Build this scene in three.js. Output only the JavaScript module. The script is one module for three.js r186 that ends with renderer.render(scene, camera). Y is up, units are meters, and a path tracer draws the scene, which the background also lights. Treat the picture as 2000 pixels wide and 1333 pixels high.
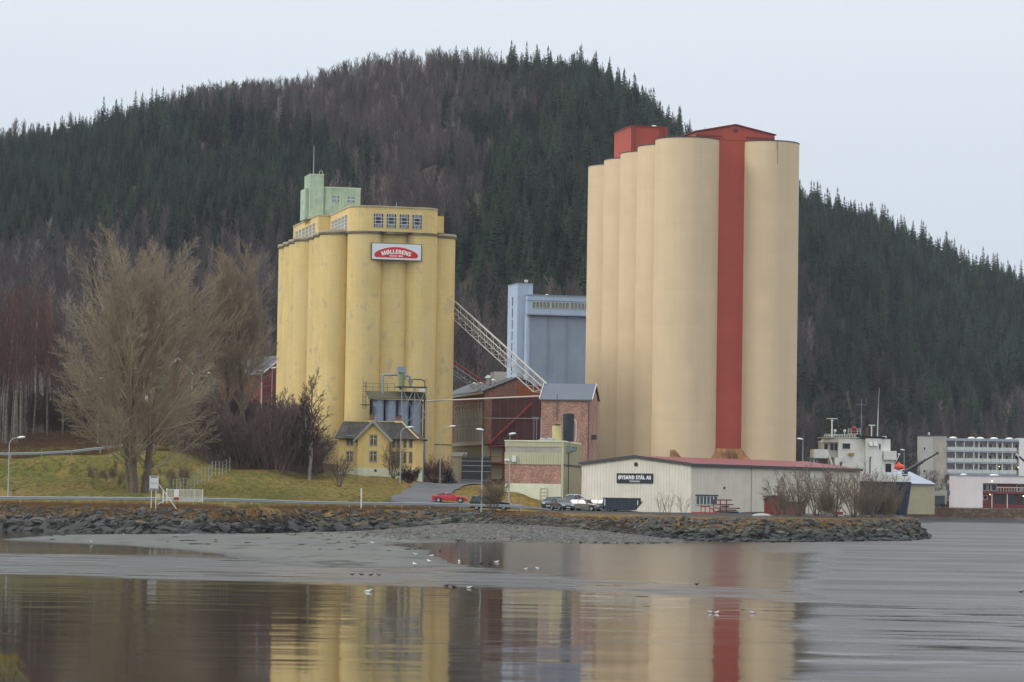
import * as THREE from 'three';
import { mergeGeometries } from 'three/addons/utils/BufferGeometryUtils.js';

const lerp = (a, b, t) => a + (b - a) * t, clamp = (x, a = 0, b = 1) => Math.min(b, Math.max(a, x)), sst = (a, b, x) => { const t = clamp((x - a) / (b - a)); return t * t * (3 - 2 * t); };
// value noise
const hsh = (x, y, s) => { let h = Math.imul(x, 374761393) ^ Math.imul(y, 668265263) ^ Math.imul(s + 11, 2147483647 ^ 0x5bd1e995); h = Math.imul(h ^ (h >>> 13), 1274126177); h = Math.imul(h ^ (h >>> 16), 2246822519); return ((h ^ (h >>> 15)) >>> 0) / 4294967296; };
function vn(x, y, s, px = 1 << 20, py = 1 << 20) { const xi = Math.floor(x), yi = Math.floor(y); let fx = x - xi, fy = y - yi; fx = fx * fx * (3 - 2 * fx); fy = fy * fy * (3 - 2 * fy);
  const m = (a, p) => ((a % p) + p) % p, x0 = m(xi, px), x1 = m(xi + 1, px), y0 = m(yi, py), y1 = m(yi + 1, py);
  return lerp(lerp(hsh(x0, y0, s), hsh(x1, y0, s), fx), lerp(hsh(x0, y1, s), hsh(x1, y1, s), fx), fy); }
function fb(u, v, fx, fy, oct, s) { let a = 0.5, r = 0, n = 0; for (let o = 0; o < oct; o++) { r += a * vn(u * fx, v * fy, s + o, fx, fy); n += a; a *= 0.55; fx *= 2; fy *= 2; } return r / n; }   // tileable, u v in 0..1
const fw = (x, y, oct, s) => { let a = 0.5, r = 0, n = 0; for (let o = 0; o < oct; o++) { r += a * vn(x, y, s + o); n += a; a *= 0.5; x *= 2; y *= 2; } return r / n; };
// ------------------------------------------------------------------ camera, sky, sun, exposure
const scene = new THREE.Scene();
const FPX = 6000, CAMY = 4, PITCH = Math.atan((976 - 666.5) / FPX), ROLL = 0.016;
const camera = new THREE.PerspectiveCamera(2 * Math.atan(666.5 / FPX) * 180 / Math.PI, 2000 / 1333, 0.5, 6000);
camera.position.set(0, CAMY, 0);
camera.rotation.set(PITCH, 0, 0); camera.rotateZ(ROLL); camera.updateMatrixWorld();
const renderer = new THREE.WebGLRenderer({ antialias: true });
renderer.setSize(1024, 682);
renderer.toneMapping = THREE.LinearToneMapping;
renderer.toneMappingExposure = 1.0;
renderer.shadowMap.enabled = true; renderer.shadowMap.type = THREE.PCFSoftShadowMap;
{ // overcast sky: brighter towards the zenith, faintly lavender low down
  const w = 256, h = 128, a = new Float32Array(w * h * 4);
  for (let j = 0; j < h; j++) for (let i = 0; i < w; i++) {
    const e = ((j + 0.5) / h - 0.5) * Math.PI, s = Math.max(0, Math.sin(e)), k = (j * w + i) * 4;
    const L = e > 0 ? 0.64 * (1 + 1.95 * s) : 0.2;
    const c = 1 + 0.05 * (fb(i / w, j / h, 8, 12, 4, 2) - 0.5);
    const t = Math.min(1, s * 4);
    a[k] = L * c * (0.885 + 0.06 * t); a[k + 1] = L * c * (0.995 + 0.012 * t); a[k + 2] = L * c * (1.125 - 0.06 * t); a[k + 3] = 1;
    if (e <= 0) { a[k] = 0.16; a[k + 1] = 0.15; a[k + 2] = 0.14; }
  }
  const t = new THREE.DataTexture(a, w, h, THREE.RGBAFormat, THREE.FloatType);
  t.mapping = THREE.EquirectangularReflectionMapping; t.magFilter = THREE.LinearFilter; t.minFilter = THREE.LinearFilter; t.needsUpdate = true;
  scene.background = t; scene.environment = t;
}
const sun = new THREE.DirectionalLight(new THREE.Color(1, 0.95, 0.88), 1.5);
sun.position.set(-420, 320, -310); sun.target.position.set(0, 10, -440);
sun.castShadow = true; sun.shadow.radius = 30; sun.shadow.mapSize.set(2048, 2048);
Object.assign(sun.shadow.camera, { left: -150, right: 150, top: 150, bottom: -150, near: 50, far: 1200 });
scene.add(sun, sun.target);
scene.fog = new THREE.FogExp2(new THREE.Color(0.62, 0.66, 0.78), 0.00006);

// ------------------------------------------------------------------ helpers
let seed = 12345;
const rnd = () => { seed = (seed + 0x6D2B79F5) | 0; let t = Math.imul(seed ^ (seed >>> 15), 1 | seed); t = (t + Math.imul(t ^ (t >>> 7), 61 | t)) ^ t; return ((t ^ (t >>> 14)) >>> 0) / 4294967296; };
const R = (a, b) => a + (b - a) * rnd();
const V = (x, y, z) => new THREE.Vector3(x, y, z);
// a sight line of the survey camera: the point seen at photo pixel (px, py) at depth D metres in front
function P(px, py, D) { const v = V((px - 1000) / FPX, -(py - 666.5) / FPX, -1).applyQuaternion(camera.quaternion); return v.multiplyScalar(D / -v.z).add(camera.position); }
const Y = (px, py, D) => P(px, py, D).y, X = (px, py, D) => P(px, py, D).x;
function G(px, py, y = 0) { const v = V((px - 1000) / FPX, -(py - 666.5) / FPX, -1).applyQuaternion(camera.quaternion); return v.multiplyScalar((y - CAMY) / v.y).add(camera.position); }
function toPx(x, y, d) { const v = V(x, y - CAMY, -d).applyQuaternion(camera.quaternion.clone().invert()); return [1000 + FPX * v.x / -v.z, 666.5 - FPX * v.y / -v.z]; }
const pl = (pts, x) => { if (x <= pts[0][0]) return pts[0][1]; for (let i = 1; i < pts.length; i++) if (x <= pts[i][0]) { const a = pts[i - 1], b = pts[i]; return lerp(a[1], b[1], (x - a[0]) / (b[0] - a[0])); } return pts[pts.length - 1][1]; };
function tex(w, h, mw, mh, fn, data) { const a = new Uint8Array(w * h * 4); for (let j = 0; j < h; j++) for (let i = 0; i < w; i++) { const c = fn(i / w, j / h), k = (j * w + i) * 4; a[k] = clamp(c[0], 0, 255); a[k + 1] = clamp(c[1], 0, 255); a[k + 2] = clamp(c[2], 0, 255); a[k + 3] = 255; }
  const t = new THREE.DataTexture(a, w, h, THREE.RGBAFormat); t.wrapS = t.wrapT = THREE.RepeatWrapping; t.magFilter = THREE.LinearFilter; t.minFilter = THREE.LinearMipmapLinearFilter; t.generateMipmaps = true; t.repeat.set(1 / mw, 1 / mh); if (!data) t.colorSpace = THREE.SRGBColorSpace; t.needsUpdate = true; return t; }
const mix3 = (a, b, t) => [lerp(a[0], b[0], t), lerp(a[1], b[1], t), lerp(a[2], b[2], t)];
const mul3 = (a, k) => [a[0] * k, a[1] * k, a[2] * k];
const M = {};
const mat = (o) => new THREE.MeshStandardMaterial({ roughness: 0.85, metalness: 0, ...o });
const dull = (o) => new THREE.MeshPhysicalMaterial({ roughness: 1, metalness: 0, specularIntensity: 0.12, ...o });
const plain = (c, rough = 0.8, o = {}) => mat({ color: new THREE.Color(c), roughness: rough, ...o });

// geometry collector: flat faces with uv in metres, plus three.js geometries placed into it
class Geo {
  constructor() { this.p = []; this.n = []; this.u = []; this.m = new THREE.Matrix4(); }
  tri(a, b, c) { const n = V().subVectors(b, a).cross(V().subVectors(c, a)).normalize(); for (const q of [a, b, c]) { this.p.push(q.x, q.y, q.z); this.n.push(n.x, n.y, n.z); this.uv(q, n); } return this; }
  uv(q, n) { const ax = Math.abs(n.x), ay = Math.abs(n.y), az = Math.abs(n.z); if (ay > ax && ay > az) this.u.push(q.x, q.z); else if (ax > az) this.u.push(q.z, q.y); else this.u.push(q.x, q.y); }
  quad(a, b, c, d) { return this.tri(a, b, c).tri(a, c, d); }
  box(x0, x1, y0, y1, z0, z1) {
    const q = (a, b, c, d) => this.quad(V(...a), V(...b), V(...c), V(...d));
    q([x0, y0, z1], [x1, y0, z1], [x1, y1, z1], [x0, y1, z1]); q([x1, y0, z0], [x0, y0, z0], [x0, y1, z0], [x1, y1, z0]);
    q([x0, y0, z0], [x0, y0, z1], [x0, y1, z1], [x0, y1, z0]); q([x1, y0, z1], [x1, y0, z0], [x1, y1, z0], [x1, y1, z1]);
    q([x0, y1, z1], [x1, y1, z1], [x1, y1, z0], [x0, y1, z0]); q([x0, y0, z0], [x1, y0, z0], [x1, y0, z1], [x0, y0, z1]); return this;
  }
  cbox(x, y, z, w, h, d) { return this.box(x - w / 2, x + w / 2, y - h / 2, y + h / 2, z - d / 2, z + d / 2); }
  add(g, m, keepUV) { g = g.index ? g.toNonIndexed() : g.clone(); if (m) g.applyMatrix4(m); const p = g.attributes.position, n = g.attributes.normal, u = g.attributes.uv;
    for (let i = 0; i < p.count; i++) { const q = V().fromBufferAttribute(p, i), k = V().fromBufferAttribute(n, i); this.p.push(q.x, q.y, q.z); this.n.push(k.x, k.y, k.z); if (keepUV && u) this.u.push(u.getX(i), u.getY(i)); else this.uv(q, k); } return this; }
  cyl(x, z, y0, y1, r0, r1 = r0, seg = 20, open = false, du = 0, dv = 0) { const g = new THREE.CylinderGeometry(r1, r0, y1 - y0, seg, 1, open); const u = g.attributes.uv, nrm = g.attributes.normal; for (let i = 0; i < u.count; i++) if (Math.abs(nrm.getY(i)) < 0.9) u.setXY(i, u.getX(i) * 6.2832 * r0 + du, y0 + u.getY(i) * (y1 - y0) + dv); return this.add(g, new THREE.Matrix4().makeTranslation(x, (y0 + y1) / 2, z), true); }
  bar(a, b, r, seg = 6, r1 = r) { const d = V().subVectors(b, a), l = d.length(); if (l < 1e-5) return this; const q = new THREE.Quaternion().setFromUnitVectors(V(0, 1, 0), d.normalize()); return this.add(new THREE.CylinderGeometry(r1, r, l, seg), new THREE.Matrix4().compose(V().addVectors(a, b).multiplyScalar(0.5), q, V(1, 1, 1))); }
  beam(a, b, w, h) { const d = V().subVectors(b, a), l = d.length(); const m = new THREE.Matrix4().lookAt(b, a, Math.abs(d.y) / l > 0.98 ? V(1, 0, 0) : V(0, 1, 0)); m.setPosition(V().addVectors(a, b).multiplyScalar(0.5)); return this.add(new THREE.BoxGeometry(w, h, l), m); }
  tube(pts, r, seg = 8, n = 24) { return this.add(new THREE.TubeGeometry(new THREE.CatmullRomCurve3(pts, false, 'catmullrom', 0.15), n, r, seg)); }
  sph(x, y, z, rx, ry = rx, rz = rx, w = 12, h = 8) { return this.add(new THREE.SphereGeometry(1, w, h), new THREE.Matrix4().compose(V(x, y, z), new THREE.Quaternion(), V(rx, ry, rz))); }
  prism(poly, y0, y1) { const s = new THREE.Shape(poly.map(p => new THREE.Vector2(p[0], p[1]))); const g = new THREE.ExtrudeGeometry(s, { depth: y1 - y0, bevelEnabled: false }); return this.add(g, new THREE.Matrix4().makeRotationX(-Math.PI / 2).premultiply(new THREE.Matrix4().makeTranslation(0, y0, 0))); } // poly given as x, -z
  ext(poly, z0, z1, bevel = 0, holes = []) { const s = new THREE.Shape(poly.map(p => new THREE.Vector2(p[0], p[1]))); for (const h of holes) s.holes.push(new THREE.Path(h.map(p => new THREE.Vector2(p[0], p[1])))); return this.add(new THREE.ExtrudeGeometry(s, { depth: z1 - z0 - 2 * bevel, bevelEnabled: bevel > 0, bevelSize: bevel, bevelThickness: bevel, bevelOffset: -bevel, bevelSegments: 2, curveSegments: 8 }), new THREE.Matrix4().makeTranslation(0, 0, z0 + bevel)); }
  build() { const g = new THREE.BufferGeometry(); g.setAttribute('position', new THREE.Float32BufferAttribute(this.p, 3)); g.setAttribute('normal', new THREE.Float32BufferAttribute(this.n, 3)); g.setAttribute('uv', new THREE.Float32BufferAttribute(this.u, 2)); return g; }
}
const used = {};
const numbered = (n) => { const k = used[n] = (used[n] ?? -1) + 1; return k ? `${n}_${String(k).padStart(3, '0')}` : n; };
function tag(o, label, category, group) { o.userData.label = label; o.userData.category = category; if (group) o.userData.group = group; return o; }
function thing(name, label, category, pos, turn = 0, group) { const o = new THREE.Group(); o.name = numbered(name); o.position.copy(pos); o.rotation.y = turn; tag(o, label, category, group); scene.add(o); return o; }
function part(parent, name, geo, m, label, kind) { const o = new THREE.Mesh(geo.build ? geo.build() : geo, m); o.name = name; o.castShadow = o.receiveShadow = true; if (label) o.userData.label = label; if (kind) o.userData.kind = kind; parent.add(o); return o; }
function struct(name, geo, m) { const o = part(scene, numbered(name), geo, m); o.userData.kind = 'structure'; return o; }
function copy(src, pos, turn, label, group, scale) { const o = src.clone(); o.name = numbered(src.name.replace(/_\d{3}$/, '')); o.userData = { ...src.userData }; if (label) o.userData.label = label; if (group) o.userData.group = group; o.position.copy(pos); o.rotation.y = turn; if (scale) o.scale.copy(scale.isVector3 ? scale : V(scale, scale, scale)); scene.add(o); return o; }
function stuff(name, geo, m, mats, cols, label, category, parent = scene) { const o = new THREE.InstancedMesh(geo, m, mats.length); mats.forEach((q, i) => o.setMatrixAt(i, q)); if (cols) cols.forEach((c, i) => o.setColorAt(i, c)); o.name = parent === scene ? numbered(name) : name; o.userData.kind = 'stuff'; if (label) o.userData.label = label; if (category) o.userData.category = category; o.castShadow = o.receiveShadow = true; parent.add(o); return o; }
const TRS = (x, y, z, ry = 0, sx = 1, sy = sx, sz = sx, rx = 0, rz = 0) => new THREE.Matrix4().compose(V(x, y, z), new THREE.Quaternion().setFromEuler(new THREE.Euler(rx, ry, rz, 'YXZ')), V(sx, sy, sz));

// ------------------------------------------------------------------ materials
const painted = (base, o = {}) => { const { lift = 1.3, grime = 0.10, streak = 0.06, w = 20, h = 40, s = 3 } = o; return tex(512, 1024, w, h, (u, v) => {
  let k = 1 + grime * (fb(u, v, 6, 12, 5, s) - 0.5) + streak * (fb(u, v, 60, 3, 3, s + 20) - 0.5) + (o.grain ?? 0.05) * (fb(u, v, 128, 256, 2, s + 40) - 0.5);
  const l = (v * h / lift) % 1; if (l < 0.05) k *= 0.982; const r = hsh(Math.floor(v * h / lift), 3, s); k *= 0.994 + 0.012 * r;
  let c = mul3(base, k); const g = fb(u, v, 8, 10, 4, s + 60); c = mix3(c, o.tint || [190, 178, 150], clamp((g - 0.55) * 1.6) * (o.tintK ?? 0.35)); return c; }); };
const yellowTex = tex(1024, 1024, 24, 40, (u, v) => {
  let k = 1 + 0.12 * (fb(u, v, 8, 12, 5, 5) - 0.5) + 0.05 * (fb(u, v, 70, 3, 3, 25) - 0.5) + 0.04 * (fb(u, v, 128, 256, 2, 45) - 0.5);
  const l = (v * 40 / 1.25) % 1; if (l < 0.05) k *= 0.97;
  let c = mul3([212, 187, 126], k);
  c = mix3(c, [206, 188, 142], clamp((fb(u, v, 5, 6, 4, 66) - 0.5) * 2.2) * 0.6);
  const p = fb(u, v, 22, 26, 4, 80), q = fb(u, v, 4, 5, 3, 90); // worn grey patches
  return mix3(c, [172, 160, 134], clamp((p - 0.66 + 0.12 * (q - 0.5)) * 9) * 0.5); });
M.yellow = mat({ map: yellowTex, roughness: 0.9, bumpMap: yellowTex, bumpScale: 0.01 });
M.cream = mat({ map: painted([210, 188, 154], { grime: 0.06, streak: 0.03, grain: 0.0, tint: [205, 184, 160], tintK: 0.2, s: 7 }), roughness: 0.9 });
M.red = mat({ map: painted([170, 80, 64], { grime: 0.14, tint: [175, 88, 72], s: 9 }), roughness: 0.85 });
M.green = mat({ map: painted([166, 182, 158], { w: 8, h: 12, grime: 0.26, streak: 0.14, tint: [130, 165, 134], tintK: 0.85, s: 13 }), roughness: 0.9 });
M.blue = mat({ map: painted([140, 151, 165], { w: 14, h: 24, grime: 0.18, streak: 0.05, tint: [128, 138, 151], s: 17 }), roughness: 0.85 });
M.blueLight = mat({ map: painted([164, 180, 198], { w: 14, h: 24, s: 19, tint: [152, 168, 188] }), roughness: 0.85 });
const brickTex = (a, b, s) => tex(512, 512, 4, 4, (u, v) => { const row = Math.floor(v * 52), x = u * 17 + (row % 2) * 0.5, col = Math.floor(x) % 17, fy = v * 52 % 1, fx = x % 1; const h = hsh(col, row, s); const k = 0.8 + 0.35 * hsh(col, row, s + 1) + 0.25 * (fb(u, v, 4, 4, 4, s + 2) - 0.5); if (fy < 0.14 || fx < 0.045) return mul3([150, 132, 118], 0.8 + 0.3 * fb(u, v, 16, 16, 2, s)); return mul3(mix3(a, b, h), k); });
M.brickDark = mat({ map: brickTex([142, 94, 78], [122, 80, 68], 31), roughness: 0.95 });
M.brickPink = mat({ map: brickTex([184, 140, 120], [154, 112, 96], 41), roughness: 0.95 });
M.brickTower = mat({ map: brickTex([178, 136, 118], [148, 110, 95], 51), roughness: 0.95 });
const sid = (base, s, k1 = 0.1) => tex(256, 256, 6, 6, (u, v) => mul3(base, 1 + k1 * (fb(u, v, 4, 4, 5, s) - 0.5) + 0.06 * (fb(u, v, 40, 2, 2, s + 9) - 0.5)));
M.siding = mat({ map: sid([209, 203, 188], 61), roughness: 0.75 });
M.olive = mat({ map: sid([182, 180, 148], 63), roughness: 0.8 });
M.oliveDark = mat({ map: sid([150, 144, 112], 64), roughness: 0.85 });
M.plinth = mat({ map: sid([216, 216, 190], 65, 0.16), roughness: 0.9 });
M.shedGreen = mat({ map: sid([168, 161, 132], 67), roughness: 0.8 });
M.houseYellow = mat({ map: sid([230, 202, 132], 69), roughness: 0.8 });
M.concrete = mat({ map: sid([165, 160, 146], 71, 0.25), roughness: 0.95 });
M.concPink = mat({ map: sid([176, 146, 112], 72, 0.25), roughness: 0.95 });
M.beige = mat({ map: sid([160, 144, 116], 73), roughness: 0.9 });
M.roofDark = mat({ map: tex(256, 256, 6, 6, (u, v) => { const row = Math.floor(v * 20), x = u * 20 + (row % 2) * 0.5; const k = 0.75 + 0.4 * hsh(Math.floor(x) % 20, row, 3) + 0.5 * (fb(u, v, 4, 4, 4, 77) - 0.5); return mul3([74, 68, 62], k * ((v * 20 % 1) < 0.12 ? 0.75 : 1)); }), roughness: 0.9 });
M.roofMoss = mat({ map: sid([84, 80, 58], 79, 0.5), roughness: 0.95 });
M.roofGrey = mat({ map: sid([70, 73, 79], 81, 0.2), roughness: 0.6 });
M.roofSlate = mat({ map: sid([82, 90, 100], 83, 0.12), roughness: 0.5 });
M.roofRed = mat({ map: sid([118, 50, 50], 85, 0.2), roughness: 0.6 });
M.roofLight = mat({ map: sid([146, 154, 166], 87, 0.1), roughness: 0.5 });
M.rust = mat({ map: tex(256, 256, 8, 8, (u, v) => { const k = 0.8 + 0.5 * fb(u, v, 40, 6, 3, 91); return mul3(mix3([152, 112, 76], [104, 72, 50], clamp((fb(u, v, 5, 5, 4, 92) - 0.4) * 4)), k); }), roughness: 0.95 });
M.barnRed = mat({ map: sid([112, 51, 45], 93, 0.3), roughness: 0.9 });
M.orangePanel = mat({ map: sid([142, 76, 44], 95, 0.2), roughness: 0.8 });
M.white = plain('#d6d6d0', 0.6); M.offwhite = plain('#c9c6bb', 0.7); M.shipWhite = mat({ map: sid([232, 230, 222], 97, 0.14), roughness: 0.6 });
M.dark = plain('#1c1e21', 0.6); M.black = plain('#101113', 0.5); M.trim = plain('#3c3f42', 0.6); M.frameGrey = plain('#9a9a94', 0.7); M.bar = plain('#c7ccd0', 0.6);
M.glass = mat({ color: new THREE.Color(0.02, 0.025, 0.03), roughness: 0.08, metalness: 0 });
M.glassPale = mat({ color: new THREE.Color(0.16, 0.18, 0.15), roughness: 0.25 });
M.steel = plain('#8d949a', 0.45, { metalness: 0.6 }); M.galv = plain('#9aa2a8', 0.5, { metalness: 0.5 }); M.tankBlue = mat({ map: painted([138, 150, 166], { w: 6, h: 8, grime: 0.2, streak: 0.2, tint: [120, 136, 158], s: 101 }), roughness: 0.55 });
M.ductBlue = plain('#8a949d', 0.5); M.ductGreen = plain('#7c8a68', 0.6); M.redSteel = plain('#8e2f2c', 0.6); M.whiteSteel = plain('#aeaba0', 0.6); M.tankYellow = plain('#b9ad7c', 0.6); M.tankDark = plain('#1d2a2c', 0.5); M.rackRed = plain('#7d2c2a', 0.7);
M.navy = mat({ map: sid([50, 58, 80], 103, 0.4), roughness: 0.5 }); M.orange = plain('#e0531f', 0.5); M.funnelBrown = plain('#6b5140', 0.7);
M.pole = plain('#a4a9ab', 0.5, { metalness: 0.3 }); M.lampHead = plain('#d5d8d8', 0.35);
M.asphalt = mat({ map: tex(512, 512, 12, 12, (u, v) => mul3([86, 86, 88], 0.86 + 0.3 * (fb(u, v, 6, 6, 5, 111)) - 0.05 + 0.14 * (fb(u, v, 150, 150, 2, 112) - 0.5))), roughness: 0.9 });
M.bark = mat({ map: tex(128, 256, 1, 2, (u, v) => mul3([104, 92, 78], 0.6 + 0.8 * fb(u, v, 14, 5, 4, 121))), roughness: 0.95 });
M.birchBark = mat({ map: tex(128, 256, 0.6, 2.4, (u, v) => { const d = fb(u, v, 5, 30, 3, 125); return d > 0.62 ? [66, 60, 56] : mul3([138, 132, 124], 0.8 + 0.4 * fb(u, v, 4, 8, 3, 126)); }), roughness: 0.9 });
// ------------------------------------------------------------------ terrain
// foot of the bank (metres in front of the camera) by lateral metres, and its height there
const FOOT = [[-130, 330], [-70, 322], [-52, 316], [-41, 306], [-30, 306], [-23, 336], [-15, 343], [-6, 349], [3.5, 346], [13.5, 333], [18.7, 321], [26, 315], [36, 333], [45, 350], [51, 374], [54, 398], [56, 412]];
const FOOTY = [[-130, -0.2], [-26, -0.2], [-15, 0.25], [-6, 1.15], [3.5, 1.05], [13.5, 0.35], [18.7, -0.15], [60, -0.2]];
const foot = (x) => pl(FOOT, x), footY = (x) => pl(FOOTY, x);
const CTRL = [];
for (const [px, py, D] of [[-400, 984, 342], [0, 984, 337], [200, 986, 340], [400, 988, 343], [600, 990, 355], [740, 992, 364], [900, 994, 370], [1020, 997, 374], [1060, 999, 383], [1150, 1001, 387], [1250, 1003, 389], [1349, 1003, 390],
  [-400, 940, 372], [0, 940, 370], [150, 935, 372], [-400, 897, 404], [0, 897, 400], [150, 890, 402], [280, 880, 408], [265, 963, 360], [330, 966, 358], [380, 970, 356], [420, 945, 380], [450, 930, 388], [470, 965, 366], [540, 918, 408], [600, 938, 405], [650, 952, 396], [680, 960, 385], [600, 974, 368], [660, 926, 426], [740, 931, 426], [790, 937, 426], [820, 945, 418], [840, 949, 424], [700, 976, 372], [760, 972, 382],
  [790, 983, 376], [815, 970, 392], [850, 958, 412], [880, 948, 432], [920, 943, 450], [950, 948, 432], [975, 955, 414], [1030, 972, 396], [1052, 990, 392], [950, 983, 384], [1000, 987, 384], [920, 972, 396], [1040, 979, 403], [1062, 990, 399], [1080, 994, 396], [1075, 998, 391], [1015, 968, 403], [1000, 960, 405], [1090, 989, 401], [1098, 990, 402], [1130, 990, 410],
  [600, 905, 455], [700, 912, 460], [800, 930, 455], [880, 942, 458], [450, 885, 440], [330, 870, 430], [150, 872, 430], [0, 872, 432], [-400, 872, 432], [-400, 850, 490], [0, 850, 490], [200, 850, 490], [400, 855, 490], [-400, 800, 600], [0, 800, 600], [250, 810, 600], [500, 840, 600], [800, 860, 600], [1000, 890, 600], [1000, 935, 480]]) { const p = P(px, py, D); CTRL.push([p.x, D, p.y]); }
for (const c of [[20, 430, 2.8], [40, 420, 2.6], [48, 412, 2.5], [30, 440, 3], [45, 450, 2.7], [15, 440, 3.5], [25, 500, 3.5], [44, 520, 3.2], [20, 600, 8], [44, 600, 4], [70, 600, 4], [30, 345, 2.5], [44, 372, 2.5], [22, 360, 2.55], [10, 370, 2.6]]) CTRL.push(c);
function inland(x, d) { let n = 0, s = 0; for (const [cx, cd, cy] of CTRL) { const dx = x - cx, dd = (d - cd) * 0.8, q = dx * dx + dd * dd + 1.5, w = 1 / (q * q); n += w * cy; s += w; } return n / s; }
function H(x, d) { const F = foot(x), fy = footY(x), w = d - F; const y = fy + (2.55 - 0.25 * sst(-9, 0, x) - fy) * (0.9 * sst(0, 15, w) + 0.1 * clamp(w / 15)); return lerp(y, inland(x, d), sst(16, 30, w)); }
const onLand = (px, D, py = 950) => { const x = X(px, py, D); return V(x, H(x, D), -D); };

// hill: crest of the ground seen from across the water, by photo column
const SKYL = [[-700, 300], [-300, 290], [0, 285], [150, 268], [290, 250], [340, 228], [430, 212], [540, 202], [600, 192], [680, 163], [760, 152], [860, 147], [930, 148], [1000, 158], [1060, 165], [1150, 168], [1200, 200], [1250, 236], [1300, 276], [1340, 305], [1420, 360], [1566, 424], [1620, 444], [1700, 452], [1750, 474], [1800, 500], [1860, 520], [1900, 545], [1960, 560], [2000, 584], [2300, 690], [2700, 800]];
const hillBase = (px) => lerp(610, 900, sst(1350, 1800, px)), hillTop = (px) => lerp(1330, 1500, sst(1350, 1900, px));
function hillY(x, d) { const px = 1000 + FPX * x / d, b = hillBase(px), c = hillTop(px), t = (d - b) / (c - b);
  const top = (976 + (px - 1000) * ROLL - (pl(SKYL, px - 25) + 2 * pl(SKYL, px) + pl(SKYL, px + 25)) / 4 - 9 * (1 - sst(900, 1060, px))) * c / FPX + CAMY, base = px < 1400 ? 15 : lerp(15, 4, sst(1400, 1800, px));
  if (t <= 0) return base; const p = t < 1 ? lerp(t, sst(0, 1, t), 0.45) : 1 - (t - 1) * 0.9;
  return base + (top - base) * p + (fw(x * 0.02, d * 0.02, 3, 5) - 0.5) * 22 * Math.sin(Math.min(1, Math.max(0, t)) * 3.14); }
function sheet(xs, ds, yf, keep) { const g = new THREE.BufferGeometry(), p = [], u = [], ix = []; const nx = xs.length; ds.forEach((dv) => xs.forEach((x) => { const d = typeof dv === 'function' ? dv(x) : dv; p.push(x, yf(x, d), -d); u.push(x, -d); }));
  for (let j = 0; j < ds.length - 1; j++) for (let i = 0; i < nx - 1; i++) { const a = j * nx + i; if (keep && !keep(p[a * 3], -p[a * 3 + 2])) continue; ix.push(a, a + 1, a + nx, a + 1, a + nx + 1, a + nx); }
  g.setAttribute('position', new THREE.Float32BufferAttribute(p, 3)); g.setAttribute('uv', new THREE.Float32BufferAttribute(u, 2)); g.setIndex(ix); g.computeVertexNormals(); return g; }
const range = (a, b, s) => { const r = []; for (let x = a; x <= b + 1e-6; x += s) r.push(x); return r; };
function colour(g, fn) { const p = g.attributes.position, c = []; for (let i = 0; i < p.count; i++) { const k = fn(p.getX(i), p.getY(i), -p.getZ(i)); c.push(...k); } g.setAttribute('color', new THREE.Float32BufferAttribute(c, 3)); return g; }
const lin = (r, g, b) => { const c = new THREE.Color().setRGB(r / 255, g / 255, b / 255, THREE.SRGBColorSpace); return [c.r, c.g, c.b]; };
const C = { green: lin(90, 88, 40), olive: lin(108, 97, 52), straw: lin(130, 106, 60), brown: lin(98, 74, 54), mud: lin(44, 42, 38), soil: lin(74, 58, 50), litter: lin(70, 54, 42) };
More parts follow.
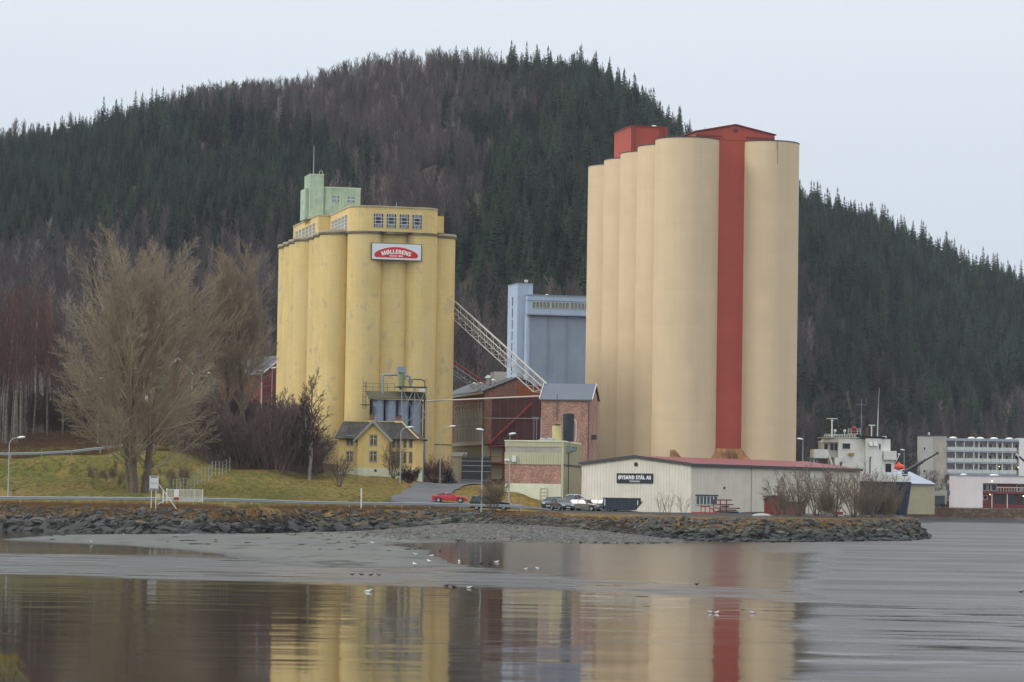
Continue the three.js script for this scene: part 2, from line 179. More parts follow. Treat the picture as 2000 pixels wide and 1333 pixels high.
{
  const xs = range(-130, 56, 1), ds = []; for (let w = -2; w < 118; w += 1.2) ds.push((x) => foot(x) + w); for (let k = 0; k <= 60; k++) ds.push((x) => lerp(foot(x) + 118.2, 660, k / 60));
  const g = sheet(xs, ds, (x, d) => H(x, d) + 0.08 * (fw(x * 0.5, d * 0.5, 3, 8) - 0.5), (x, d) => !(x > 45.5 && d > 424));
  colour(g, (x, y, d) => { const w = d - foot(x), px = 1000 + FPX * x / d, n = fw(x * 0.12, d * 0.06, 4, 21), m = fw(x * 0.5, d * 0.25, 3, 22);
    let c = mix3(C.green, C.olive, clamp((n - 0.35) * 2.6)); c = mix3(c, C.straw, clamp((m - 0.5) * 3) * 0.8); c = mix3(c, C.straw, sst(500, 900, px) * 0.45);
    if (px > 930) c = mix3(c, C.straw, 0.4); if (px > 1062) c = lin(80, 77, 73);
    if (d > 440 - 25 * sst(300, 0, px) || (px > 340 && px < 640 && d > 398)) c = mix3(c, C.litter, clamp((d - 400) / 25));
    c = mix3(c, mix3(C.brown, C.straw, m), 1 - sst(19, 27, w)); c = mix3(c, C.mud, 1 - sst(7, 11, w)); return c; });
  struct('ground', g, dull({ vertexColors: true, map: tex(512, 512, 9, 9, (u, v) => mul3([255, 255, 255], 0.5 + 0.86 * fb(u, v, 30, 12, 5, 133)), false), bumpMap: tex(256, 256, 3, 3, (u, v) => mul3([255, 255, 255], fb(u, v, 12, 12, 4, 135)), true), bumpScale: 0.12 }));
  // far shore to the right
  const f = sheet(range(40, 330, 4), [772, 778, 784, 790, 800, 812, 830, 860, 900, 960, 1100], (x, d) => lerp(-0.4, 3.6, sst(772, 815, d + 5 * (vn(x * 0.12, 1, 9) - 0.5))) + 0.5 * (fw(x * 0.2, d * 0.2, 3, 4) - 0.5));
  colour(f, (x, y, d) => { const m = fw(x * 0.2, d * 0.3, 3, 2); return y < 1.2 ? mul3(C.mud, 0.9) : mix3(C.brown, lin(122, 118, 112), sst(795, 815, d) * (x > 118 ? 1 : 0.3)).map(k => k * (0.8 + 0.4 * m)); });
  struct('far_shore', f, mat({ vertexColors: true, roughness: 0.95 }));
  // wooded hill
  const us = range(-0.30, 0.30, 0.0022), gy = new THREE.BufferGeometry(), p = [], u = [], ix = []; const nd = 74;
  for (let j = 0; j < nd; j++) us.forEach((k) => { const d = 590 + j * 17, x = k * d; p.push(x, hillY(x, d) - (d < 640 ? 3 : 0), -d); u.push(x, -d); });
  for (let j = 0; j < nd - 1; j++) for (let i = 0; i < us.length - 1; i++) { const a = j * us.length + i; if (1000 + FPX * us[i] > 1480 && 590 + j * 17 < 880) continue; ix.push(a, a + 1, a + us.length, a + 1, a + us.length + 1, a + us.length); }
  gy.setAttribute('position', new THREE.Float32BufferAttribute(p, 3)); gy.setAttribute('uv', new THREE.Float32BufferAttribute(u, 2)); gy.setIndex(ix); gy.computeVertexNormals();
  colour(gy, (x, y, d) => { const m = fw(x * 0.05, d * 0.05, 4, 31); return mix3(lin(58, 48, 42), lin(82, 66, 58), m); });
  struct('hill', gy, dull({ vertexColors: true }));
}
// ------------------------------------------------------------------ water
{
  const RX = 512, RZ = 2048, zN = 30, zF = 830, half = 160; // ruffled and calm water, mapped over the whole bay
  const ruff = tex(RX, RZ, 1, 1, (u, v) => { const x = (u - 0.5) * 2 * half, d = zN + v * (zF - zN); const [px, py] = toPx(x, 0, d);
    const wob = (fw(x * 0.05, d * 0.03, 3, 41) - 0.5), st = fw(x * 0.22 + 0.02 * d, d * 0.42, 4, 43), st2 = fw(x * 0.035, d * 0.16, 4, 47);
    let r = 0.10;
    const b0 = pl([[0, 1080], [500, 1092], [900, 1112], [1100, 1128], [1500, 1150], [2000, 1165]], px) + wob * 22, b1 = pl([[0, 1120], [500, 1136], [900, 1146], [1100, 1152], [1500, 1172], [2000, 1190]], px) + wob * 14; // breeze band
    let a = sst(b0 - 8, b0 + 4, py) * (1 - sst(b1 - 5, b1 + 9, py)); a *= clamp(0.55 + 1.7 * (st - 0.42), 0.1, 1); a = Math.max(a, 0.30 * sst(940, 1010, px) * (1 - sst(b0 - 6, b0, py)));
    const ri = sst(1500, 1640, px + (py - 1160) * 0.2 + wob * 120) * clamp(0.8 + 1.1 * (st2 - 0.5) + 0.6 * (st - 0.5), 0.2, 1);              // open water to the right
    const near = sst(1400, 1800, px) * sst(1165, 1185, py + wob * 30) * clamp((0.45 * st2 + 0.75 * fw(x * 0.16, d * 0.55, 4, 49) - 0.52) * 5);
    const gap = sst(1380, 1500, px) * (1 - sst(1072, 1090, py)) * 0.9;
    a = Math.max(a, ri * (1 - near * 0.92), gap * 0.8); a = Math.max(a, 0.10 * st); a = clamp(a, 0, 1);
    r = lerp(0.05, 0.44, a); return [255, r * 255, a * 255]; }, true);
  ruff.repeat.set(1 / (2 * half), 1 / (zF - zN)); ruff.offset.set(0.5, 0); ruff.wrapS = ruff.wrapT = THREE.ClampToEdgeWrapping;
  // ripple slopes, strong where the breeze ruffles the water
  const rd = ruff.image.data, hgt = (x, d) => 0.55 * vn(x * 0.33 + d * 0.05, d * 0.5, 201) + 0.3 * vn(x * 0.8 - d * 0.1, d * 1.1, 202) + 0.5 * vn(x * 0.12, d * 0.2, 203);
  const NX = 1024, NZ = 2048, nm = tex(NX, NZ, 1, 1, (u, v) => { const x = (u - 0.5) * 2 * half, d = zN + v * (zF - zN), k = (Math.min(RZ - 1, Math.floor(v * RZ)) * RX + Math.min(RX - 1, Math.floor(u * RX))) * 4, am = 0.013 + rd[k + 2] / 255; const h0 = hgt(x, d), dx = hgt(x + 0.4, d) - h0, dz = hgt(x, d + 0.4) - h0; return [127.5 - dx * am * 560, 127.5 - dz * am * 560, 255]; }, true);
  nm.repeat.copy(ruff.repeat); nm.offset.copy(ruff.offset); nm.wrapS = nm.wrapT = THREE.ClampToEdgeWrapping;
  const g = new THREE.BufferGeometry(), p = [], u = [], ix = []; const us = range(-700, 700, 50), ds = [-60, 0, 30, 60, 100, 150, 200, 250, 300, 350, 400, 500, 600, 700, 830, 1000];
  ds.forEach(d => us.forEach(x => { p.push(x, 0, -d); u.push(x, d - 30); })); for (let j = 0; j < ds.length - 1; j++) for (let i = 0; i < us.length - 1; i++) { const a = j * us.length + i; ix.push(a, a + 1, a + us.length, a + 1, a + us.length + 1, a + us.length); }
  g.setAttribute('position', new THREE.Float32BufferAttribute(p, 3)); g.setAttribute('uv', new THREE.Float32BufferAttribute(u, 2)); g.setIndex(ix); g.computeVertexNormals();
  struct('water', g, new THREE.MeshPhysicalMaterial({ color: new THREE.Color(0.022, 0.016, 0.010), roughness: 1, roughnessMap: ruff, metalness: 0, ior: 1.33, specularIntensity: 0.82, normalMap: nm, normalScale: new THREE.Vector2(0.16, 0.16) }));
}
// ------------------------------------------------------------------ sandbar and gravel beach
const BAR = [[4, 1054], [100, 1046], [300, 1044], [500, 1044], [640, 1038], [720, 1030], [800, 1018], [900, 1012], [1060, 1020], [1180, 1030], [1300, 1046], [1345, 1060], [1260, 1063], [1160, 1062], [1050, 1060], [980, 1057], [900, 1058], [800, 1061], [752, 1064], [800, 1069], [832, 1077], [838, 1084], [880, 1096], [932, 1106], [880, 1108], [760, 1110], [640, 1109], [560, 1105], [490, 1097], [430, 1084], [340, 1072], [220, 1064], [90, 1059]].map(([a, b]) => { const q = G(a, b, 0.02); return [q.x, -q.z]; });
function barDist(x, d) { let ins = false, m = 1e9; for (let i = 0, j = BAR.length - 1; i < BAR.length; j = i++) { const [ax, ay] = BAR[i], [bx, by] = BAR[j]; if ((ay > d) !== (by > d) && x < (bx - ax) * (d - ay) / (by - ay) + ax) ins = !ins; const dx = bx - ax, dy = by - ay, t = clamp(((x - ax) * dx + (d - ay) * dy) / (dx * dx + dy * dy)); m = Math.min(m, Math.hypot(x - ax - t * dx, d - ay - t * dy)); } return ins ? m : -m; }
const gravelK = (x, d) => sst(-14, -6, x + (d - 290) * 0.25) * sst(255, 285, d);
function barY(x, d) { const s = barDist(x, d) + 1.6 * (fw(x * 0.3, d * 0.12, 3, 51) - 0.5); let y = s > 0 ? 0.02 + 0.34 * (1 - Math.exp(-s / 9)) : Math.max(-0.8, s * 0.3 - 0.03); const k = gravelK(x, d); const t = clamp((d - 283) / Math.max(20, foot(x) - 283)); return s > 0 ? lerp(y, Math.max(y, 0.05 + (footY(x) - 0.0) * t), k) : y; }
{
  const xs = range(-58, 24, 0.5), ds = range(172, 356, 0.8);
  const g = sheet(xs, ds, (x, d) => barY(x, d) + 0.05 * (fw(x * 0.9, d * 0.6, 3, 52) - 0.5));
  colour(g, (x, y, d) => { const k = gravelK(x, d), m = fw(x * 0.35, d * 0.2, 4, 53), n = fw(x * 1.6, d * 0.9, 3, 54); let c = mix3(lin(70, 72, 66), lin(92, 92, 84), m); c = mix3(c, lin(64, 64, 60), 1 - sst(0.02, 0.10, y)); if (fw(x * 0.5, d * 0.35, 3, 57) > 0.70) c = lin(48, 45, 37); c = mix3(c, mix3(lin(66, 63, 57), lin(100, 95, 86), n), k); if (k > 0.4 && y < 0.22 && n > 0.5) c = lin(62, 57, 40); return c; });
  struct('sandbar', g, mat({ vertexColors: true, roughness: 0.8, bumpMap: tex(256, 256, 2.5, 2.5, (u, v) => mul3([255, 255, 255], fb(u, v, 16, 16, 4, 137)), true), bumpScale: 0.08 }));
  const pg = new THREE.IcosahedronGeometry(1, 0), ms = [], cs = [];  // shingle
  for (let i = 0; i < 9000; i++) { const x = R(-16, 22), d = R(284, 352), k = gravelK(x, d); if (rnd() > k || d > foot(x) + 1) continue; const y = barY(x, d); if (y < 0.03) continue; const s = R(0.05, 0.16) * (rnd() < 0.06 ? 2 : 1); ms.push(TRS(x, y, -d, R(0, 6), s * R(1, 1.6), s * 0.6, s, R(-0.3, 0.3), R(-0.3, 0.3))); const q = R(0.6, 1.25); const c = new THREE.Color().setRGB(0.10 * q, 0.093 * q, 0.083 * q); cs.push(c); }
  stuff('shingle', pg, mat({ roughness: 0.9 }), ms, cs, 'grey shingle of small stones on the beach below the parked cars', 'stones');
  const wg = new Geo(); wg.sph(0, 0, 0, 1, 0.25, 0.5, 7, 5); const wm = []; for (let i = 0; i < 230; i++) { const x = R(-55, 0), d = R(215, 330); if (barDist(x, d) < 0.4 || fw(x * 0.2, d * 0.1, 2, 59) < 0.45) continue; wm.push(TRS(x, barY(x, d) + 0.02, -d, R(-0.5, 0.5), R(0.08, 0.32) * (rnd() < 0.05 ? 2.6 : 1), R(0.1, 0.3), R(0.1, 0.28), R(-0.2, 0.2))); }
  stuff('seaweed', wg.build(), plain('#37332a', 0.9), wm, null, 'dark clumps of seaweed lying on the grey sandbar', 'seaweed');
}
// near grassy shore at the lower left corner
{
  const hn = (x, d) => 0.95 * sst(0, 0.9, Math.min((-8.95 - x) * 2.2, (60.5 - d) * 0.5) + 0.3 * (vn(x * 2, d, 3) - 0.5)) - 0.12;
  const g = sheet(range(-16, -6, 0.2), range(42, 62, 0.4), hn);
  colour(g, (x, y, d) => mul3(mix3(C.mud, mix3(C.straw, C.green, fw(x, d * 0.5, 3, 3)), sst(0.25, 0.55, y)), 0.5));
  struct('near_shore', g, mat({ vertexColors: true, roughness: 1 }));
  const bg = new Geo(); for (let i = 0; i < 7; i++) { const a = R(0, 6.28), l = R(0.05, 0.14), b = V(R(-0.06, 0.06), 0, R(-0.06, 0.06)); bg.tri(b, V(b.x + 0.008, 0, b.z), V(b.x + Math.cos(a) * l * 0.5, R(0.12, 0.26), b.z + Math.sin(a) * l * 0.5)); }
  const ms = [], cs = []; for (let i = 0; i < 7000; i++) { const x = R(-12, -8), d = R(50, 60), y = hn(x, d); if (y < 0.1) continue; ms.push(TRS(x, y - 0.01, -d, R(0, 6), R(0.4, 0.9))); const c = mix3(C.straw, C.green, rnd()); cs.push(new THREE.Color().setRGB(...c)); }
  stuff('grass', bg.build(), mat({ roughness: 1, side: THREE.DoubleSide }), ms, cs, 'yellowed grass on the near shore in the lower left corner', 'grass');
}
// ------------------------------------------------------------------ riprap banks
const rockGeos = []; for (let k = 0; k < 10; k++) { let g = new THREE.IcosahedronGeometry(1, 1); const p = g.attributes.position, fx = R(1.1, 1.9), fy = R(0.6, 1.05), fz = R(0.9, 1.2); const cuts = Array.from({ length: 12 }, () => [V(R(-1, 1), R(-1, 1), R(-1, 1)).normalize(), R(0.42, 0.72)]);
  for (let i = 0; i < p.count; i++) { const v = V().fromBufferAttribute(p, i); for (const [n, l] of cuts) { const q = v.dot(n); if (q > l) v.addScaledVector(n, l - q); } p.setXYZ(i, v.x * fx, v.y * fy, v.z * fz); } g.computeVertexNormals(); const u = []; for (let i = 0; i < p.count; i++) u.push(p.getX(i) + p.getZ(i), p.getY(i)); g.setAttribute('uv', new THREE.Float32BufferAttribute(u, 2)); rockGeos.push(g); }
const rockTex = (a, b, s) => tex(128, 128, 2, 2, (u, v) => mul3(mix3(a, b, clamp((fb(u, v, 4, 4, 4, s) - 0.4) * 3)), 0.7 + 0.6 * fb(u, v, 10, 10, 3, s + 5)));
const rockMats = [[[60, 60, 53], [40, 40, 35]], [[74, 74, 66], [50, 51, 45]], [[56, 57, 50], [37, 38, 33]], [[92, 83, 60], [64, 59, 46]], [[74, 79, 68], [52, 56, 45]], [[92, 92, 82], [60, 60, 52]]].map(([a, b], i) => mat({ map: rockTex(a, b, 150 + i), roughness: 0.9 }));
const rockWet = [[[30, 30, 27], [21, 22, 20]], [[40, 38, 31], [27, 28, 24]]].map(([a, b], i) => mat({ map: rockTex(a, b, 170 + i), roughness: 0.7 }));
function riprap(x0, x1, top, tone) {
  const root = new THREE.Group(); root.name = numbered('riprap_bank'); root.userData.kind = 'structure'; scene.add(root); const ms = [], cs = []; let n = 0;
  const rows = 6; for (let r = 0; r < rows; r++) { let x = x0 + R(0, 1); while (x < x1) { const s = R(0.28, 0.78) * (rnd() < 0.08 ? 1.7 : 1) * tone; x += s * R(0.9, 1.3); const xx = x; if (xx > x1) break; const slopeDir = (foot(xx + 1) - foot(xx - 1)) / 2; if (rnd() < 0.04) continue;
    const w = (r + R(0, 0.8)) / rows * top, d = foot(xx) + w; const wet = H(xx, d) < 0.65 + R(-0.2, 0.25);
    if (n < 299) { const o = new THREE.Mesh(rockGeos[Math.floor(R(0, 9.99))], wet ? rockWet[rnd() < 0.5 ? 0 : 1] : rockMats[Math.floor(R(0, rockMats.length - 0.01))]); o.name = 'rock'; o.position.set(xx, H(xx, d) + R(-0.05, 0.25), -d); o.rotation.set(R(-0.4, 0.4), R(-0.7, 0.7) - Math.atan(slopeDir) * 0.6, R(-0.4, 0.4)); o.scale.set(s, s * R(0.7, 1.1), s); o.castShadow = o.receiveShadow = true; root.add(o); n++; }
    x += Math.max(0, Math.abs(slopeDir) - 1) * 0; } }
  for (let i = 0; i < (x1 - x0) * 26; i++) { const x = R(x0, x1), w = R(-0.4, top + 1.2), d = foot(x) + w, s = R(0.12, 0.5), wet = H(x, d) < 0.7; ms.push(TRS(x, H(x, d), -d, R(0, 6), s, s * R(0.6, 1), s, R(-0.5, 0.5), R(-0.5, 0.5))); const q = wet ? R(0.25, 0.5) : R(0.5, 1.15); cs.push(new THREE.Color().setRGB(0.058 * q, 0.056 * q, 0.047 * q)); }
  stuff('small_rocks', rockGeos[1], mat({ roughness: 0.9 }), ms, cs, null, null, root);
}
riprap(-62, -2, 11.5, 1.1); riprap(12.5, 56, 11.5, 0.86); riprap(-2, 12.5, 9, 0.5);
// dry grass along the top of the bank
{
  const bg = new Geo(); for (let i = 0; i < 16; i++) { const a = R(0, 6.28), l = R(0.1, 0.5), b = V(R(-0.25, 0.25), 0, R(-0.25, 0.25)), q = R(0, 3); bg.tri(b, V(b.x + 0.03 * Math.cos(q), 0, b.z + 0.03 * Math.sin(q)), V(b.x + Math.cos(a) * l, R(0.2, 0.65), b.z + Math.sin(a) * l)); }
  const geo = bg.build(), ms = [], cs = [];
  for (let i = 0; i < 9000; i++) { const x = R(-66, 54), w = R(9, 24), d = foot(x) + w; if (x > 6 && w > 15) continue; if (x > 6 && x < 14 && w > 13) continue; const k = fw(x * 0.3, d * 0.3, 2, 63); if (k < 0.36) continue; ms.push(TRS(x, H(x, d) - 0.03, -d, R(0, 6), R(0.6, 1.2), R(0.5, 1.2) * (x > -6 ? 0.4 : 1), R(0.6, 1.2))); const c = mix3(mix3(lin(112, 86, 62), lin(84, 62, 48), rnd()), lin(124, 104, 70), R(0, 0.6)); cs.push(new THREE.Color().setRGB(...c)); }
  for (let i = 0; i < 1500; i++) { const x = R(-4, 14), w = R(1, 12), d = foot(x) + w; ms.push(TRS(x, H(x, d) - 0.03, -d, R(0, 6), R(0.6, 1.3), R(0.6, 1.2) * (w > 8 ? 0.5 : 1))); const c = mix3(lin(100, 72, 54), lin(72, 60, 48), rnd()); cs.push(new THREE.Color().setRGB(...c)); }
  for (let i = 0; i < 6500; i++) { const px = R(-60, 330), D = R(404, 482), x = X(px, 880, D); ms.push(TRS(x, H(x, D) - 0.03, -D, R(0, 6), R(0.8, 1.6), R(0.6, 1.3), 1)); const c = mix3(lin(106, 78, 52), lin(78, 62, 42), rnd()); cs.push(new THREE.Color().setRGB(...c)); }
  for (let i = 0; i < 3500; i++) { const x = R(70, 150), d = R(786, 806); ms.push(TRS(x, lerp(0.8, 3.2, sst(780, 806, d)), -d, R(0, 6), R(1, 2.4), R(1, 2), 1)); const c = mix3(lin(104, 80, 58), lin(80, 64, 48), rnd()); cs.push(new THREE.Color().setRGB(...c)); }
  stuff('dry_grass', geo, dull({ side: THREE.DoubleSide }), ms, cs, 'brown dry grass along the top of the rocky bank', 'dry grass');
}
// ------------------------------------------------------------------ driveway, yard and shore road (sheets on the ground)
function ribbon(name, pts, wid, m, lift) { const c = new THREE.CatmullRomCurve3(pts), n = 60, g = new Geo(); const L = [], Rr = []; for (let i = 0; i <= n; i++) { const t = i / n, q = c.getPoint(t), tn = c.getTangent(t), w = typeof wid === 'function' ? wid(t) : wid, nx = -tn.z, nz = tn.x, l = Math.hypot(nx, nz); const row = []; for (let k = 0; k <= 6; k++) { const o = (k / 6 - 0.5) * w, x = q.x + nx / l * o, z = q.z + nz / l * o; row.push(V(x, H(x, -z) + lift, z)); } L.push(row); }
  for (let i = 0; i < n; i++) for (let k = 0; k < 6; k++) g.quad(L[i][k], L[i][k + 1], L[i + 1][k + 1], L[i + 1][k]); const o = struct(name, g, m); return o; }
const at = (px, py, D) => V(X(px, py, D), 0, -D);
ribbon('driveway', [at(812, 990, 372), at(815, 978, 386), at(838, 964, 405), at(868, 953, 424), at(896, 947, 438), at(912, 944, 449)], 6.2, M.asphalt, 0.14);
ribbon('shore_road', [at(775, 990, 371), at(800, 991, 374), at(950, 994, 379), at(1100, 998, 385), at(1230, 1000, 386)], (t) => lerp(4, 10, sst(0.2, 0.9, t)), M.asphalt, 0.10);
// ------------------------------------------------------------------ yellow grain silo
const DEG = Math.PI / 180;
// a window: frame, dark pane and glazing bars, front at local z = z facing +z (turn = 0) or -x (turn = -1)
function windowAt(root, x, y, z, w, h, o = {}) {
  const t = new THREE.Group(); t.name = 'window'; t.position.set(x, y, z); t.rotation.y = o.turn || 0; root.add(t);
  const f = new Geo(), b = o.b ?? 0.08, fd = o.fd ?? 0.06;
  f.box(-w / 2 - b, w / 2 + b, h / 2, h / 2 + b, -0.1, fd).box(-w / 2 - b, w / 2 + b, -h / 2 - b, -h / 2, -0.1, fd + 0.02).box(-w / 2 - b, -w / 2, -h / 2, h / 2, -0.1, fd).box(w / 2, w / 2 + b, -h / 2, h / 2, -0.1, fd);
  part(t, 'frame', f, o.frame || M.bar);
  part(t, 'pane', new Geo().box(-w / 2, w / 2, -h / 2, h / 2, -0.08, 0.012), o.glass || M.glass);
  const g = new Geo(), bw = o.bw ?? 0.05, z0 = 0.013, z1 = 0.045; let any = false;
  for (const q of o.v || []) { any = true; const [u, a = 0, c = 1] = Array.isArray(q) ? q : [q]; g.box(-w / 2 + u * w - bw / 2, -w / 2 + u * w + bw / 2, -h / 2 + a * h, -h / 2 + c * h, z0, z1); }
  for (const q of o.h || []) { any = true; const [u, a = 0, c = 1] = Array.isArray(q) ? q : [q]; g.box(-w / 2 + a * w, -w / 2 + c * w, -h / 2 + u * h - bw / 2, -h / 2 + u * h + bw / 2, z0, z1 + 0.004); }
  if (any) part(t, 'glazing_bar', g, o.bars || o.frame || M.bar);
  return t;
}
const rrect = (x0, x1, z0, z1, r, n = 8, rb = 0.05) => { const p = []; const arc = (cx, cz, a0, q) => { for (let i = 0; i <= n; i++) { const a = a0 + i / n * Math.PI / 2; p.push([cx + Math.cos(a) * q, -(cz + Math.sin(a) * q)]); } }; arc(x1 - r, z1 - r, 0, r); arc(x0 + r, z1 - r, Math.PI / 2, r); arc(x0 + rb, z0 + rb, Math.PI, rb); arc(x1 - rb, z0 + rb, Math.PI * 1.5, rb); return p.reverse(); };
{
  const A = P(765, 560, 455), gy = 5.6, root = thing('grain_silo', 'weathered yellow concrete grain silo with a pale green roof tower, behind the yellow house', 'silo', V(A.x, gy, -455), 14 * DEG);
  const top = 42.9 - gy, ht = 46.8 - gy, r = 2.62;
  const cols = [[-4.15, 0], [0, -0.55], [4.15, 0], [-7.7, -3.5], [7.7, -3.5], [-7.7, -8], [-7.7, -12.4], [7.7, -8], [7.7, -12.5], [-9.1, -17], [-9.1, -21.8], [-9.1, -26.6], [-9.1, -31.4], [9.1, -18], [9.1, -26]];
  for (const [x, z] of cols) part(root, 'silo_cylinder', new Geo().cyl(x, z, -2, top, r, r, 40, false, x * 1.7 + z * 0.9 + 3, x * 2.3 - z * 1.4), M.yellow);
  const core = new Geo(); core.box(-6, 6, -2, top - 0.02, -14, -1.2).box(-8.6, 8.6, -2, top - 0.02, -33, -14.01); part(root, 'core_wall', core, M.yellow);
  for (const [x, z, cap] of [[-4.15, 0], [0, -0.05], [4.15, 0], [-7.7, -3.5, 1], [7.7, -3.5, 1], [-7.7, -8, 1], [-7.7, -12.4, 1], [-9.1, -17, 1], [-9.1, -21.8, 1], [-9.1, -26.6, 1], [-9.1, -31.4, 1]]) {
    const q = 2.82; part(root, 'ledge', new Geo().cyl(x, z, top + 0.001 + 0.003 * Math.abs(x), top + 0.30 + 0.003 * Math.abs(x), q, q, 36), M.ledge ||= mat({ map: sid([112, 106, 88], 201, 0.5), roughness: 0.95 }));
    if (cap) part(root, 'ledge_cap', new Geo().cyl(x, z, top + 0.32, top + 0.62, q - 0.04, q - 0.04, 36), M.capC ||= mat({ map: sid([176, 166, 138], 203, 0.3), roughness: 0.95 })); }
  const hh = new Geo().prism(rrect(-6.75, 6.75, -15, 2.45, 2.6), top + 0.34, ht); part(root, 'headhouse', hh, M.yellow);
  part(root, 'headhouse', new Geo().prism(rrect(-8.7, 8.7, -36, -14.6, 0.3), top + 0.64, ht - 0.05), M.yellow);
  part(root, 'roof_edge', new Geo().prism(rrect(-6.85, 6.85, -15.1, 2.55, 2.7), ht + 0.002, ht + 0.22), M.capC);
  part(root, 'roof_edge', new Geo().prism(rrect(-8.8, 8.8, -36.1, -14.5, 0.3), ht - 0.04, ht + 0.16), M.capC);
  part(root, 'stair_head', new Geo().box(6.76, 7.9, top + 0.7, ht - 0.7, -4, -0.6), M.yellow);
  for (const x of [-2.7, -0.75, 1.2, 3.15]) windowAt(root, x, 44.85 - gy, 2.46, 1.42, 2.0, { b: 0.02, bw: 0.075, v: [0.18, 0.8, [0.34, 0, 0.25], [0.5, 0, 0.25], [0.66, 0, 0.25], [0.34, 0.75, 1], [0.5, 0.75, 1], [0.66, 0.75, 1]], h: [0.25, 0.5, 0.75] });
  for (const z of [-1.6, -4.2, -6.8, -9.4, -12]) windowAt(root, -6.76, 44.75 - gy, z, 1.8, 2.1, { turn: -Math.PI / 2, b: 0.02, bw: 0.075, v: [0.18, 0.4, 0.6, 0.8], h: [0.25, 0.5, 0.75] });
  for (const z of [-17.5, -20.5, -23.5, -26.5, -29.5, -32.5]) windowAt(root, -8.71, 44.75 - gy, z, 1.9, 2.1, { turn: -Math.PI / 2, b: 0.02, bw: 0.075, v: [0.18, 0.4, 0.6, 0.8], h: [0.25, 0.5, 0.75] });
  // pale green lift tower
  part(root, 'roof_tower', new Geo().box(-9.0, -6.85, ht, 53.6 - gy, -25, -20), M.green);
  part(root, 'roof_tower', new Geo().prism(rrect(-6.8, -0.9, -27, -20.2, 0.6), ht, 51.7 - gy), M.green, 'lower green block with two windows');
  part(root, 'roof_tower', new Geo().box(-9.5, -9.01, ht, 51.6 - gy, -25.5, -21), M.green);
  const te = new Geo().box(-9.06, -6.79, 53.6 - gy, 53.72 - gy, -25.06, -19.94).prism(rrect(-6.86, -0.84, -27.06, -20.14, 0.6), 51.7 - gy, 51.84 - gy); part(root, 'roof_edge', te, M.green2 ||= plain('#c2d2b8', 0.8));
  for (const x of [-4.9, -2.5]) windowAt(root, x, 50.0 - gy, -20.19, 1.05, 0.95, { b: 0.02, bw: 0.09, v: [0.2, 0.4, 0.6, 0.8], h: [0.5] });
  part(root, 'antenna', new Geo().bar(V(-8.4, 53.6 - gy, -20.6), V(-8.4, 58.3 - gy, -20.6), 0.07, 6, 0.04), M.pole);
  part(root, 'ladder_hoop', new Geo().tube([V(-7.4, 53.7 - gy, -21), V(-7.4, 54.2 - gy, -21), V(-7.15, 54.4 - gy, -21), V(-6.9, 54.2 - gy, -21), V(-6.9, 53.7 - gy, -21)], 0.06, 6, 16), M.pole);
  part(root, 'lightning_rod', new Geo().bar(V(0.6, ht, -0.6), V(0.6, ht + 1.2, -0.6), 0.05, 6, 0.03), M.whiteSteel);
  part(root, 'base_band', new Geo().cyl(7.7, -3.5, -1.9, 3.4, 2.635, 2.635, 40).cyl(4.15, 0, -1.9, 2.9, 2.635, 2.635, 40), M.concPink, 'bare pinkish concrete at the foot');
  part(root, 'cable_line', new Geo().add(new THREE.TorusGeometry(2.68, 0.05, 5, 40), new THREE.Matrix4().makeRotationX(Math.PI / 2).setPosition(7.7, Y(860, 868, 455) - gy, -3.5)), M.trim);
  // brand sign
  const sp = root.localToWorld(V(0.05, 0, 2.78)); root.updateMatrixWorld(); const sw = root.localToWorld(V(0.05, 40.25 - gy, 2.80));
  const s = thing('company_sign', 'white sign with red arched MØLLERENS SIDEN 1866 emblem high on the yellow silo', 'sign', sw, 14 * DEG);
  part(s, 'board', new Geo().box(-3.82, 3.82, -1.24, 1.24, -0.16, 0), M.trim);
  const cv = document.createElement('canvas'); cv.width = 1024; cv.height = 332; const c = cv.getContext('2d');
  c.fillStyle = '#d9dee2'; c.fillRect(0, 0, 1024, 332); c.strokeStyle = 'rgba(120,125,130,.5)'; c.lineWidth = 2; for (const x of [340, 690, 835]) { c.beginPath(); c.moveTo(x, 0); c.lineTo(x, 332); c.stroke(); }
  c.fillStyle = '#c3242c'; c.beginPath(); const cx = 505, yb = 296; c.moveTo(cx - 400, yb); c.bezierCurveTo(cx - 470, yb, cx - 480, 210, cx - 400, 168); c.bezierCurveTo(cx - 160, 32, cx + 160, 32, cx + 400, 168); c.bezierCurveTo(cx + 480, 210, cx + 470, yb, cx + 400, yb); c.closePath(); c.fill();
  c.fillStyle = '#efe9e4'; c.textAlign = 'center'; c.textBaseline = 'alphabetic'; c.font = 'bold 118px sans-serif';
  const word = 'MØLLERENS', ws = [...word].map(k => c.measureText(k).width * 0.92), tot = ws.reduce((a, b) => a + b, 0); const Rr = 880, cy = 205 + Rr; let acc = -tot / 2; [...word].forEach((k, i) => { const m = acc + ws[i] / 2; acc += ws[i]; const a = m / (Rr + 40); c.save(); c.translate(cx + Math.sin(a) * Rr, cy - Math.cos(a) * Rr); c.rotate(a); c.scale(0.96, 1); c.fillText(k, 0, 0); c.lineWidth = 5; c.strokeStyle = '#efe9e4'; c.strokeText(k, 0, 0); c.restore(); });
  c.font = 'bold 52px sans-serif'; c.fillText('SIDEN 1866', cx, 272);
  const tx = new THREE.CanvasTexture(cv); tx.colorSpace = THREE.SRGBColorSpace; const face = new THREE.PlaneGeometry(7.4, 2.32); face.translate(0, 0, 0.006);
  part(s, 'sign_face', face, mat({ map: tx, roughness: 0.5 }));
}
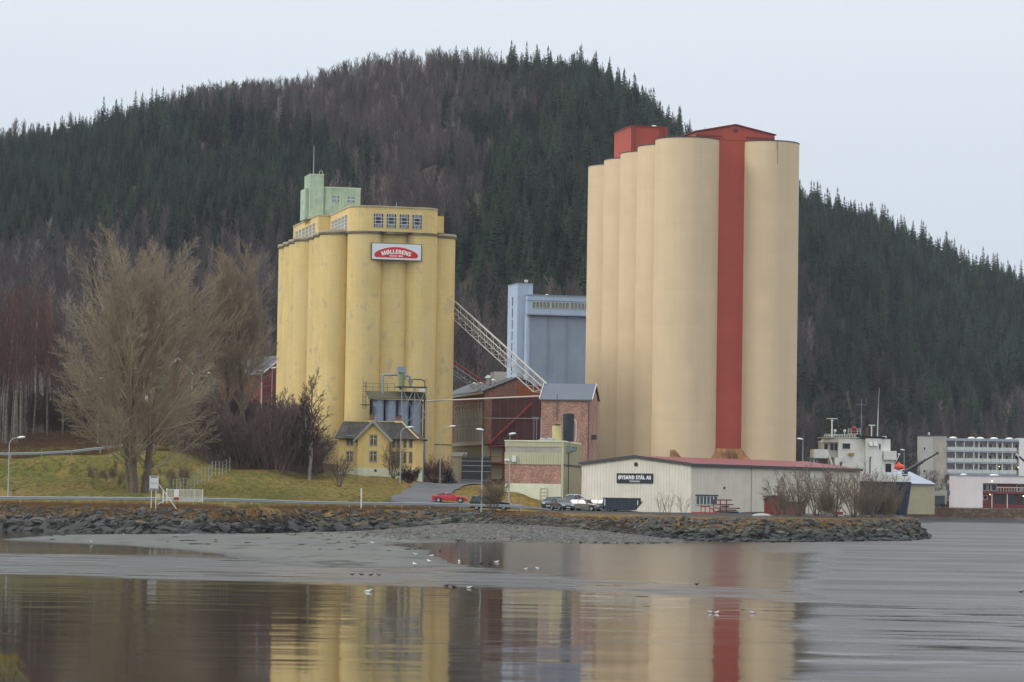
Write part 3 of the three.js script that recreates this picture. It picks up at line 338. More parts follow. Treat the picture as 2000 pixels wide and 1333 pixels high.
// ------------------------------------------------------------------ tank shed in front of the yellow silo
{
  const D = 446, o = P(776, 950, D), gy = 6.3, root = thing('tank_shed', 'open shed of four pale blue tanks below roof ducts, against the yellow silo', 'tank shed', V(o.x, gy, -D), 14 * DEG);
  const yy = (py) => Y(776, py, D) - gy, xs = [-3.05, -1.2, 0.65, 2.5];
  for (const x of xs) { part(root, 'tank', new Geo().cyl(x, 0, 0.6, yy(782), 0.82, 0.82, 24), M.tankBlue); }
  for (const x of xs) for (const y of [yy(805), yy(832)]) part(root, 'tank_band', new Geo().cyl(x, 0, y - 0.04, y + 0.04, 0.835, 0.835, 24), M.ductBlue);
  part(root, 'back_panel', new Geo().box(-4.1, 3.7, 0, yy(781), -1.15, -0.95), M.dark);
  const e0 = yy(779), e1 = yy(764.5); const roof = new Geo(); const a = V(-4.7, e0, 1.2), b = V(3.9, e0, 1.2), c = V(3.9, e1, -1.3), d = V(-4.7, e1, -1.3), dn = (v) => V(v.x, v.y - 0.12, v.z);
  roof.quad(a, b, c, d).quad(dn(d), dn(c), dn(b), dn(a)).quad(dn(a), dn(b), b, a).quad(dn(b), dn(c), c, b).quad(dn(d), dn(a), a, d); part(root, 'roof', roof, M.roofMoss);
  part(root, 'gable_panel', new Geo().tri(V(-4.3, e0 - 0.15, 1.0), V(-4.3, e1 - 0.15, -1.2), V(-4.3, e0 - 0.15, -1.2)).tri(V(-4.3, e0 - 0.15, -1.2), V(-4.3, e1 - 0.15, -1.2), V(-4.3, e0 - 0.15, 1.0)), M.oliveDark);
  for (const x of [-4.05, 3.62]) part(root, 'post', new Geo().box(x - 0.1, x + 0.1, 0, e0 - 0.13, 0.75, 0.95), M.trim);
  // braced steel tower
  const tw = new Geo(), tx0 = 0.1, tx1 = 2.0, tx2 = 3.75, ty = yy(757), tb = 2.4; for (const x of [tx0, tx1, tx2]) tw.bar(V(x, tb, 1.5), V(x, ty, 1.5), 0.07); const br = [[tx0, ty, tx1, yy(812)], [tx1, ty, tx0, yy(812)], [tx1, ty, tx2, yy(812)], [tx2, ty, tx1, yy(812)], [tx0, yy(835), tx1, yy(812)], [tx1, yy(835), tx2, yy(812)]]; for (const [x0, y0, x1, y1] of br) tw.bar(V(x0, y0, 1.5), V(x1, y1, 1.5), 0.045); part(root, 'braced_tower', tw, M.galv);
  const pf = new Geo().box(-0.4, 3.9, ty, ty + 0.12, -1.4, 1.7); part(root, 'platform', pf, M.trim);
  const rl = new Geo(); for (const y of [0.55, 1.1]) { rl.bar(V(-4.7, e1 + y, -1.2), V(-0.4, e1 + y, -1.2), 0.025); } for (let x = -4.7; x < -0.3; x += 1.07) rl.bar(V(x, e1, -1.2), V(x, e1 + 1.1, -1.2), 0.025); rl.bar(V(-0.4, ty + 1.1, 1.65), V(3.9, ty + 1.1, 1.65), 0.02).bar(V(3.9, ty + 1.1, 1.65), V(3.9, ty + 1.1, -1.2), 0.02); part(root, 'railing', rl, M.trim);
  const ld = new Geo(); for (const x of [-5.4, -4.95]) ld.bar(V(x, yy(800), 0.3), V(x, yy(747), 0.3), 0.035); for (let y = yy(800); y < yy(748); y += 0.4) ld.bar(V(-5.4, y, 0.3), V(-4.95, y, 0.3), 0.025); for (let k = 0; k < 5; k++) { const y = yy(797) + k * 0.75; ld.tube([V(-5.45, y, 0.3), V(-5.4, y, 0.9), V(-4.95, y, 0.9), V(-4.9, y, 0.3)], 0.025, 5, 10); } part(root, 'ladder', ld, M.trim);
  part(root, 'ladder_landing', new Geo().box(-5.6, -4.1, yy(792) - 0.1, yy(792), -0.6, 1.0), M.trim);
  const fy = yy(757); const hop = new Geo().cyl(0.3, 0, fy, fy + 2.2, 0.42, 0.42, 16).add(new THREE.CylinderGeometry(0.42, 0.2, 0.5, 16), TRS(0.3, fy - 0.1, 0)); part(root, 'filter_body', hop, M.ductGreen); part(root, 'filter_head', new Geo().box(-0.32, 0.88, fy + 2.15, fy + 3.0, -0.5, 0.5), M.ductBlue);
  const dl = new Geo().tube([V(-2.3, e1 - 0.4, -0.6), V(-2.3, fy + 1.55, -0.6), V(-2.15, fy + 1.8, -0.6), V(-0.2, fy + 1.85, -0.4)], 0.16, 8, 30); part(root, 'duct', dl, M.ductBlue);
  const dr = new Geo().tube([V(0.75, fy + 1.4, 0.1), V(1.0, fy + 1.75, 0.1), V(1.5, fy + 1.6, 0.1), V(1.65, fy + 1.2, 0.1), V(1.65, fy + 0.1, 0.1)], 0.17, 8, 30); part(root, 'duct', dr, M.ductBlue); part(root, 'cyclone', new Geo().cyl(1.65, 0.1, fy + 0.3, fy + 1.2, 0.2, 0.36, 14), M.ductBlue);
  part(root, 'duct', new Geo().tube([V(1.9, fy + 1.2, 0.6), V(3.2, fy + 1.2, 0.6), V(3.65, fy + 0.9, 0.6), V(3.7, fy + 0.2, 0.6), V(3.7, 1.6, 0.9)], 0.08, 8, 40), M.trim); part(root, 'control_box', new Geo().box(2.6, 3.5, fy - 0.6, fy - 0.15, 1.52, 1.8), M.white);
  // pale shed beside it
  const p2 = P(817, 935, 436), sh = thing('lean_to_shed', 'narrow pale corrugated shed with a dark panel between the yellow house and silo', 'shed', V(p2.x, 5.6, -436), 14 * DEG); const hy = Y(817, 862, 436) - 5.6; const wl = new Geo(); wl.box(-0.75, 0.75, -0.5, hy, -2.5, 0); for (let x = -0.7; x < 0.72; x += 0.14) wl.box(x - 0.03, x + 0.03, -0.5, hy - 0.05, 0.001, 0.035); part(sh, 'wall', wl, M.tankBlue); part(sh, 'panel', new Geo().box(-0.7, 0.65, Y(817, 900, 436) - 5.6, Y(817, 881, 436) - 5.6, 0.04, 0.08), M.trim); part(sh, 'roof', new Geo().box(-0.95, 0.9, hy, hy + 0.12, -2.6, 0.3), M.trim);
}
// ------------------------------------------------------------------ yellow house
{
  const D = 428, o = P(735, 930, D), gy = o.y + 0.0, root = thing('yellow_house', 'small yellow wooden house with dark slate roof and two brick chimneys', 'house', V(o.x, gy, -D), -10 * DEG);
  const k = 428 / 6000, xx = (px) => (px - 735) * k / Math.cos(10 * DEG), yy = (py) => Y(735, py, D) - gy;
  const xl = xx(655), xr = xx(806), xm0 = xx(697), xm1 = xx(759), ye = yy(856), yr = yy(823), yb = yy(915), dpt = 7; // main body, cross gable xm0..xm1
  const wall = new Geo().box(xl, xr, yb, ye + 0.15, -dpt, -1.4); // main volume set back behind the cross gable
  const mid = (xm0 + xm1) / 2; const gp = [[xm0, yb], [xm1, yb], [xm1, ye], [mid, yr - 0.1], [xm0, ye]]; wall.ext(gp, -2, 0);
  part(root, 'wall', wall, M.houseYellow);
  const clad = new Geo(); for (let x = xm0 + 0.12; x < xm1; x += 0.16) { const t = 1 - Math.abs(x - mid) / (xm1 - mid); clad.box(x - 0.015, x + 0.015, yb, Math.min(lerp(ye, yr - 0.15, t)), 0.001, 0.018); } for (let x = xl + 0.1; x < xr; x += 0.16) if (x < xm0 || x > xm1) clad.box(x - 0.015, x + 0.015, yb, ye + 0.1, -1.399, -1.382); part(root, 'cladding_batten', clad, M.houseYellow, null, 'stuff');
  part(root, 'foundation', new Geo().box(xl + 0.05, xr - 0.05, yy(940), yb - 0.002, -dpt, -1.35).box(xm0 + 0.04, xm1 - 0.04, yy(940), yb - 0.002, -1.345, 0.05), M.plinth);
  part(root, 'cellar_window', new Geo().box(mid + 0.2, mid + 0.55, yy(922), yy(917.5), 0.051, 0.07), M.glass);
  // roof: main ridge along x, hipped right end, and the cross gable
  const zf = -1.4 + 0.45, zb = -dpt - 0.4, zm = (-1.4 - dpt) / 2, ov = 0.55, up = 0.14; const rf = new Geo(); const l = xl - ov, rr = xr + ov, el = ye - 0.05, hip = 2.6;
  const q = (a, b, c, d) => { rf.quad(a, b, c, d); const s = V(0, -up, 0); rf.quad(d.clone().add(s), c.clone().add(s), b.clone().add(s), a.clone().add(s)).quad(a.clone().add(s), b.clone().add(s), b, a); };
  q(V(l, el, zf), V(rr, el, zf), V(xr - hip, yr, zm), V(l + 0.5, yr, zm)); q(V(rr, el, zb), V(l, el, zb), V(l + 0.5, yr, zm), V(xr - hip, yr, zm)); rf.tri(V(rr, el, zf), V(rr, el, zb), V(xr - hip, yr, zm)); rf.tri(V(l, el, zb), V(l, el, zf), V(l + 0.5, yr, zm));
  q(V(xm0 - 0.5, ye - 0.42, 0.5), V(mid, yr + 0.02, 0.5), V(mid, yr + 0.02, zm), V(xm0 - 0.5, ye - 0.42, zm + 1.5)); q(V(mid, yr + 0.02, 0.5), V(xm1 + 0.5, ye - 0.42, 0.5), V(xm1 + 0.5, ye - 0.42, zm + 1.5), V(mid, yr + 0.02, zm)); part(root, 'roof', rf, M.roofDark);
  const bb = new Geo(); bb.beam(V(xm0 - 0.52, ye - 0.5, 0.53), V(mid, yr - 0.04, 0.53), 0.09, 0.3).beam(V(xm1 + 0.52, ye - 0.5, 0.56), V(mid, yr - 0.04, 0.56), 0.09, 0.3); part(root, 'bargeboard', bb, M.frameGrey);
  const rc = new Geo().box(l + 0.5, xr - hip, yr + 0.0, yr + 0.1, zm - 0.14, zm + 0.14).beam(V(xr - hip, yr + 0.05, zm), V(rr, el + 0.05, zf), 0.14, 0.08); part(root, 'ridge_cap', rc, M.houseYellow);
  for (const [px, w] of [[711.5, 0.62], [764, 0.72]]) { const x = xx(px); const ch = part(root, 'chimney', new Geo().box(x - w / 2, x + w / 2, yr - 1.0, yy(px < 730 ? 808 : 811.5), zm - 0.3, zm + 0.35), M.brickDark); part(ch, 'chimney_cap', new Geo().box(x - w / 2 - 0.06, x + w / 2 + 0.06, yy(px < 730 ? 808 : 811.5), yy(px < 730 ? 808 : 811.5) + 0.12, zm - 0.36, zm + 0.41), M.trim); part(ch, 'flashing', new Geo().box(x - w / 2 - 0.08, x + w / 2 + 0.12, yr - 0.1, yr + 0.18, zm - 0.4, zm + 0.45), M.houseYellow); }
  const wo = { frame: M.frameGrey, b: 0.13, bars: M.white, bw: 0.06, v: [0.5], h: [0.66] };
  for (const py of [860.5, 892]) { windowAt(root, xx(728), yy(py), 0.0, 0.85, 1.32, wo); windowAt(root, xx(677), yy(py + 0.5), -1.4, 0.8, 1.25, wo); }
  for (const [px, w] of [[764.5, 0.38], [772.5, 0.38], [786, 0.34], [797.5, 0.4]]) for (const py of [866, 893]) windowAt(root, xx(px), yy(py), -1.4, w, py < 880 ? 1.05 : 1.5, { frame: M.frameGrey, b: 0.07 });
  part(root, 'drainpipe', new Geo().tube([V(xm1 + 0.4, ye - 0.35, 0.4), V(xm1 + 0.15, ye - 0.8, 0.12), V(xm1 + 0.12, ye - 1.3, 0.1), V(xm1 + 0.12, yy(928), 0.1)], 0.06, 6, 20), M.trim);
  part(root, 'corner_board', new Geo().box(xm0 - 0.02, xm0 + 0.14, yb, ye - 0.1, 0.002, 0.03).box(xm1 - 0.14, xm1 + 0.02, yb, ye - 0.1, 0.002, 0.03), M.houseYellow);
}
// ------------------------------------------------------------------ cream silos
{
  const D = 460, A = P(1343, 300, D), gy = 3, root = thing('tall_silo', 'tall cream concrete silo cluster with a red central shaft, behind the steel warehouse', 'silo', V(A.x, gy, -D), 13.3 * DEG), r = 4.86, top = 58.3 - gy;
  for (let k = 0; k < 5; k++) for (const x of [0, 12.55]) { part(root, 'silo_cylinder', new Geo().cyl(x, -k * 9.9, -2, top, r, r, 56, false, x * 1.7 + k * 5, x * 2.3 + k * 7), M.cream); part(root, 'silo_rim', new Geo().cyl(x, -k * 9.9, top + 0.002, top + 0.14, r + 0.05, r + 0.05, 56), M.trim); }
  part(root, 'shaft', new Geo().box(4.2, 8.42, -2, top + 0.6, -40, 2.3), M.red, 'red shaft between the two front cylinders');
  const gz0 = -24, gz1 = 2.35, cx = 6.75, hw = 6.2, ey = 59.45 - gy, ay = 60.75 - gy; const hh = new Geo().ext([[cx - hw, top + 0.16], [cx + hw, top + 0.16], [cx + hw, ey], [cx, ay], [cx - hw, ey]], gz0, gz1); part(root, 'headhouse', hh, M.red, 'low red gabled headhouse across the front cylinders');
  const rf = new Geo(); for (const s of [-1, 1]) { const a = V(cx, ay + 0.02, gz1 + 0.2), b = V(cx + s * (hw + 0.25), ey + 0.0, gz1 + 0.2), c = V(cx + s * (hw + 0.25), ey, gz0), d = V(cx, ay + 0.02, gz0); const u = V(0, 0.13, 0); if (s > 0) rf.quad(a.clone().add(u), b.clone().add(u), c.clone().add(u), d.clone().add(u)); else rf.quad(d.clone().add(u), c.clone().add(u), b.clone().add(u), a.clone().add(u)); rf.quad(a, a.clone().add(u), b.clone().add(u), b); rf.quad(b, b.clone().add(u), c.clone().add(u), c); rf.quad(a, b, c, d); } part(root, 'headhouse_roof', rf, M.roofRedDk ||= plain('#7e3a34', 0.7));
  part(root, 'eave_trim', new Geo().box(cx - hw - 0.02, 4.7, top + 0.55, top + 0.8, gz1 + 0.002, gz1 + 0.06).box(8.44, cx + hw + 0.02, top + 0.5, top + 0.75, gz1 + 0.002, gz1 + 0.06), M.roofRedDk);
  part(root, 'wall_lamp', new Geo().box(cx - 0.25, cx + 0.25, ay - 0.95, ay - 0.6, gz1, gz1 + 0.25), M.trim);
  const ly = Y(1260, 250, 484) - gy, lift = new Geo().box(-2.35, 3.6, top - 1, ly, -33.5, -23.5); part(root, 'lift_house', lift, M.red); part(root, 'lift_house_cap', new Geo().box(-2.45, 3.7, ly, ly + 0.18, -33.6, -23.4), M.roofRedDk); for (const x of [-1.9, 2.5, 3.2]) part(root, 'downpipe', new Geo().bar(V(x, ly - 0.1, -23.35), V(x, top + 0.3, -23.35), 0.16), M.roofRedDk);
  part(root, 'railing', new Geo().bar(V(-1, top + 1.1, -22), V(2.2, top + 1.1, -22), 0.04).bar(V(-1, top, -22), V(-1, top + 1.1, -22), 0.04).bar(V(2.2, top, -22), V(2.2, top + 1.1, -22), 0.04), M.roofRedDk);
  part(root, 'roof_vent', new Geo().cyl(2.4, -27, ly + 0.18, ly + 0.5, 0.3, 0.3, 10).sph(2.4, ly + 0.55, -27, 0.45, 0.25, 0.45), M.offwhite);
  // rusty boarded canopy where the shaft meets the ground floor
  const cp = new Geo(), y0 = 12.1 - gy, y1 = 7.2 - gy; const a = V(4.4, y0, 2.4), b = V(8.8, y0, 2.4), c = V(12.2, y1, 6.2), d = V(-2.6, y1 + 0.5, 6.2), e = V(-3.4, y0 - 0.4, 4.4); cp.quad(d, c, b, a).tri(d, a, e); cp.quad(V(4.4, y0, 2.4), V(8.8, y0, 2.4), V(8.8, y0 - 3, 0), V(4.4, y0 - 3, 0)); cp.quad(V(-2.6, y1 - 4, 6.2), V(12.2, y1 - 4, 6.2), c, d).tri(e, V(-3.4, y1 - 4, 4.4), d).tri(V(-3.4, y1 - 4, 4.4), V(-2.6, y1 - 4, 6.2), d); part(root, 'canopy', cp, M.rust, 'brown rusty canopy around the foot of the shaft');
  part(root, 'stain', new Geo().add(new THREE.CylinderGeometry(r + 0.012, r + 0.012, 3.4, 2, 1, true, 0, 0.03), TRS(12.55, top - 1.72, 0)).add(new THREE.CylinderGeometry(r + 0.014, r + 0.014, 1.2, 2, 1, true, -0.02, 0.05), TRS(12.55, top - 0.62, 0)), M.stain ||= plain('#a39274', 0.9));
}
// ------------------------------------------------------------------ blue-grey silo
{
  const D = 560, A = P(1027, 650, D), gy = 8, root = thing('blue_silo', 'blue-grey concrete silo with stair tower and ribbon window, behind the brick mill', 'silo', V(A.x, gy, -D), 14 * DEG), kk = D / 6000 / 0.97, yy = (py) => Y(1080, py, D) - gy, xx = (px) => (px - 1027) * kk;
  const w = 15.5; part(root, 'stair_tower', new Geo().box(xx(1011.5), xx(1041), -3, Y(1020, 554, D) - gy, -8, -0.6), M.blueLight); part(root, 'roof_edge', new Geo().box(xx(1011.5) - 0.08, xx(1041) + 0.08, Y(1020, 554, D) - gy, Y(1020, 552.5, D) - gy, -8.08, -0.52), M.blue);
  for (let y = yy(588); y > 6; y -= 2.1) part(root, 'slit_window', new Geo().box(xx(1011.5) - 0.02, xx(1011.5) - 0.01, y - 0.85, y + 0.85, -4.6, -4.1), M.glass);
  part(root, 'headhouse', new Geo().box(xx(1027), xx(1027) + w, yy(616), yy(578), -14, 0.9), M.blueLight); part(root, 'headhouse_cap', new Geo().box(xx(1027) - 0.1, xx(1027) + w, yy(578), yy(576.5), -14, 1.0), M.blue); part(root, 'headhouse_band', new Geo().box(xx(1027) - 0.06, xx(1027) + w, yy(588.5), yy(587), -14, 0.98).box(xx(1027) - 0.06, xx(1027) + w, yy(616.5), yy(614), -14, 0.98), M.blue);
  for (let i = 0; i < 4; i++) { const x0 = xx(1036) + i * 3.62; windowAt(root, x0 + 1.7, yy(596.5), 0.9, 3.3, 1.05, { glass: M.glassPale, frame: M.offwhite, b: 0.05, bw: 0.09, v: [0.2, 0.4, 0.6, 0.8] }); }
  part(root, 'silo_core', new Geo().box(xx(1030), xx(1027) + w, -3, yy(615), -14, -0.2), M.blue); for (let i = 0; i < 4; i++) { const x = xx(1033) + 1.75 + i * 3.62; part(root, 'silo_bay', new Geo().box(x - 1.805, x + 1.805, -3, yy(616.6) - i * 0.002, -0.198, 0.35 + i * 0.003), M.blue); part(root, 'pilaster', new Geo().box(x + 1.68, x + 1.93, -3, yy(616.6) - 0.01, 0.3, 0.5), M.blueMid ||= mat({ map: M.blue.map, color: new THREE.Color(0.86, 0.88, 0.92), roughness: 0.85 })); } part(root, 'corner_rib', new Geo().cyl(xx(1029.5), 0.1, -3, yy(616.6), 0.5, 0.5, 16), M.blueLight);
  part(root, 'roof_vent', new Geo().cyl(xx(1078), -4, yy(576.5), yy(574), 0.3).sph(xx(1078), yy(573.8), -4, 0.4, 0.2, 0.4), M.white); part(root, 'roof_vent', new Geo().bar(V(xx(1034), yy(553), -3), V(xx(1034), yy(548), -3), 0.1).cbox(xx(1034), yy(547.5), -3, 0.6, 0.4, 0.4), M.offwhite);
}
// ------------------------------------------------------------------ brick mill with gable
{
  const D = 470, A = P(945, 850, D), gy = 6, root = thing('brick_mill', 'dark red brick mill with grey gabled roof between the yellow silo and the brick tower', 'mill', V(A.x, gy, -D), 13 * DEG), kk = D / 6000 / 0.974, yy = (py) => Y(950, py, D) - gy, xx = (px) => (px - 945) * kk;
  const L = 34, ye = yy(764.5), ya = yy(736.5), W = xx(1078), mid = xx(1011), yl = yy(868);
  part(root, 'wall', new Geo().ext([[0, yl], [W, yl], [W, ye - 0.6], [mid, ya - 0.1], [0, ye - 0.1]], -L, 0), M.brickDark);
  const rf = new Geo(), o = 0.35; const a = V(-o, ye - 0.12, o), b = V(mid, ya + 0.05, o), c = V(mid, ya + 0.05, -L - o), d = V(-o, ye - 0.12, -L - o), e = V(W + o, ye - 0.7, o), f = V(W + o, ye - 0.7, -L - o), u = V(0, 0.16, 0), U = (v) => v.clone().add(u);
  rf.quad(U(a), U(b), U(c), U(d)).quad(U(b), U(e), U(f), U(c)).quad(a, b, U(b), U(a)).quad(b, e, U(e), U(b)).quad(d, a, U(a), U(d)); part(root, 'roof', rf, M.roofGrey);
  part(root, 'fascia', new Geo().box(-0.42, -0.36, ye - 0.42, ye - 0.1, -L, 0.3), M.offwhite);
  for (const z of [-2.2, -4.3, -6.4, -8.5, -10.6, -12.7, -14.8, -16.9, -19, -21.1]) { windowAt(root, -0.01, yy(792), z, 0.9, 0.75, { turn: -Math.PI / 2, frame: M.offwhite, b: 0.07, v: [0.5] }); windowAt(root, -0.01, yy(830), z, 0.85, 4.9, { turn: -Math.PI / 2, frame: M.offwhite, b: 0.09, v: [0.5], h: [0.42, 0.55], bw: 0.09 }); part(root, 'pilaster', new Geo().box(-0.07, -0.002, yl, yy(799), z + 0.75, z + 1.3), M.concrete); }
  part(root, 'sill_band', new Geo().box(-0.3, -0.001, yl - 0.1, yl + 0.35, -L, 0.1), M.offwhite); part(root, 'base_wall', new Geo().box(-0.15, W * 0.28, -1, yl - 0.1, -L, -0.3), M.oliveDark);
  part(root, 'base_wall', new Geo().box(W * 0.28, W, -1, yl - 0.001, -L, -1.2), M.brickDark); part(root, 'cladding_panel', new Geo().box(xx(1009), W + 0.1, yy(776), yy(752), 0.005, 0.12), M.orangePanel, 'orange-brown panel below the gable');
  for (let x = xx(960); x < W; x += 1.3) part(root, 'dark_cladding', new Geo().box(x, x + 1.22, yl, yy(777), 0.004, 0.05), M.cladDark ||= mat({ map: sid([84, 52, 46], 211, 0.3), roughness: 0.9 }));
  part(root, 'inclined_pipe', new Geo().bar(V(xx(1036), yy(786), 0.7), V(xx(953), yy(868), 0.7), 0.18, 10), M.redSteel, 'dark red inclined pipe');
  part(root, 'balcony', new Geo().box(xx(955), xx(990), yy(872), yy(870), -1.2, 1).box(xx(955), xx(990), yy(905), yy(903), -1.2, 1).bar(V(xx(956), yy(945), 0.9), V(xx(956), yy(868), 0.9), 0.09).bar(V(xx(985), yy(945), 0.9), V(xx(985), yy(868), 0.9), 0.09).bar(V(xx(956), yy(892), 0.9), V(xx(985), yy(892), 0.9), 0.05).bar(V(xx(956), yy(913), 0.9), V(xx(985), yy(913), 0.9), 0.05), M.redSteel);
  part(root, 'corner_pipe', new Geo().bar(V(-0.1, yl, 0.15), V(-0.1, ye, 0.15), 0.09), M.trim);
  const vents = [[926, 742, 0.45], [949, 739, 0.8], [956, 742, 0.5], [937, 745, 0.4]]; for (const [px, py, s] of vents) { const z = -9 - (949 - px) * 0.45, x = 2.6, y = lerp(ye, ya, x / mid); part(root, 'roof_vent', new Geo().cyl(x, z, y - 0.2, y + s * 1.6, s * 0.45, s * 0.45, 12).cyl(x, z, y + s * 1.6, y + s * 2.2, s * 0.85, s * 0.3, 12), M.lampHead); }
  const ac = new Geo().box(mid - 2.4, mid - 0.4, ya - 0.6, ya + 1.1, -9, -6.5); for (let x = mid - 2.3; x < mid - 0.5; x += 0.3) ac.box(x, x + 0.08, ya - 0.2, ya + 1, -6.499, -6.4); part(root, 'roof_unit', ac, M.offwhite);
}
// ------------------------------------------------------------------ gate and portal beside the mill
{
  const D = 446, A = P(912, 943, D), gy = A.y - 0.2, g = thing('slatted_gate', 'tall dark slatted gate with horizontal rails at the top of the driveway', 'gate', V(A.x, gy, -D), 8 * DEG); const k = D / 6000, h = Y(920, 889, D) - gy;
  for (let x = -0.7; x < 3.4; x += 0.24) part(g, 'slat', new Geo().box(x, x + 0.15, 0.1, h - (x * 7 % 0.3), -0.04, 0.04), M.trim); const rl = new Geo(); for (const q of [0.12, 0.42, 0.62, 0.78]) rl.box(-0.8, 3.5, h * q, h * q + 0.09, 0.05, 0.13); part(g, 'rail', rl, M.frameGrey); part(g, 'backing', new Geo().box(-0.75, 3.4, 0.1, h - 0.4, -0.4, -0.3), M.dark);
  const p = thing('gate_portal', 'beige panel in a white concrete frame between the yellow silo and the gate', 'gateway', V(P(893, 943, D).x, gy, -D - 0.6), 8 * DEG); const hp = Y(893, 884, D) - gy; part(p, 'panel', new Geo().box(-1.0, 0.95, 0, hp - 0.6, -0.2, 0), M.beige); part(p, 'frame', new Geo().box(0.96, 1.35, 0, hp, -0.5, 0.15).box(-1.0, 0.955, hp - 0.59, hp, -0.5, 0.12), M.concrete);
}
// ------------------------------------------------------------------ brick tower
{
  const D = 432, A = P(1152, 900, D), gy = 4.5, th = -11, root = thing('brick_tower', 'square pink brick tower with a dark slate gable roof beside the cream silos', 'tower', V(A.x, gy, -D), th * DEG), kk = D / 6000 / Math.cos(th * DEG), xx = (px) => (px - 1152) * kk, yy = (py) => Y(1110, py, D) - gy, L = 6.6, x0 = xx(1056), ye = yy(780.5), ya = yy(750) ;
  const wl = new Geo().box(x0, 0, -2, ye, -L, 0); wl.tri(V(0, ye, 0), V(0, ye, -L), V(0, ya - 0.2, -L / 2)).tri(V(x0, ye, -L), V(x0, ye, 0), V(x0, ya - 0.2, -L / 2)); part(root, 'wall', wl, M.brickTower);
  const rf = new Geo(), o = 0.25, u = V(0, 0.15, 0), U = (v) => v.clone().add(u); const a = V(x0 - o, ye - 0.15, o), b = V(o, ye - 0.15, o), c = V(o, ya, -L / 2), d = V(x0 - o, ya, -L / 2), e = V(o, ye - 0.15, -L - o), f = V(x0 - o, ye - 0.15, -L - o); rf.quad(U(a), U(b), U(c), U(d)).quad(U(e), U(f), U(d), U(c)).quad(a, b, U(b), U(a)).quad(b, c, U(c), U(b)).quad(c, e, U(e), U(c)).quad(d, a, U(a), U(d)); part(root, 'roof', rf, M.roofSlate);
  part(root, 'verge', new Geo().beam(V(o + 0.02, ye, o), V(o + 0.02, ya + 0.15, -L / 2), 0.06, 0.25).beam(V(x0 - o - 0.02, ye, o), V(x0 - o - 0.02, ya + 0.15, -L / 2), 0.06, 0.25), M.lampHead);
  part(root, 'downpipe', new Geo().bar(V(-0.25, -1, 0.1), V(-0.25, ye, 0.1), 0.06), M.trim); part(root, 'vent_pipe', new Geo().bar(V(xx(1087), yy(822), 0.12), V(xx(1087), yy(770), 0.12), 0.05), M.trim); part(root, 'wall_lamp', new Geo().box(0.02, 0.7, yy(858), yy(849), -1.6, -1.0), M.trim); part(root, 'loading_slot', new Geo().box(x0 - 0.06, x0 + 0.1, yy(868), yy(816), -1.4, 0.03), M.concrete);
}
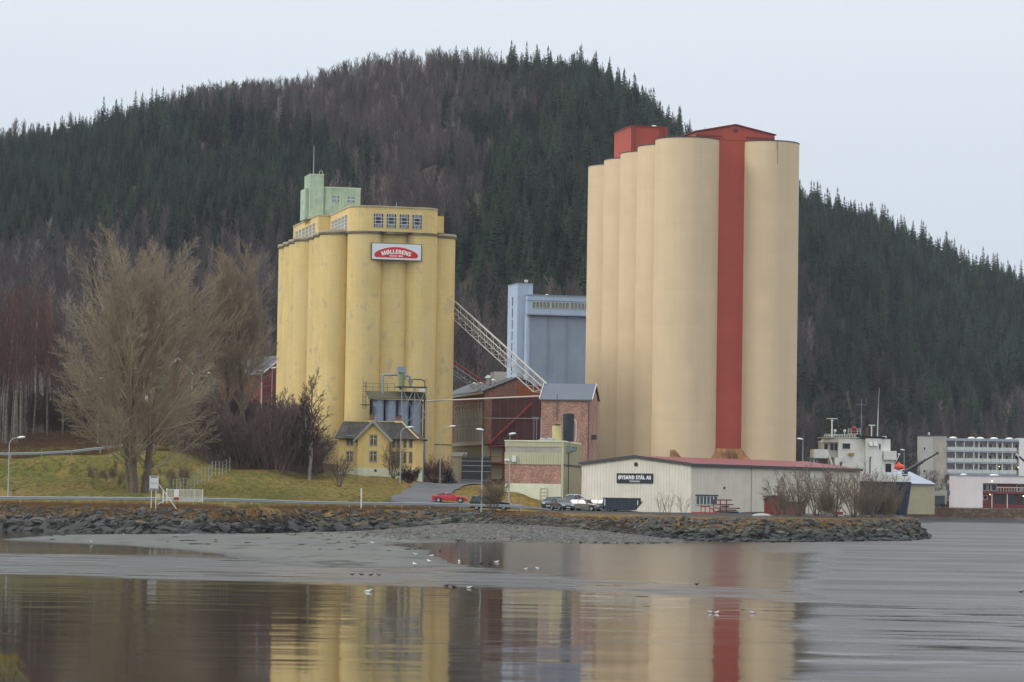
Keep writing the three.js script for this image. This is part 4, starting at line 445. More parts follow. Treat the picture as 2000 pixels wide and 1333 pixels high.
// ------------------------------------------------------------------ olive building with brick band
{
  const D = 405, A = P(1100, 950, D), gy = 2.0, th = -9, root = thing('olive_building', 'pale olive flat-roofed building with a brick band above a whitewashed plinth', 'building', V(A.x, gy, -D), th * DEG), kk = D / 6000 / Math.cos(th * DEG), xx = (px) => (px - 1100) * kk, yy = (py) => Y(1090, py, D) - gy, x0 = xx(985), L = 17;
  const yt = yy(862), yb = yy(908.5), yp = yy(946);
  part(root, 'wall', new Geo().box(x0 + 0.06, -0.01, -1, yt - 0.02, -L, -0.06), M.oliveDark); part(root, 'brick_band', new Geo().box(x0 + 0.04, -0.3, yp, yb, -0.3, 0), M.brickPink); part(root, 'plinth', new Geo().box(x0 + 0.04, -0.3, -1, yp - 0.002, -0.3, 0.03), M.plinth);
  const n = Math.round(-x0 / 0.33), st = -x0 / n; for (let i = 0; i < n; i++) part(root, 'facade_panel', new Geo().box(x0 + i * st, x0 + (i + 1) * st - 0.03, yb + 0.003, yy(885), -0.05, 0.09), M.olive); for (let i = 0; i < n; i++) part(root, 'facade_panel', new Geo().box(x0 + i * st, x0 + (i + 1) * st - 0.03, yy(874), yt - 0.12, -0.05, 0.09), M.olive);
  part(root, 'ribbon_window', new Geo().box(x0 + 0.1, -0.3, yy(885) + 0.003, yy(874) - 0.003, -0.05, 0.04), M.concrete); part(root, 'cornice', new Geo().box(x0 - 0.06, 0.08, yt - 0.115, yt + 0.06, -L, 0.16), M.plinth);
  part(root, 'corner_strip', new Geo().box(-0.295, 0.02, -1, yt - 0.12, -0.04, 0.1), M.olive); for (let i = 0; i < 12; i++) { const z = -0.15 - i * 1.4; part(root, 'side_panel', new Geo().box(0.0, 0.07, yy(907), yt - 0.12, z - 1.36, z), M.oliveDark); } part(root, 'side_joint', new Geo().box(-0.004, 0.09, yy(910), yy(908), -L, -0.15), M.trim);
  for (const z of [-2.2, -5.2]) { const h = new Geo(), y = yy(877); h.quad(V(0.05, y + 0.5, z), V(0.05, y - 0.5, z), V(0.9, y - 0.1, z), V(0.9, y + 0.35, z)).quad(V(0.9, y + 0.35, z - 1.1), V(0.9, y - 0.1, z - 1.1), V(0.05, y - 0.5, z - 1.1), V(0.05, y + 0.5, z - 1.1)).quad(V(0.05, y + 0.5, z - 1.1), V(0.05, y + 0.5, z), V(0.9, y + 0.35, z), V(0.9, y + 0.35, z - 1.1)); part(root, 'vent_hood', h, M.ductBlue); }
  part(root, 'downpipe', new Geo().bar(V(0.16, 0, -3.8), V(0.16, yy(882), -3.8), 0.06), M.trim);
  const ld = new Geo(), lx = xx(1063); ld.box(lx - 0.55, lx - 0.45, yy(980), yy(953), 0.031, 0.1).box(lx + 0.35, lx + 0.45, yy(980), yy(953), 0.031, 0.1); for (const p of [955, 962, 969, 976]) ld.box(lx - 0.45, lx + 0.35, yy(p) - 0.05, yy(p) + 0.05, 0.031, 0.08); part(root, 'ladder_frame', ld, M.olive);
  part(root, 'junction_box', new Geo().box(xx(1000), xx(1008), yy(904), yy(892), 0.1, 0.35), M.lampHead); for (const px of [988, 993]) part(root, 'floodlight', new Geo().sph(xx(px), yy(901), 0.25, 0.16, 0.2, 0.16), M.lampHead);
  const ty = yt + 0.05; for (const [px, w] of [[1054, 0.5], [1068, 0.55]]) part(root, 'roof_hatch', new Geo().box(xx(px) - w, xx(px) + w, ty, ty + 0.22, -3, -2).cyl(xx(px), -2.5, ty + 0.22, ty + 0.4, 0.45, 0.3, 12), M.ductBlue);
  const t1 = thing('roof_tank', 'cream yellow cylindrical tank on the roof of the olive building', 'tank', root.localToWorld(V(xx(1079), ty, -3.4)), 0); part(t1, 'shell', new Geo().cyl(0, 0, 0, Y(1079, 832, D + 3.4) - t1.position.y, 0.62, 0.62, 24).cyl(0, 0, 1.85, 2.0, 0.64, 0.4, 24), M.tankYellow); part(t1, 'fitting', new Geo().cbox(0.1, 2.15, 0, 0.6, 0.3, 0.4).bar(V(-0.8, 2.2, 0), V(0.3, 2.2, 0), 0.04), M.trim);
  root.updateMatrixWorld(); t1.position.copy(root.localToWorld(V(xx(1079), ty, -3.4)));
  const t2 = thing('roof_cylinder', 'dark green black cylinder standing on the olive building roof against the brick tower', 'tank', root.localToWorld(V(xx(1100) - 0.1, ty, -5)), 0); part(t2, 'shell', new Geo().cyl(0, 0, 0, Y(1098, 809, D + 5) - t2.position.y, 0.75, 0.75, 24).sph(0, Y(1098, 809, D + 5) - t2.position.y, 0, 0.75, 0.12, 0.75, 24, 6), M.tankDark); part(t2, 'side_pipe', new Geo().tube([V(0.7, 2.9, 0.2), V(1.0, 2.7, 0.2), V(1.0, 0.4, 0.2), V(0.85, 0, 0.2)], 0.07, 6, 16), M.lampHead);
}
// ------------------------------------------------------------------ steel warehouse
{
  const A = P(1349, 1003, 390), gy = 2.5, th = -40.5, root = thing('steel_warehouse', 'long beige corrugated steel warehouse with a low red roof at the water front', 'warehouse', V(A.x, gy, -390), th * DEG), W = 17.9, L = 38, ye = 6.28, ya = 7.2;
  part(root, 'gable_wall', new Geo().ext([[-W, 0], [0, 0], [0, ye], [-W / 2, ya], [-W, ye]], -0.3, 0), M.siding);
  for (let i = 0; i < 38; i++) { const w = W / 38, x = -W + (i + 0.5) * w, h = lerp(ye, ya, 1 - Math.abs(x + W / 2) / (W / 2)); part(root, 'corrugation', new Geo().quad(V(x - 0.15, 0.1, 0.002), V(x - 0.07, 0.1, 0.045), V(x - 0.07, h - 0.1, 0.045), V(x - 0.15, h - 0.1, 0.002)).quad(V(x - 0.07, 0.1, 0.045), V(x + 0.07, 0.1, 0.045), V(x + 0.07, h - 0.1, 0.045), V(x - 0.07, h - 0.1, 0.045)).quad(V(x + 0.07, 0.1, 0.045), V(x + 0.15, 0.1, 0.002), V(x + 0.15, h - 0.1, 0.002), V(x + 0.07, h - 0.1, 0.045)), M.siding); }
  part(root, 'side_wall', new Geo().box(-W, 0, 0, ye, -L, -0.301), M.siding); const rib = new Geo(); for (let z = -0.5; z > -L; z -= 0.3) rib.box(0.001, 0.03, 0.1, ye - 0.05, z - 0.06, z + 0.06); part(root, 'side_rib', rib, M.siding, null, 'stuff'); for (const z of [-13, -26]) part(root, 'panel_joint', new Geo().box(0.0, 0.05, 0, ye, z - 0.08, z + 0.08), M.beige);
  const rf = new Geo(), o = 0.3, u = V(0, 0.16, 0), U = (v) => v.clone().add(u); const a = V(-W - o, ye - 0.03, o), b = V(-W / 2, ya + 0.02, o), c = V(o, ye - 0.03, o), d = V(-W - o, ye - 0.03, -L - o), e = V(-W / 2, ya + 0.02, -L - o), f = V(o, ye - 0.03, -L - o); rf.quad(U(b), U(c), U(f), U(e)).quad(U(a), U(b), U(e), U(d)).quad(a, b, e, d).quad(b, c, f, e); part(root, 'roof', rf, M.roofRed);
  part(root, 'eave_trim', new Geo().beam(V(-W - o, ye + 0.06, o + 0.02), V(-W / 2, ya + 0.11, o + 0.02), 0.06, 0.3).beam(V(-W / 2, ya + 0.11, o + 0.025), V(o, ye + 0.06, o + 0.025), 0.06, 0.3).box(o, o + 0.08, ye - 0.2, ye + 0.14, -L - o, o + 0.05), M.trim); part(root, 'plinth', new Geo().box(-W - 0.02, 0.035, -0.8, 0.1, -L, 0.09), M.concrete);
  part(root, 'round_vent', new Geo().add(new THREE.CylinderGeometry(0.27, 0.27, 0.1, 20), TRS(-W / 2 + 0.1, Y(1242, 907, 393) - gy, 0.1, 0, 1, 1, 1, Math.PI / 2)), M.dark);
  for (const [z, w] of [[-3.3, 4.4], [-18.2, 4.8]]) { windowAt(root, 0.03, 1.75, z, w, 1.02, { turn: Math.PI / 2, frame: M.white, b: 0.06, bw: 0.14, v: [1 / 6, 2 / 6, 3 / 6, 4 / 6, 5 / 6], glass: M.glassBlue ||= mat({ color: new THREE.Color(0.06, 0.085, 0.10), roughness: 0.15 }) }); part(root, 'window_hood', new Geo().box(0.03, 0.16, 2.34, 2.5, z - w / 2 - 0.15, z + w / 2 + 0.15), M.trim); }
  for (const z of [-7, -16]) part(root, 'wall_fitting', new Geo().box(0.02, 0.2, 3.3, 3.55, z - 0.1, z + 0.1), M.trim);
  root.updateMatrixWorld(); const s = thing('warehouse_sign', 'black sign with white lettering ØYSAND STÅL AS on the warehouse gable', 'sign', root.localToWorld(V(-W / 2 - 0.05, Y(1241, 934.5, 394) - gy, 0.09)), th * DEG); part(s, 'board', new Geo().box(-2.95, 2.95, -0.62, 0.62, -0.005, 0.06), M.black);
  const cv = document.createElement('canvas'); cv.width = 1024; cv.height = 216; const c2 = cv.getContext('2d'); c2.fillStyle = '#1c1f24'; c2.fillRect(0, 0, 1024, 216); c2.fillStyle = '#e6e8ea'; c2.textAlign = 'center'; c2.textBaseline = 'alphabetic'; c2.font = 'bold 118px sans-serif'; c2.save(); c2.translate(512, 132); c2.scale(Math.min(1.2, 960 / c2.measureText('ØYSAND STÅL AS').width), 1); c2.fillText('ØYSAND STÅL AS', 0, 0); c2.lineWidth = 4; c2.strokeStyle = '#e6e8ea'; c2.strokeText('ØYSAND STÅL AS', 0, 0); c2.restore(); c2.font = 'bold 50px sans-serif'; c2.fillText('7350 BUVIKA', 512, 198);
  const tx = new THREE.CanvasTexture(cv); tx.colorSpace = THREE.SRGBColorSpace; const fc = new THREE.PlaneGeometry(5.8, 1.2); fc.translate(0, 0, 0.065); part(s, 'sign_face', fc, mat({ map: tx, roughness: 0.5 }));
}
// ------------------------------------------------------------------ conveyors, pipe bridge, cables
function truss(name, label, a, b, h, w, m, beltM) {
  const root = thing(name, label, 'conveyor', a.clone().multiplyScalar(1)), d = V().subVectors(b, a), n = Math.round(d.length() / (h * 1.55)); const side = V(0, 1, 0).cross(d).normalize().multiplyScalar(w / 2), up = d.clone().cross(side).normalize().multiplyScalar(-h); if (up.y < 0) up.negate();
  const q = (t, s, k) => d.clone().multiplyScalar(t).addScaledVector(side, s).addScaledVector(up, k);
  for (const s of [-1, 1]) { part(root, 'top_chord', new Geo().bar(q(0, s, 1), q(1, s, 1), 0.075), m); part(root, 'bottom_chord', new Geo().bar(q(0, s, 0), q(0.94, s, 0), 0.07).bar(q(0.94, s, 0), q(1, s, 0.7), 0.06), m); const g = new Geo(); for (let i = 0; i < n; i++) { const t0 = i / n * 0.94, t1 = (i + 1) / n * 0.94, tm = (t0 + t1) / 2; g.bar(q(t0, s, 0), q(tm, s, 1), 0.05, 5).bar(q(tm, s, 1), q(t1, s, 0), 0.05, 5); } part(root, 'lattice', g, m); }
  const cr = new Geo(); for (let i = 0; i <= n; i++) cr.bar(q(i / n * 0.94, -1, 0), q(i / n * 0.94, 1, 0), 0.045, 5); part(root, 'cross_member', cr, m); part(root, 'belt_casing', new Geo().bar(q(0, 0, 1.26), q(1, 0, 1.26), 0.08, 8).bar(q(0, 0.3, 1.1), q(1, 0.3, 1.1), 0.07, 8), beltM); return root;
}
truss('lattice_conveyor', 'white lattice conveyor bridge sloping from the yellow silo down to the brick tower', P(880, 612, 464), P(1062, 777, 437), 1.7, 1.4, M.whiteSteel, M.whiteSteel);
truss('lattice_conveyor', 'smaller conveyor bridge with a dark red casing above the mill roof', P(876, 722, 478), P(944, 768, 470), 1.3, 1.1, M.steel, M.redSteel);
{ const a = P(824, 786, 452), b = P(882, 782, 447), c = P(1058, 774, 436), root = thing('pipe_bridge', 'thin white pipe running from the yellow silo across to the brick tower', 'pipe', a.clone()); const r = (v) => v.clone().sub(a); part(root, 'pipe', new Geo().tube([r(a), r(P(828, 784, 450)), r(b), r(c)], 0.11, 8, 30), M.whiteSteel); part(root, 'elbow', new Geo().tube([V(0, -0.5, 0.1), V(0.05, -0.1, 0.1), V(0.4, 0.15, 0.1)], 0.14, 8, 8), M.funnelBrown);
  const a2 = P(882, 817, 470), c2 = P(1045, 818, 440), r2 = thing('cable_tray', 'thin grey cable tray crossing the dark brick wall of the mill to a steel stand', 'cable tray', a2.clone()); part(r2, 'tray', new Geo().bar(V(0, 0, 0), c2.clone().sub(a2), 0.06), M.steel); const st = P(1046, 818, 440).sub(a2); part(r2, 'stand', new Geo().box(st.x - 0.5, st.x + 0.5, st.y - 0.1, st.y + 0.2, st.z - 0.2, st.z + 0.2).box(st.x - 0.25, st.x - 0.15, st.y - 3.4, st.y - 0.1, st.z - 0.06, st.z + 0.06).box(st.x + 0.12, st.x + 0.22, st.y - 3.4, st.y - 0.1, st.z - 0.06, st.z + 0.06), M.steel); }
// ------------------------------------------------------------------ farm buildings behind the trees
function farm(name, label, px, py, D, turn, w, h, rise, L, wm, rm, opts = {}) { const p = P(px, py, D), root = thing(name, label, 'house', p, turn * DEG); part(root, 'wall', new Geo().ext([[-w / 2, -4], [w / 2, -4], [w / 2, h], [0, h + rise], [-w / 2, h]], -L, 0), wm);
  const rf = new Geo(), o = 0.35; for (const s of [-1, 1]) { const a = V(0, h + rise + 0.2, o), b = V(s * (w / 2 + o), h - 0.15, o), c = V(s * (w / 2 + o), h - 0.15, -L - o), d = V(0, h + rise + 0.2, -L - o), u = V(0, -0.16, 0); s > 0 ? rf.quad(a, b, c, d) : rf.quad(d, c, b, a); rf.quad(a, a.clone().add(u), b.clone().add(u), b); rf.quad(b.clone().add(u), c.clone().add(u), c, b); } part(root, 'roof', rf, rm);
  part(root, 'bargeboard', new Geo().beam(V(-w / 2 - o, h - 0.25, o + 0.03), V(0, h + rise + 0.1, o + 0.03), 0.05, 0.28).beam(V(0, h + rise + 0.1, o + 0.034), V(w / 2 + o, h - 0.25, o + 0.034), 0.05, 0.28), M.white); part(root, 'corner_board', new Geo().box(-w / 2 - 0.02, -w / 2 + 0.2, -4, h, 0.002, 0.05).box(w / 2 - 0.2, w / 2 + 0.03, -4, h, 0.002, 0.05), M.white);
  for (const [x, y, ww, hh] of opts.win || []) windowAt(root, x, y, 0.02, ww, hh, { frame: opts.frame || M.white, b: 0.12, v: [0.5] }); return root; }
farm('red_barn', 'red wooden barn with a white-edged gable behind the big bare tree', 345, 735, 560, 35, 6.5, 0.3, 2.9, 18, M.barnRed, M.roofGrey);
farm('white_farmhouse', 'small white gabled house with a red-framed window left of the red barn', 303, 742, 545, 10, 3.2, 0.6, 1.9, 9, M.white, M.roofDark, { win: [[0, 0.6, 0.7, 1.1]], frame: M.redSteel });
farm('red_house', 'red house with a grey roof half hidden behind the yellow silo', 552, 745, 540, 32, 8.5, 1.2, 3.2, 16, M.barnRed, M.roofGrey);
farm('white_cottage', 'white cottage seen in pieces through the twigs of the thicket', 345, 850, 470, 20, 4.5, 1.8, 1.8, 6, M.white, M.roofGrey, { win: [[-1, 0.6, 0.8, 1], [1, 0.6, 0.8, 1]] });
// ------------------------------------------------------------------ ship
{
  const D = 478, k = D / 6000, p0 = P(1684, 1000, D), wl = 0, root = thing('cargo_ship', 'coaster ship with a navy blue hull and white superstructure moored beyond the warehouse', 'ship', V(p0.x, 0, -D), 4 * DEG), yy = (py) => Y(1684, py, D), xx = (px) => (px - 1684) * k;
  // hull: rounded stern at the right
  const yd = yy(941), xs = xx(1771), hull = new Geo(), st = [[-26, 5.5, 5.5], [-10, 5.8, 5.8], [-2, 5.8, 5.6], [3, 5.6, 5.0], [5.2, 5.2, 3.8], [6.3, 4.6, 2.6], [xs, 4.0, 1.8]]; const ring = (x, wt, wb) => { const r = []; for (let i = 0; i <= 12; i++) { const t = i / 12, s = t < 0.5 ? -1 : 1, q = Math.abs(t - 0.5) * 2; const e = Math.pow(q, 0.35); const y = lerp(-1.5 + (x > 3.9 ? 0.45 * (x - 3.9) * (x - 3.9) : 0), yd, q), w = lerp(wb, wt, Math.pow(q, 0.6)) * (q < 0.02 ? 0 : 1); r.push(V(x, y, s * w * Math.min(1, e * 1.0))); } return r; };
  const rings = st.map(s => ring(...s)); for (let i = 0; i < rings.length - 1; i++) for (let j = 0; j < 12; j++) hull.quad(rings[i][j], rings[i][j + 1], rings[i + 1][j + 1], rings[i + 1][j]); for (let j = 1; j < 12; j++) hull.tri(rings[6][0], rings[6][j + 1], rings[6][j]); part(root, 'hull', hull, new THREE.MeshStandardMaterial({ map: M.navy.map, roughness: 0.5, side: THREE.DoubleSide }));
  part(root, 'deck', new Geo().box(-26, xs - 0.6, yd - 0.15, yd, -4.6, 4.6), M.trim);
  const bw = new Geo(); bw.box(xx(1676), xs - 0.1, yd + 0.001, yd + 0.9, 3.7, 3.85).box(xs - 0.25, xs - 0.1, yd + 0.001, yd + 0.9, -3.9, 3.69); part(root, 'bulwark', bw, M.shipWhite); const rl = new Geo(); for (let x = xx(1684); x < xs; x += 0.9) rl.bar(V(x, yd + 0.9, 3.78), V(x, yy(926.5), 3.78), 0.03, 5); rl.bar(V(xx(1684), yy(926.5), 3.78), V(xs - 0.2, yy(926.5), 3.78), 0.05, 5); part(root, 'railing', rl, M.shipWhite);
  const B = (x0, x1, y0, y1, z0, z1, m = M.shipWhite, n = 'superstructure') => part(root, n, new Geo().box(xx(x0), xx(x1), yy(y1), yy(y0), z0, z1), m);
  B(1625, 1742, 895, 942, -4.2, 2.0, M.shipWhite, 'deckhouse'); B(1668, 1735, 858, 894.8, -3.6, 1.6, M.shipWhite, 'casing'); B(1684, 1716, 857, 941, 1.61, 2.5, M.shipWhite, 'casing'); B(1632, 1668, 857, 895, -3.5, 1.9, M.shipWhite, 'wheelhouse'); B(1604, 1631.9, 862, 895, -3.5, 0.8, M.offwhite, 'wheelhouse');
  const rf = new Geo(); rf.quad(V(xx(1597), yy(866), 1.3), V(xx(1633), yy(866), 2.0), V(xx(1633), yy(857), 2.0), V(xx(1604), yy(857), 0.9)); rf.box(xx(1603), xx(1672), yy(857), yy(855.5), -3.8, 2.05); part(root, 'wheelhouse_roof', rf, M.offwhite); B(1676, 1722, 853, 857, -2.6, 2.55, M.black, 'funnel_base');
  B(1583, 1611, 880, 897, -1.2, 2.2, M.shipWhite, 'bridge_wing'); B(1720, 1745, 881, 898, -1.0, 2.6, M.shipWhite, 'bridge_wing'); part(root, 'wing_support', new Geo().beam(V(xx(1611), yy(886), 2.0), V(xx(1620), yy(909), 2.0), 0.2, 0.25), M.shipWhite);
  windowAt(root, xx(1647.5), yy(873), 1.9, 1.2, 0.85, { frame: M.shipWhite, b: 0.1, glass: M.glass }); for (const px of [1610, 1622, 1629]) windowAt(root, xx(px), yy(875), 0.8, 0.55, 1.0, { frame: M.offwhite, b: 0.06 }); windowAt(root, xx(1712), yy(873), 2.5, 0.25, 0.9, { frame: M.shipWhite }); part(root, 'doorway', new Geo().box(xx(1724.5), xx(1736), yy(922), yy(906), 2.0, 2.03), M.black); part(root, 'doorway', new Geo().box(xx(1635), xx(1639), yy(911), yy(904), 2.0, 2.03), M.dark);
  for (const px of [1693, 1702]) part(root, 'vent_hood', new Geo().quad(V(xx(px - 3), yy(863), 2.52), V(xx(px + 4), yy(863), 2.52), V(xx(px + 5), yy(872), 2.95), V(xx(px - 2), yy(872), 2.95)).quad(V(xx(px + 4), yy(863), 2.52), V(xx(px - 3), yy(863), 2.52), V(xx(px - 2), yy(872), 2.6), V(xx(px + 5), yy(872), 2.6)), M.white); part(root, 'exhaust_pipe', new Geo().tube([V(xx(1695), yy(893), 2.6), V(xx(1693), yy(895), 2.6), V(xx(1693), yy(928), 2.6)], 0.08, 6, 10), M.black);
  B(1652, 1662, 886, 890, 1.95, 2.5, plain('#b99a3a'), 'deck_box'); part(root, 'railing', (() => { const g = new Geo(); for (const y of [850.5, 853]) g.bar(V(xx(1605), yy(y), 1.5), V(xx(1668), yy(y), 1.5), 0.03, 5); for (let x = 1605; x < 1670; x += 5) g.bar(V(xx(x), yy(856), 1.5), V(xx(x), yy(850), 1.5), 0.03, 5); for (const y of [839, 843, 848]) g.bar(V(xx(1654), yy(y), 0.5), V(xx(1678), yy(y), 0.5), 0.03, 5); for (let x = 1654; x < 1680; x += 6) g.bar(V(xx(x), yy(850), 0.5), V(xx(x), yy(838.5), 0.5), 0.035, 5); return g; })(), M.shipWhite);
  part(root, 'radar_mast', new Geo().bar(V(xx(1623), yy(855), 0), V(xx(1623), yy(820), 0), 0.14, 8, 0.1).box(xx(1612.5), xx(1634), yy(820), yy(818.5), -0.1, 0.1).bar(V(xx(1620), yy(823), 0), V(xx(1627), yy(823), 0), 0.05), M.shipWhite); part(root, 'radar_mast', new Geo().bar(V(xx(1700), yy(853), 0.5), V(xx(1700), yy(831), 0.5), 0.12).box(xx(1694.5), xx(1707.5), yy(832), yy(830), 0.4, 0.6), M.shipWhite);
  for (const px of [1628, 1647]) part(root, 'satellite_dome', new Geo().sph(xx(px), yy(843), 0.5, 0.24, 0.24, 0.24).bar(V(xx(px), yy(852), 0.5), V(xx(px), yy(844), 0.5), 0.06), M.white); part(root, 'liferaft_drum', new Geo().sph(xx(1665), yy(837.5), 0.8, 0.42, 0.28, 0.3).bar(V(xx(1665), yy(850), 0.8), V(xx(1665), yy(838), 0.8), 0.07), plain('#b02a2a', 0.5));
  part(root, 'funnel', new Geo().add(new THREE.CylinderGeometry(0.24, 0.28, yy(834) - yy(853), 12), TRS(xx(1692), (yy(834) + yy(853)) / 2, 0)), M.funnelBrown); part(root, 'funnel_top', new Geo().bar(V(xx(1691.5), yy(834), 0), V(xx(1695), yy(820), 0), 0.24, 12, 0.2), M.black);
  part(root, 'mast', new Geo().bar(V(xx(1682), yy(852), -0.5), V(xx(1682), yy(780), -0.5), 0.09, 6, 0.05).bar(V(xx(1671), yy(791), -0.5), V(xx(1693), yy(791), -0.5), 0.035, 5).bar(V(xx(1692), yy(791), -0.5), V(xx(1692), yy(778), -0.5), 0.035, 5).bar(V(xx(1677), yy(815), -0.5), V(xx(1690), yy(815), -0.5), 0.035, 5), M.steel); part(root, 'whip_antenna', new Geo().bar(V(xx(1713), yy(853), 0), V(xx(1714), yy(798), 0), 0.1, 6, 0.05).bar(V(xx(1714), yy(798), 0), V(xx(1716), yy(757), 0), 0.035, 5, 0.02), M.shipWhite); part(root, 'light_bracket', new Geo().bar(V(xx(1747), yy(905), 0.5), V(xx(1755), yy(889), 0.5), 0.06).sph(xx(1755), yy(887), 0.5, 0.18, 0.18, 0.18), M.shipWhite);
  const lb = thing('lifeboat', 'bright orange lifeboat hanging at the stern of the ship', 'lifeboat', root.localToWorld(V(xx(1752), yy(912), 1.2)), 0.2); root.updateMatrixWorld(); lb.position.copy(root.localToWorld(V(xx(1752), yy(912.5), 1.2))); const lg = new Geo(), ls = [[-1.05, 0.12, 0.1], [-0.7, 0.45, 0.35], [0, 0.62, 0.5], [0.7, 0.45, 0.4], [1.1, 0.1, 0.14]]; const lr = ls.map(([x, w, h]) => Array.from({ length: 13 }, (_, i) => { const a = i / 12 * 6.2832; return V(x, Math.sin(a) * h * (Math.sin(a) > 0 ? 1.15 : 0.8), Math.cos(a) * w); })); for (let i = 0; i < 4; i++) for (let j = 0; j < 12; j++) lg.quad(lr[i][j], lr[i + 1][j], lr[i + 1][j + 1], lr[i][j + 1]); part(lb, 'hull', lg, M.orange); part(lb, 'cabin', new Geo().add(new THREE.ConeGeometry(0.55, 0.6, 8), TRS(0.05, 0.62, 0)), M.orange); part(lb, 'cradle', new Geo().bar(V(-0.9, -0.75, 0), V(0.3, -0.4, 0), 0.07).bar(V(0.9, -0.85, 0), V(0, -0.35, 0), 0.07), M.shipWhite);
}
// ------------------------------------------------------------------ far shore buildings
{
  const D = 760, k = D / 6000, p = P(1791, 993, D), gy = p.y, root = thing('green_shed', 'pale olive boat shed with a light grey pitched roof right of the ship stern', 'shed', V(p.x, gy, -D), 0), w = 35 * k, ye = Y(1791, 945, D) - gy, yr = Y(1770, 915, D) - gy;
  part(root, 'wall', new Geo().box(-w * 1.2, w, -1.5, ye, -12, 0).ext([[-0.1, ye], [0, ye], [0, ye + 0.01]], -1, 0), M.shedGreen); const rf = new Geo(); const a = V(-w * 1.2, ye, 0.4), b = V(w + 0.2, ye, 0.4), c = V(-w * 0.55, yr, -8), d = V(-w * 1.2, yr + 0.2, -8); rf.quad(a, b, c, d); rf.tri(b, V(w + 0.2, ye, -12), c); rf.quad(V(a.x, a.y - 0.2, a.z), V(b.x, b.y - 0.2, b.z), b, a); part(root, 'roof', rf, M.roofLight); const rb = new Geo(); for (let x = -w; x < w; x += 0.6) rb.box(x - 0.05, x + 0.05, -1, ye - 0.2, 0.001, 0.05); part(root, 'cladding_batten', rb, M.shedGreen, null, 'stuff');
}
{
  const D = 850, k = D / 6000, p = P(1849, 962, D), gy = p.y - 0.5, root = thing('apartment_block', 'pale grey apartment block with four storeys of access balconies and a blank stair tower', 'apartment building', V(p.x, gy, -D), 0), xx = (px) => (px - 1849) * k, yy = (py) => Y(1900, py, D) - gy, yt = (py) => Y(1822, py, D) - gy;
  part(root, 'stair_tower', new Geo().box(xx(1797), xx(1822), -2, yt(853), -6, 0), M.towerL ||= mat({ map: sid([176, 174, 166], 221, 0.1), roughness: 0.9 })); part(root, 'stair_tower', new Geo().box(xx(1822) + 0.003, xx(1849), -2, yt(852), -6.5, 0.05), M.concrete); part(root, 'tower_cap', new Geo().box(xx(1796.5), xx(1849.3), yt(852), yt(850.5), -6.6, 0.15), M.trim); part(root, 'roof_vent', new Geo().cyl(xx(1816), -2, yt(850.5), yt(844.5), 0.2), M.white);
  for (const py of [877, 899, 921]) windowAt(root, xx(1805.5), yt(py), 0, 0.55, 0.75, { frame: M.white, b: 0.12 });
  part(root, 'back_wall', new Geo().box(xx(1849.5), xx(2060), -2, yy(862), -8, -1.8), M.aptWall ||= mat({ map: sid([186, 184, 174], 223, 0.12), roughness: 0.9 })); const floors = [862, 884, 906, 928, 950]; floors.forEach((f, i) => { part(root, i ? 'balcony_slab' : 'roof_slab', new Geo().box(xx(1848), xx(i && i < 4 ? 1985 : 2060), yy(f), yy(f) + (i ? 0.32 : 0.7), -1.79, i ? 0.2 : 0.35), M.roofLight); });
  const bays = [1866, 1883, 1902, 1912, 1929, 1947, 1958, 1977, 1995]; for (const b of bays) part(root, 'column', new Geo().box(xx(b) - 0.14, xx(b) + 0.14, -1, yy(862.2), -0.1, 0.1), M.offwhite);
  for (let s = 1; s < 5; s++) { const y0 = yy(floors[s]) + 0.32; const n = 8; for (let i = 0; i < n; i++) { part(root, 'railing_panel', new Geo().box(xx(1850 + i * 17) + 0.05, xx(1867 + i * 17) - 0.05, y0 + 0.1, y0 + 1.1, 0.12, 0.16), M.railGlass ||= mat({ color: new THREE.Color(0.5, 0.53, 0.51), roughness: 0.3 })); }
    for (let i = 0; i < 8; i++) { const x = xx(1855 + i * 17 + (i % 3) * 2); part(root, 'door', new Geo().box(x, x + 0.9, y0, y0 + 2.1, -1.79, -1.75), i % 2 ? M.frameGrey : M.concrete); windowAt(root, x + 1.6, y0 + 1.45, -1.79, 0.7, 1.2, { frame: M.white, b: 0.06 }); } }
  for (const px of [1862, 1898, 1915, 1942, 1972]) part(root, 'skylight', new Geo().add(new THREE.SphereGeometry(1, 10, 5, 0, 6.2832, 0, 1.57), TRS(xx(px), yy(862) + 0.7, -0.8, 0, 1.1, 0.45, 1)), M.white);
  part(root, 'stair', new Geo().beam(V(xx(1984), yy(886), 0.5), V(xx(2002), yy(902), 0.5), 0.8, 0.5), M.railGlass); part(root, 'end_block', new Geo().box(xx(1990), xx(2070), -2, yy(855), -8, 0.9), M.white);
  const lampM = new THREE.MeshStandardMaterial({ color: '#fff2d8', emissive: '#ffe2b0', emissiveIntensity: 3 }); for (const [px, py] of [[1859, 931], [1858, 953], [1952, 911], [1989, 912]]) part(root, 'wall_lamp', new Geo().sph(xx(px), yy(py), -0.2, 0.14, 0.14, 0.14, 8, 6), lampM);
  const D2 = 825, k2 = D2 / 6000, q = P(1864, 985, D2), r2 = thing('white_care_home', 'low white building with a dark red recessed front beside the apartment block', 'building', V(q.x, q.y, -D2), 0), x2 = (px) => (px - 1864) * k2, y2 = (py) => Y(1900, py, D2) - q.y;
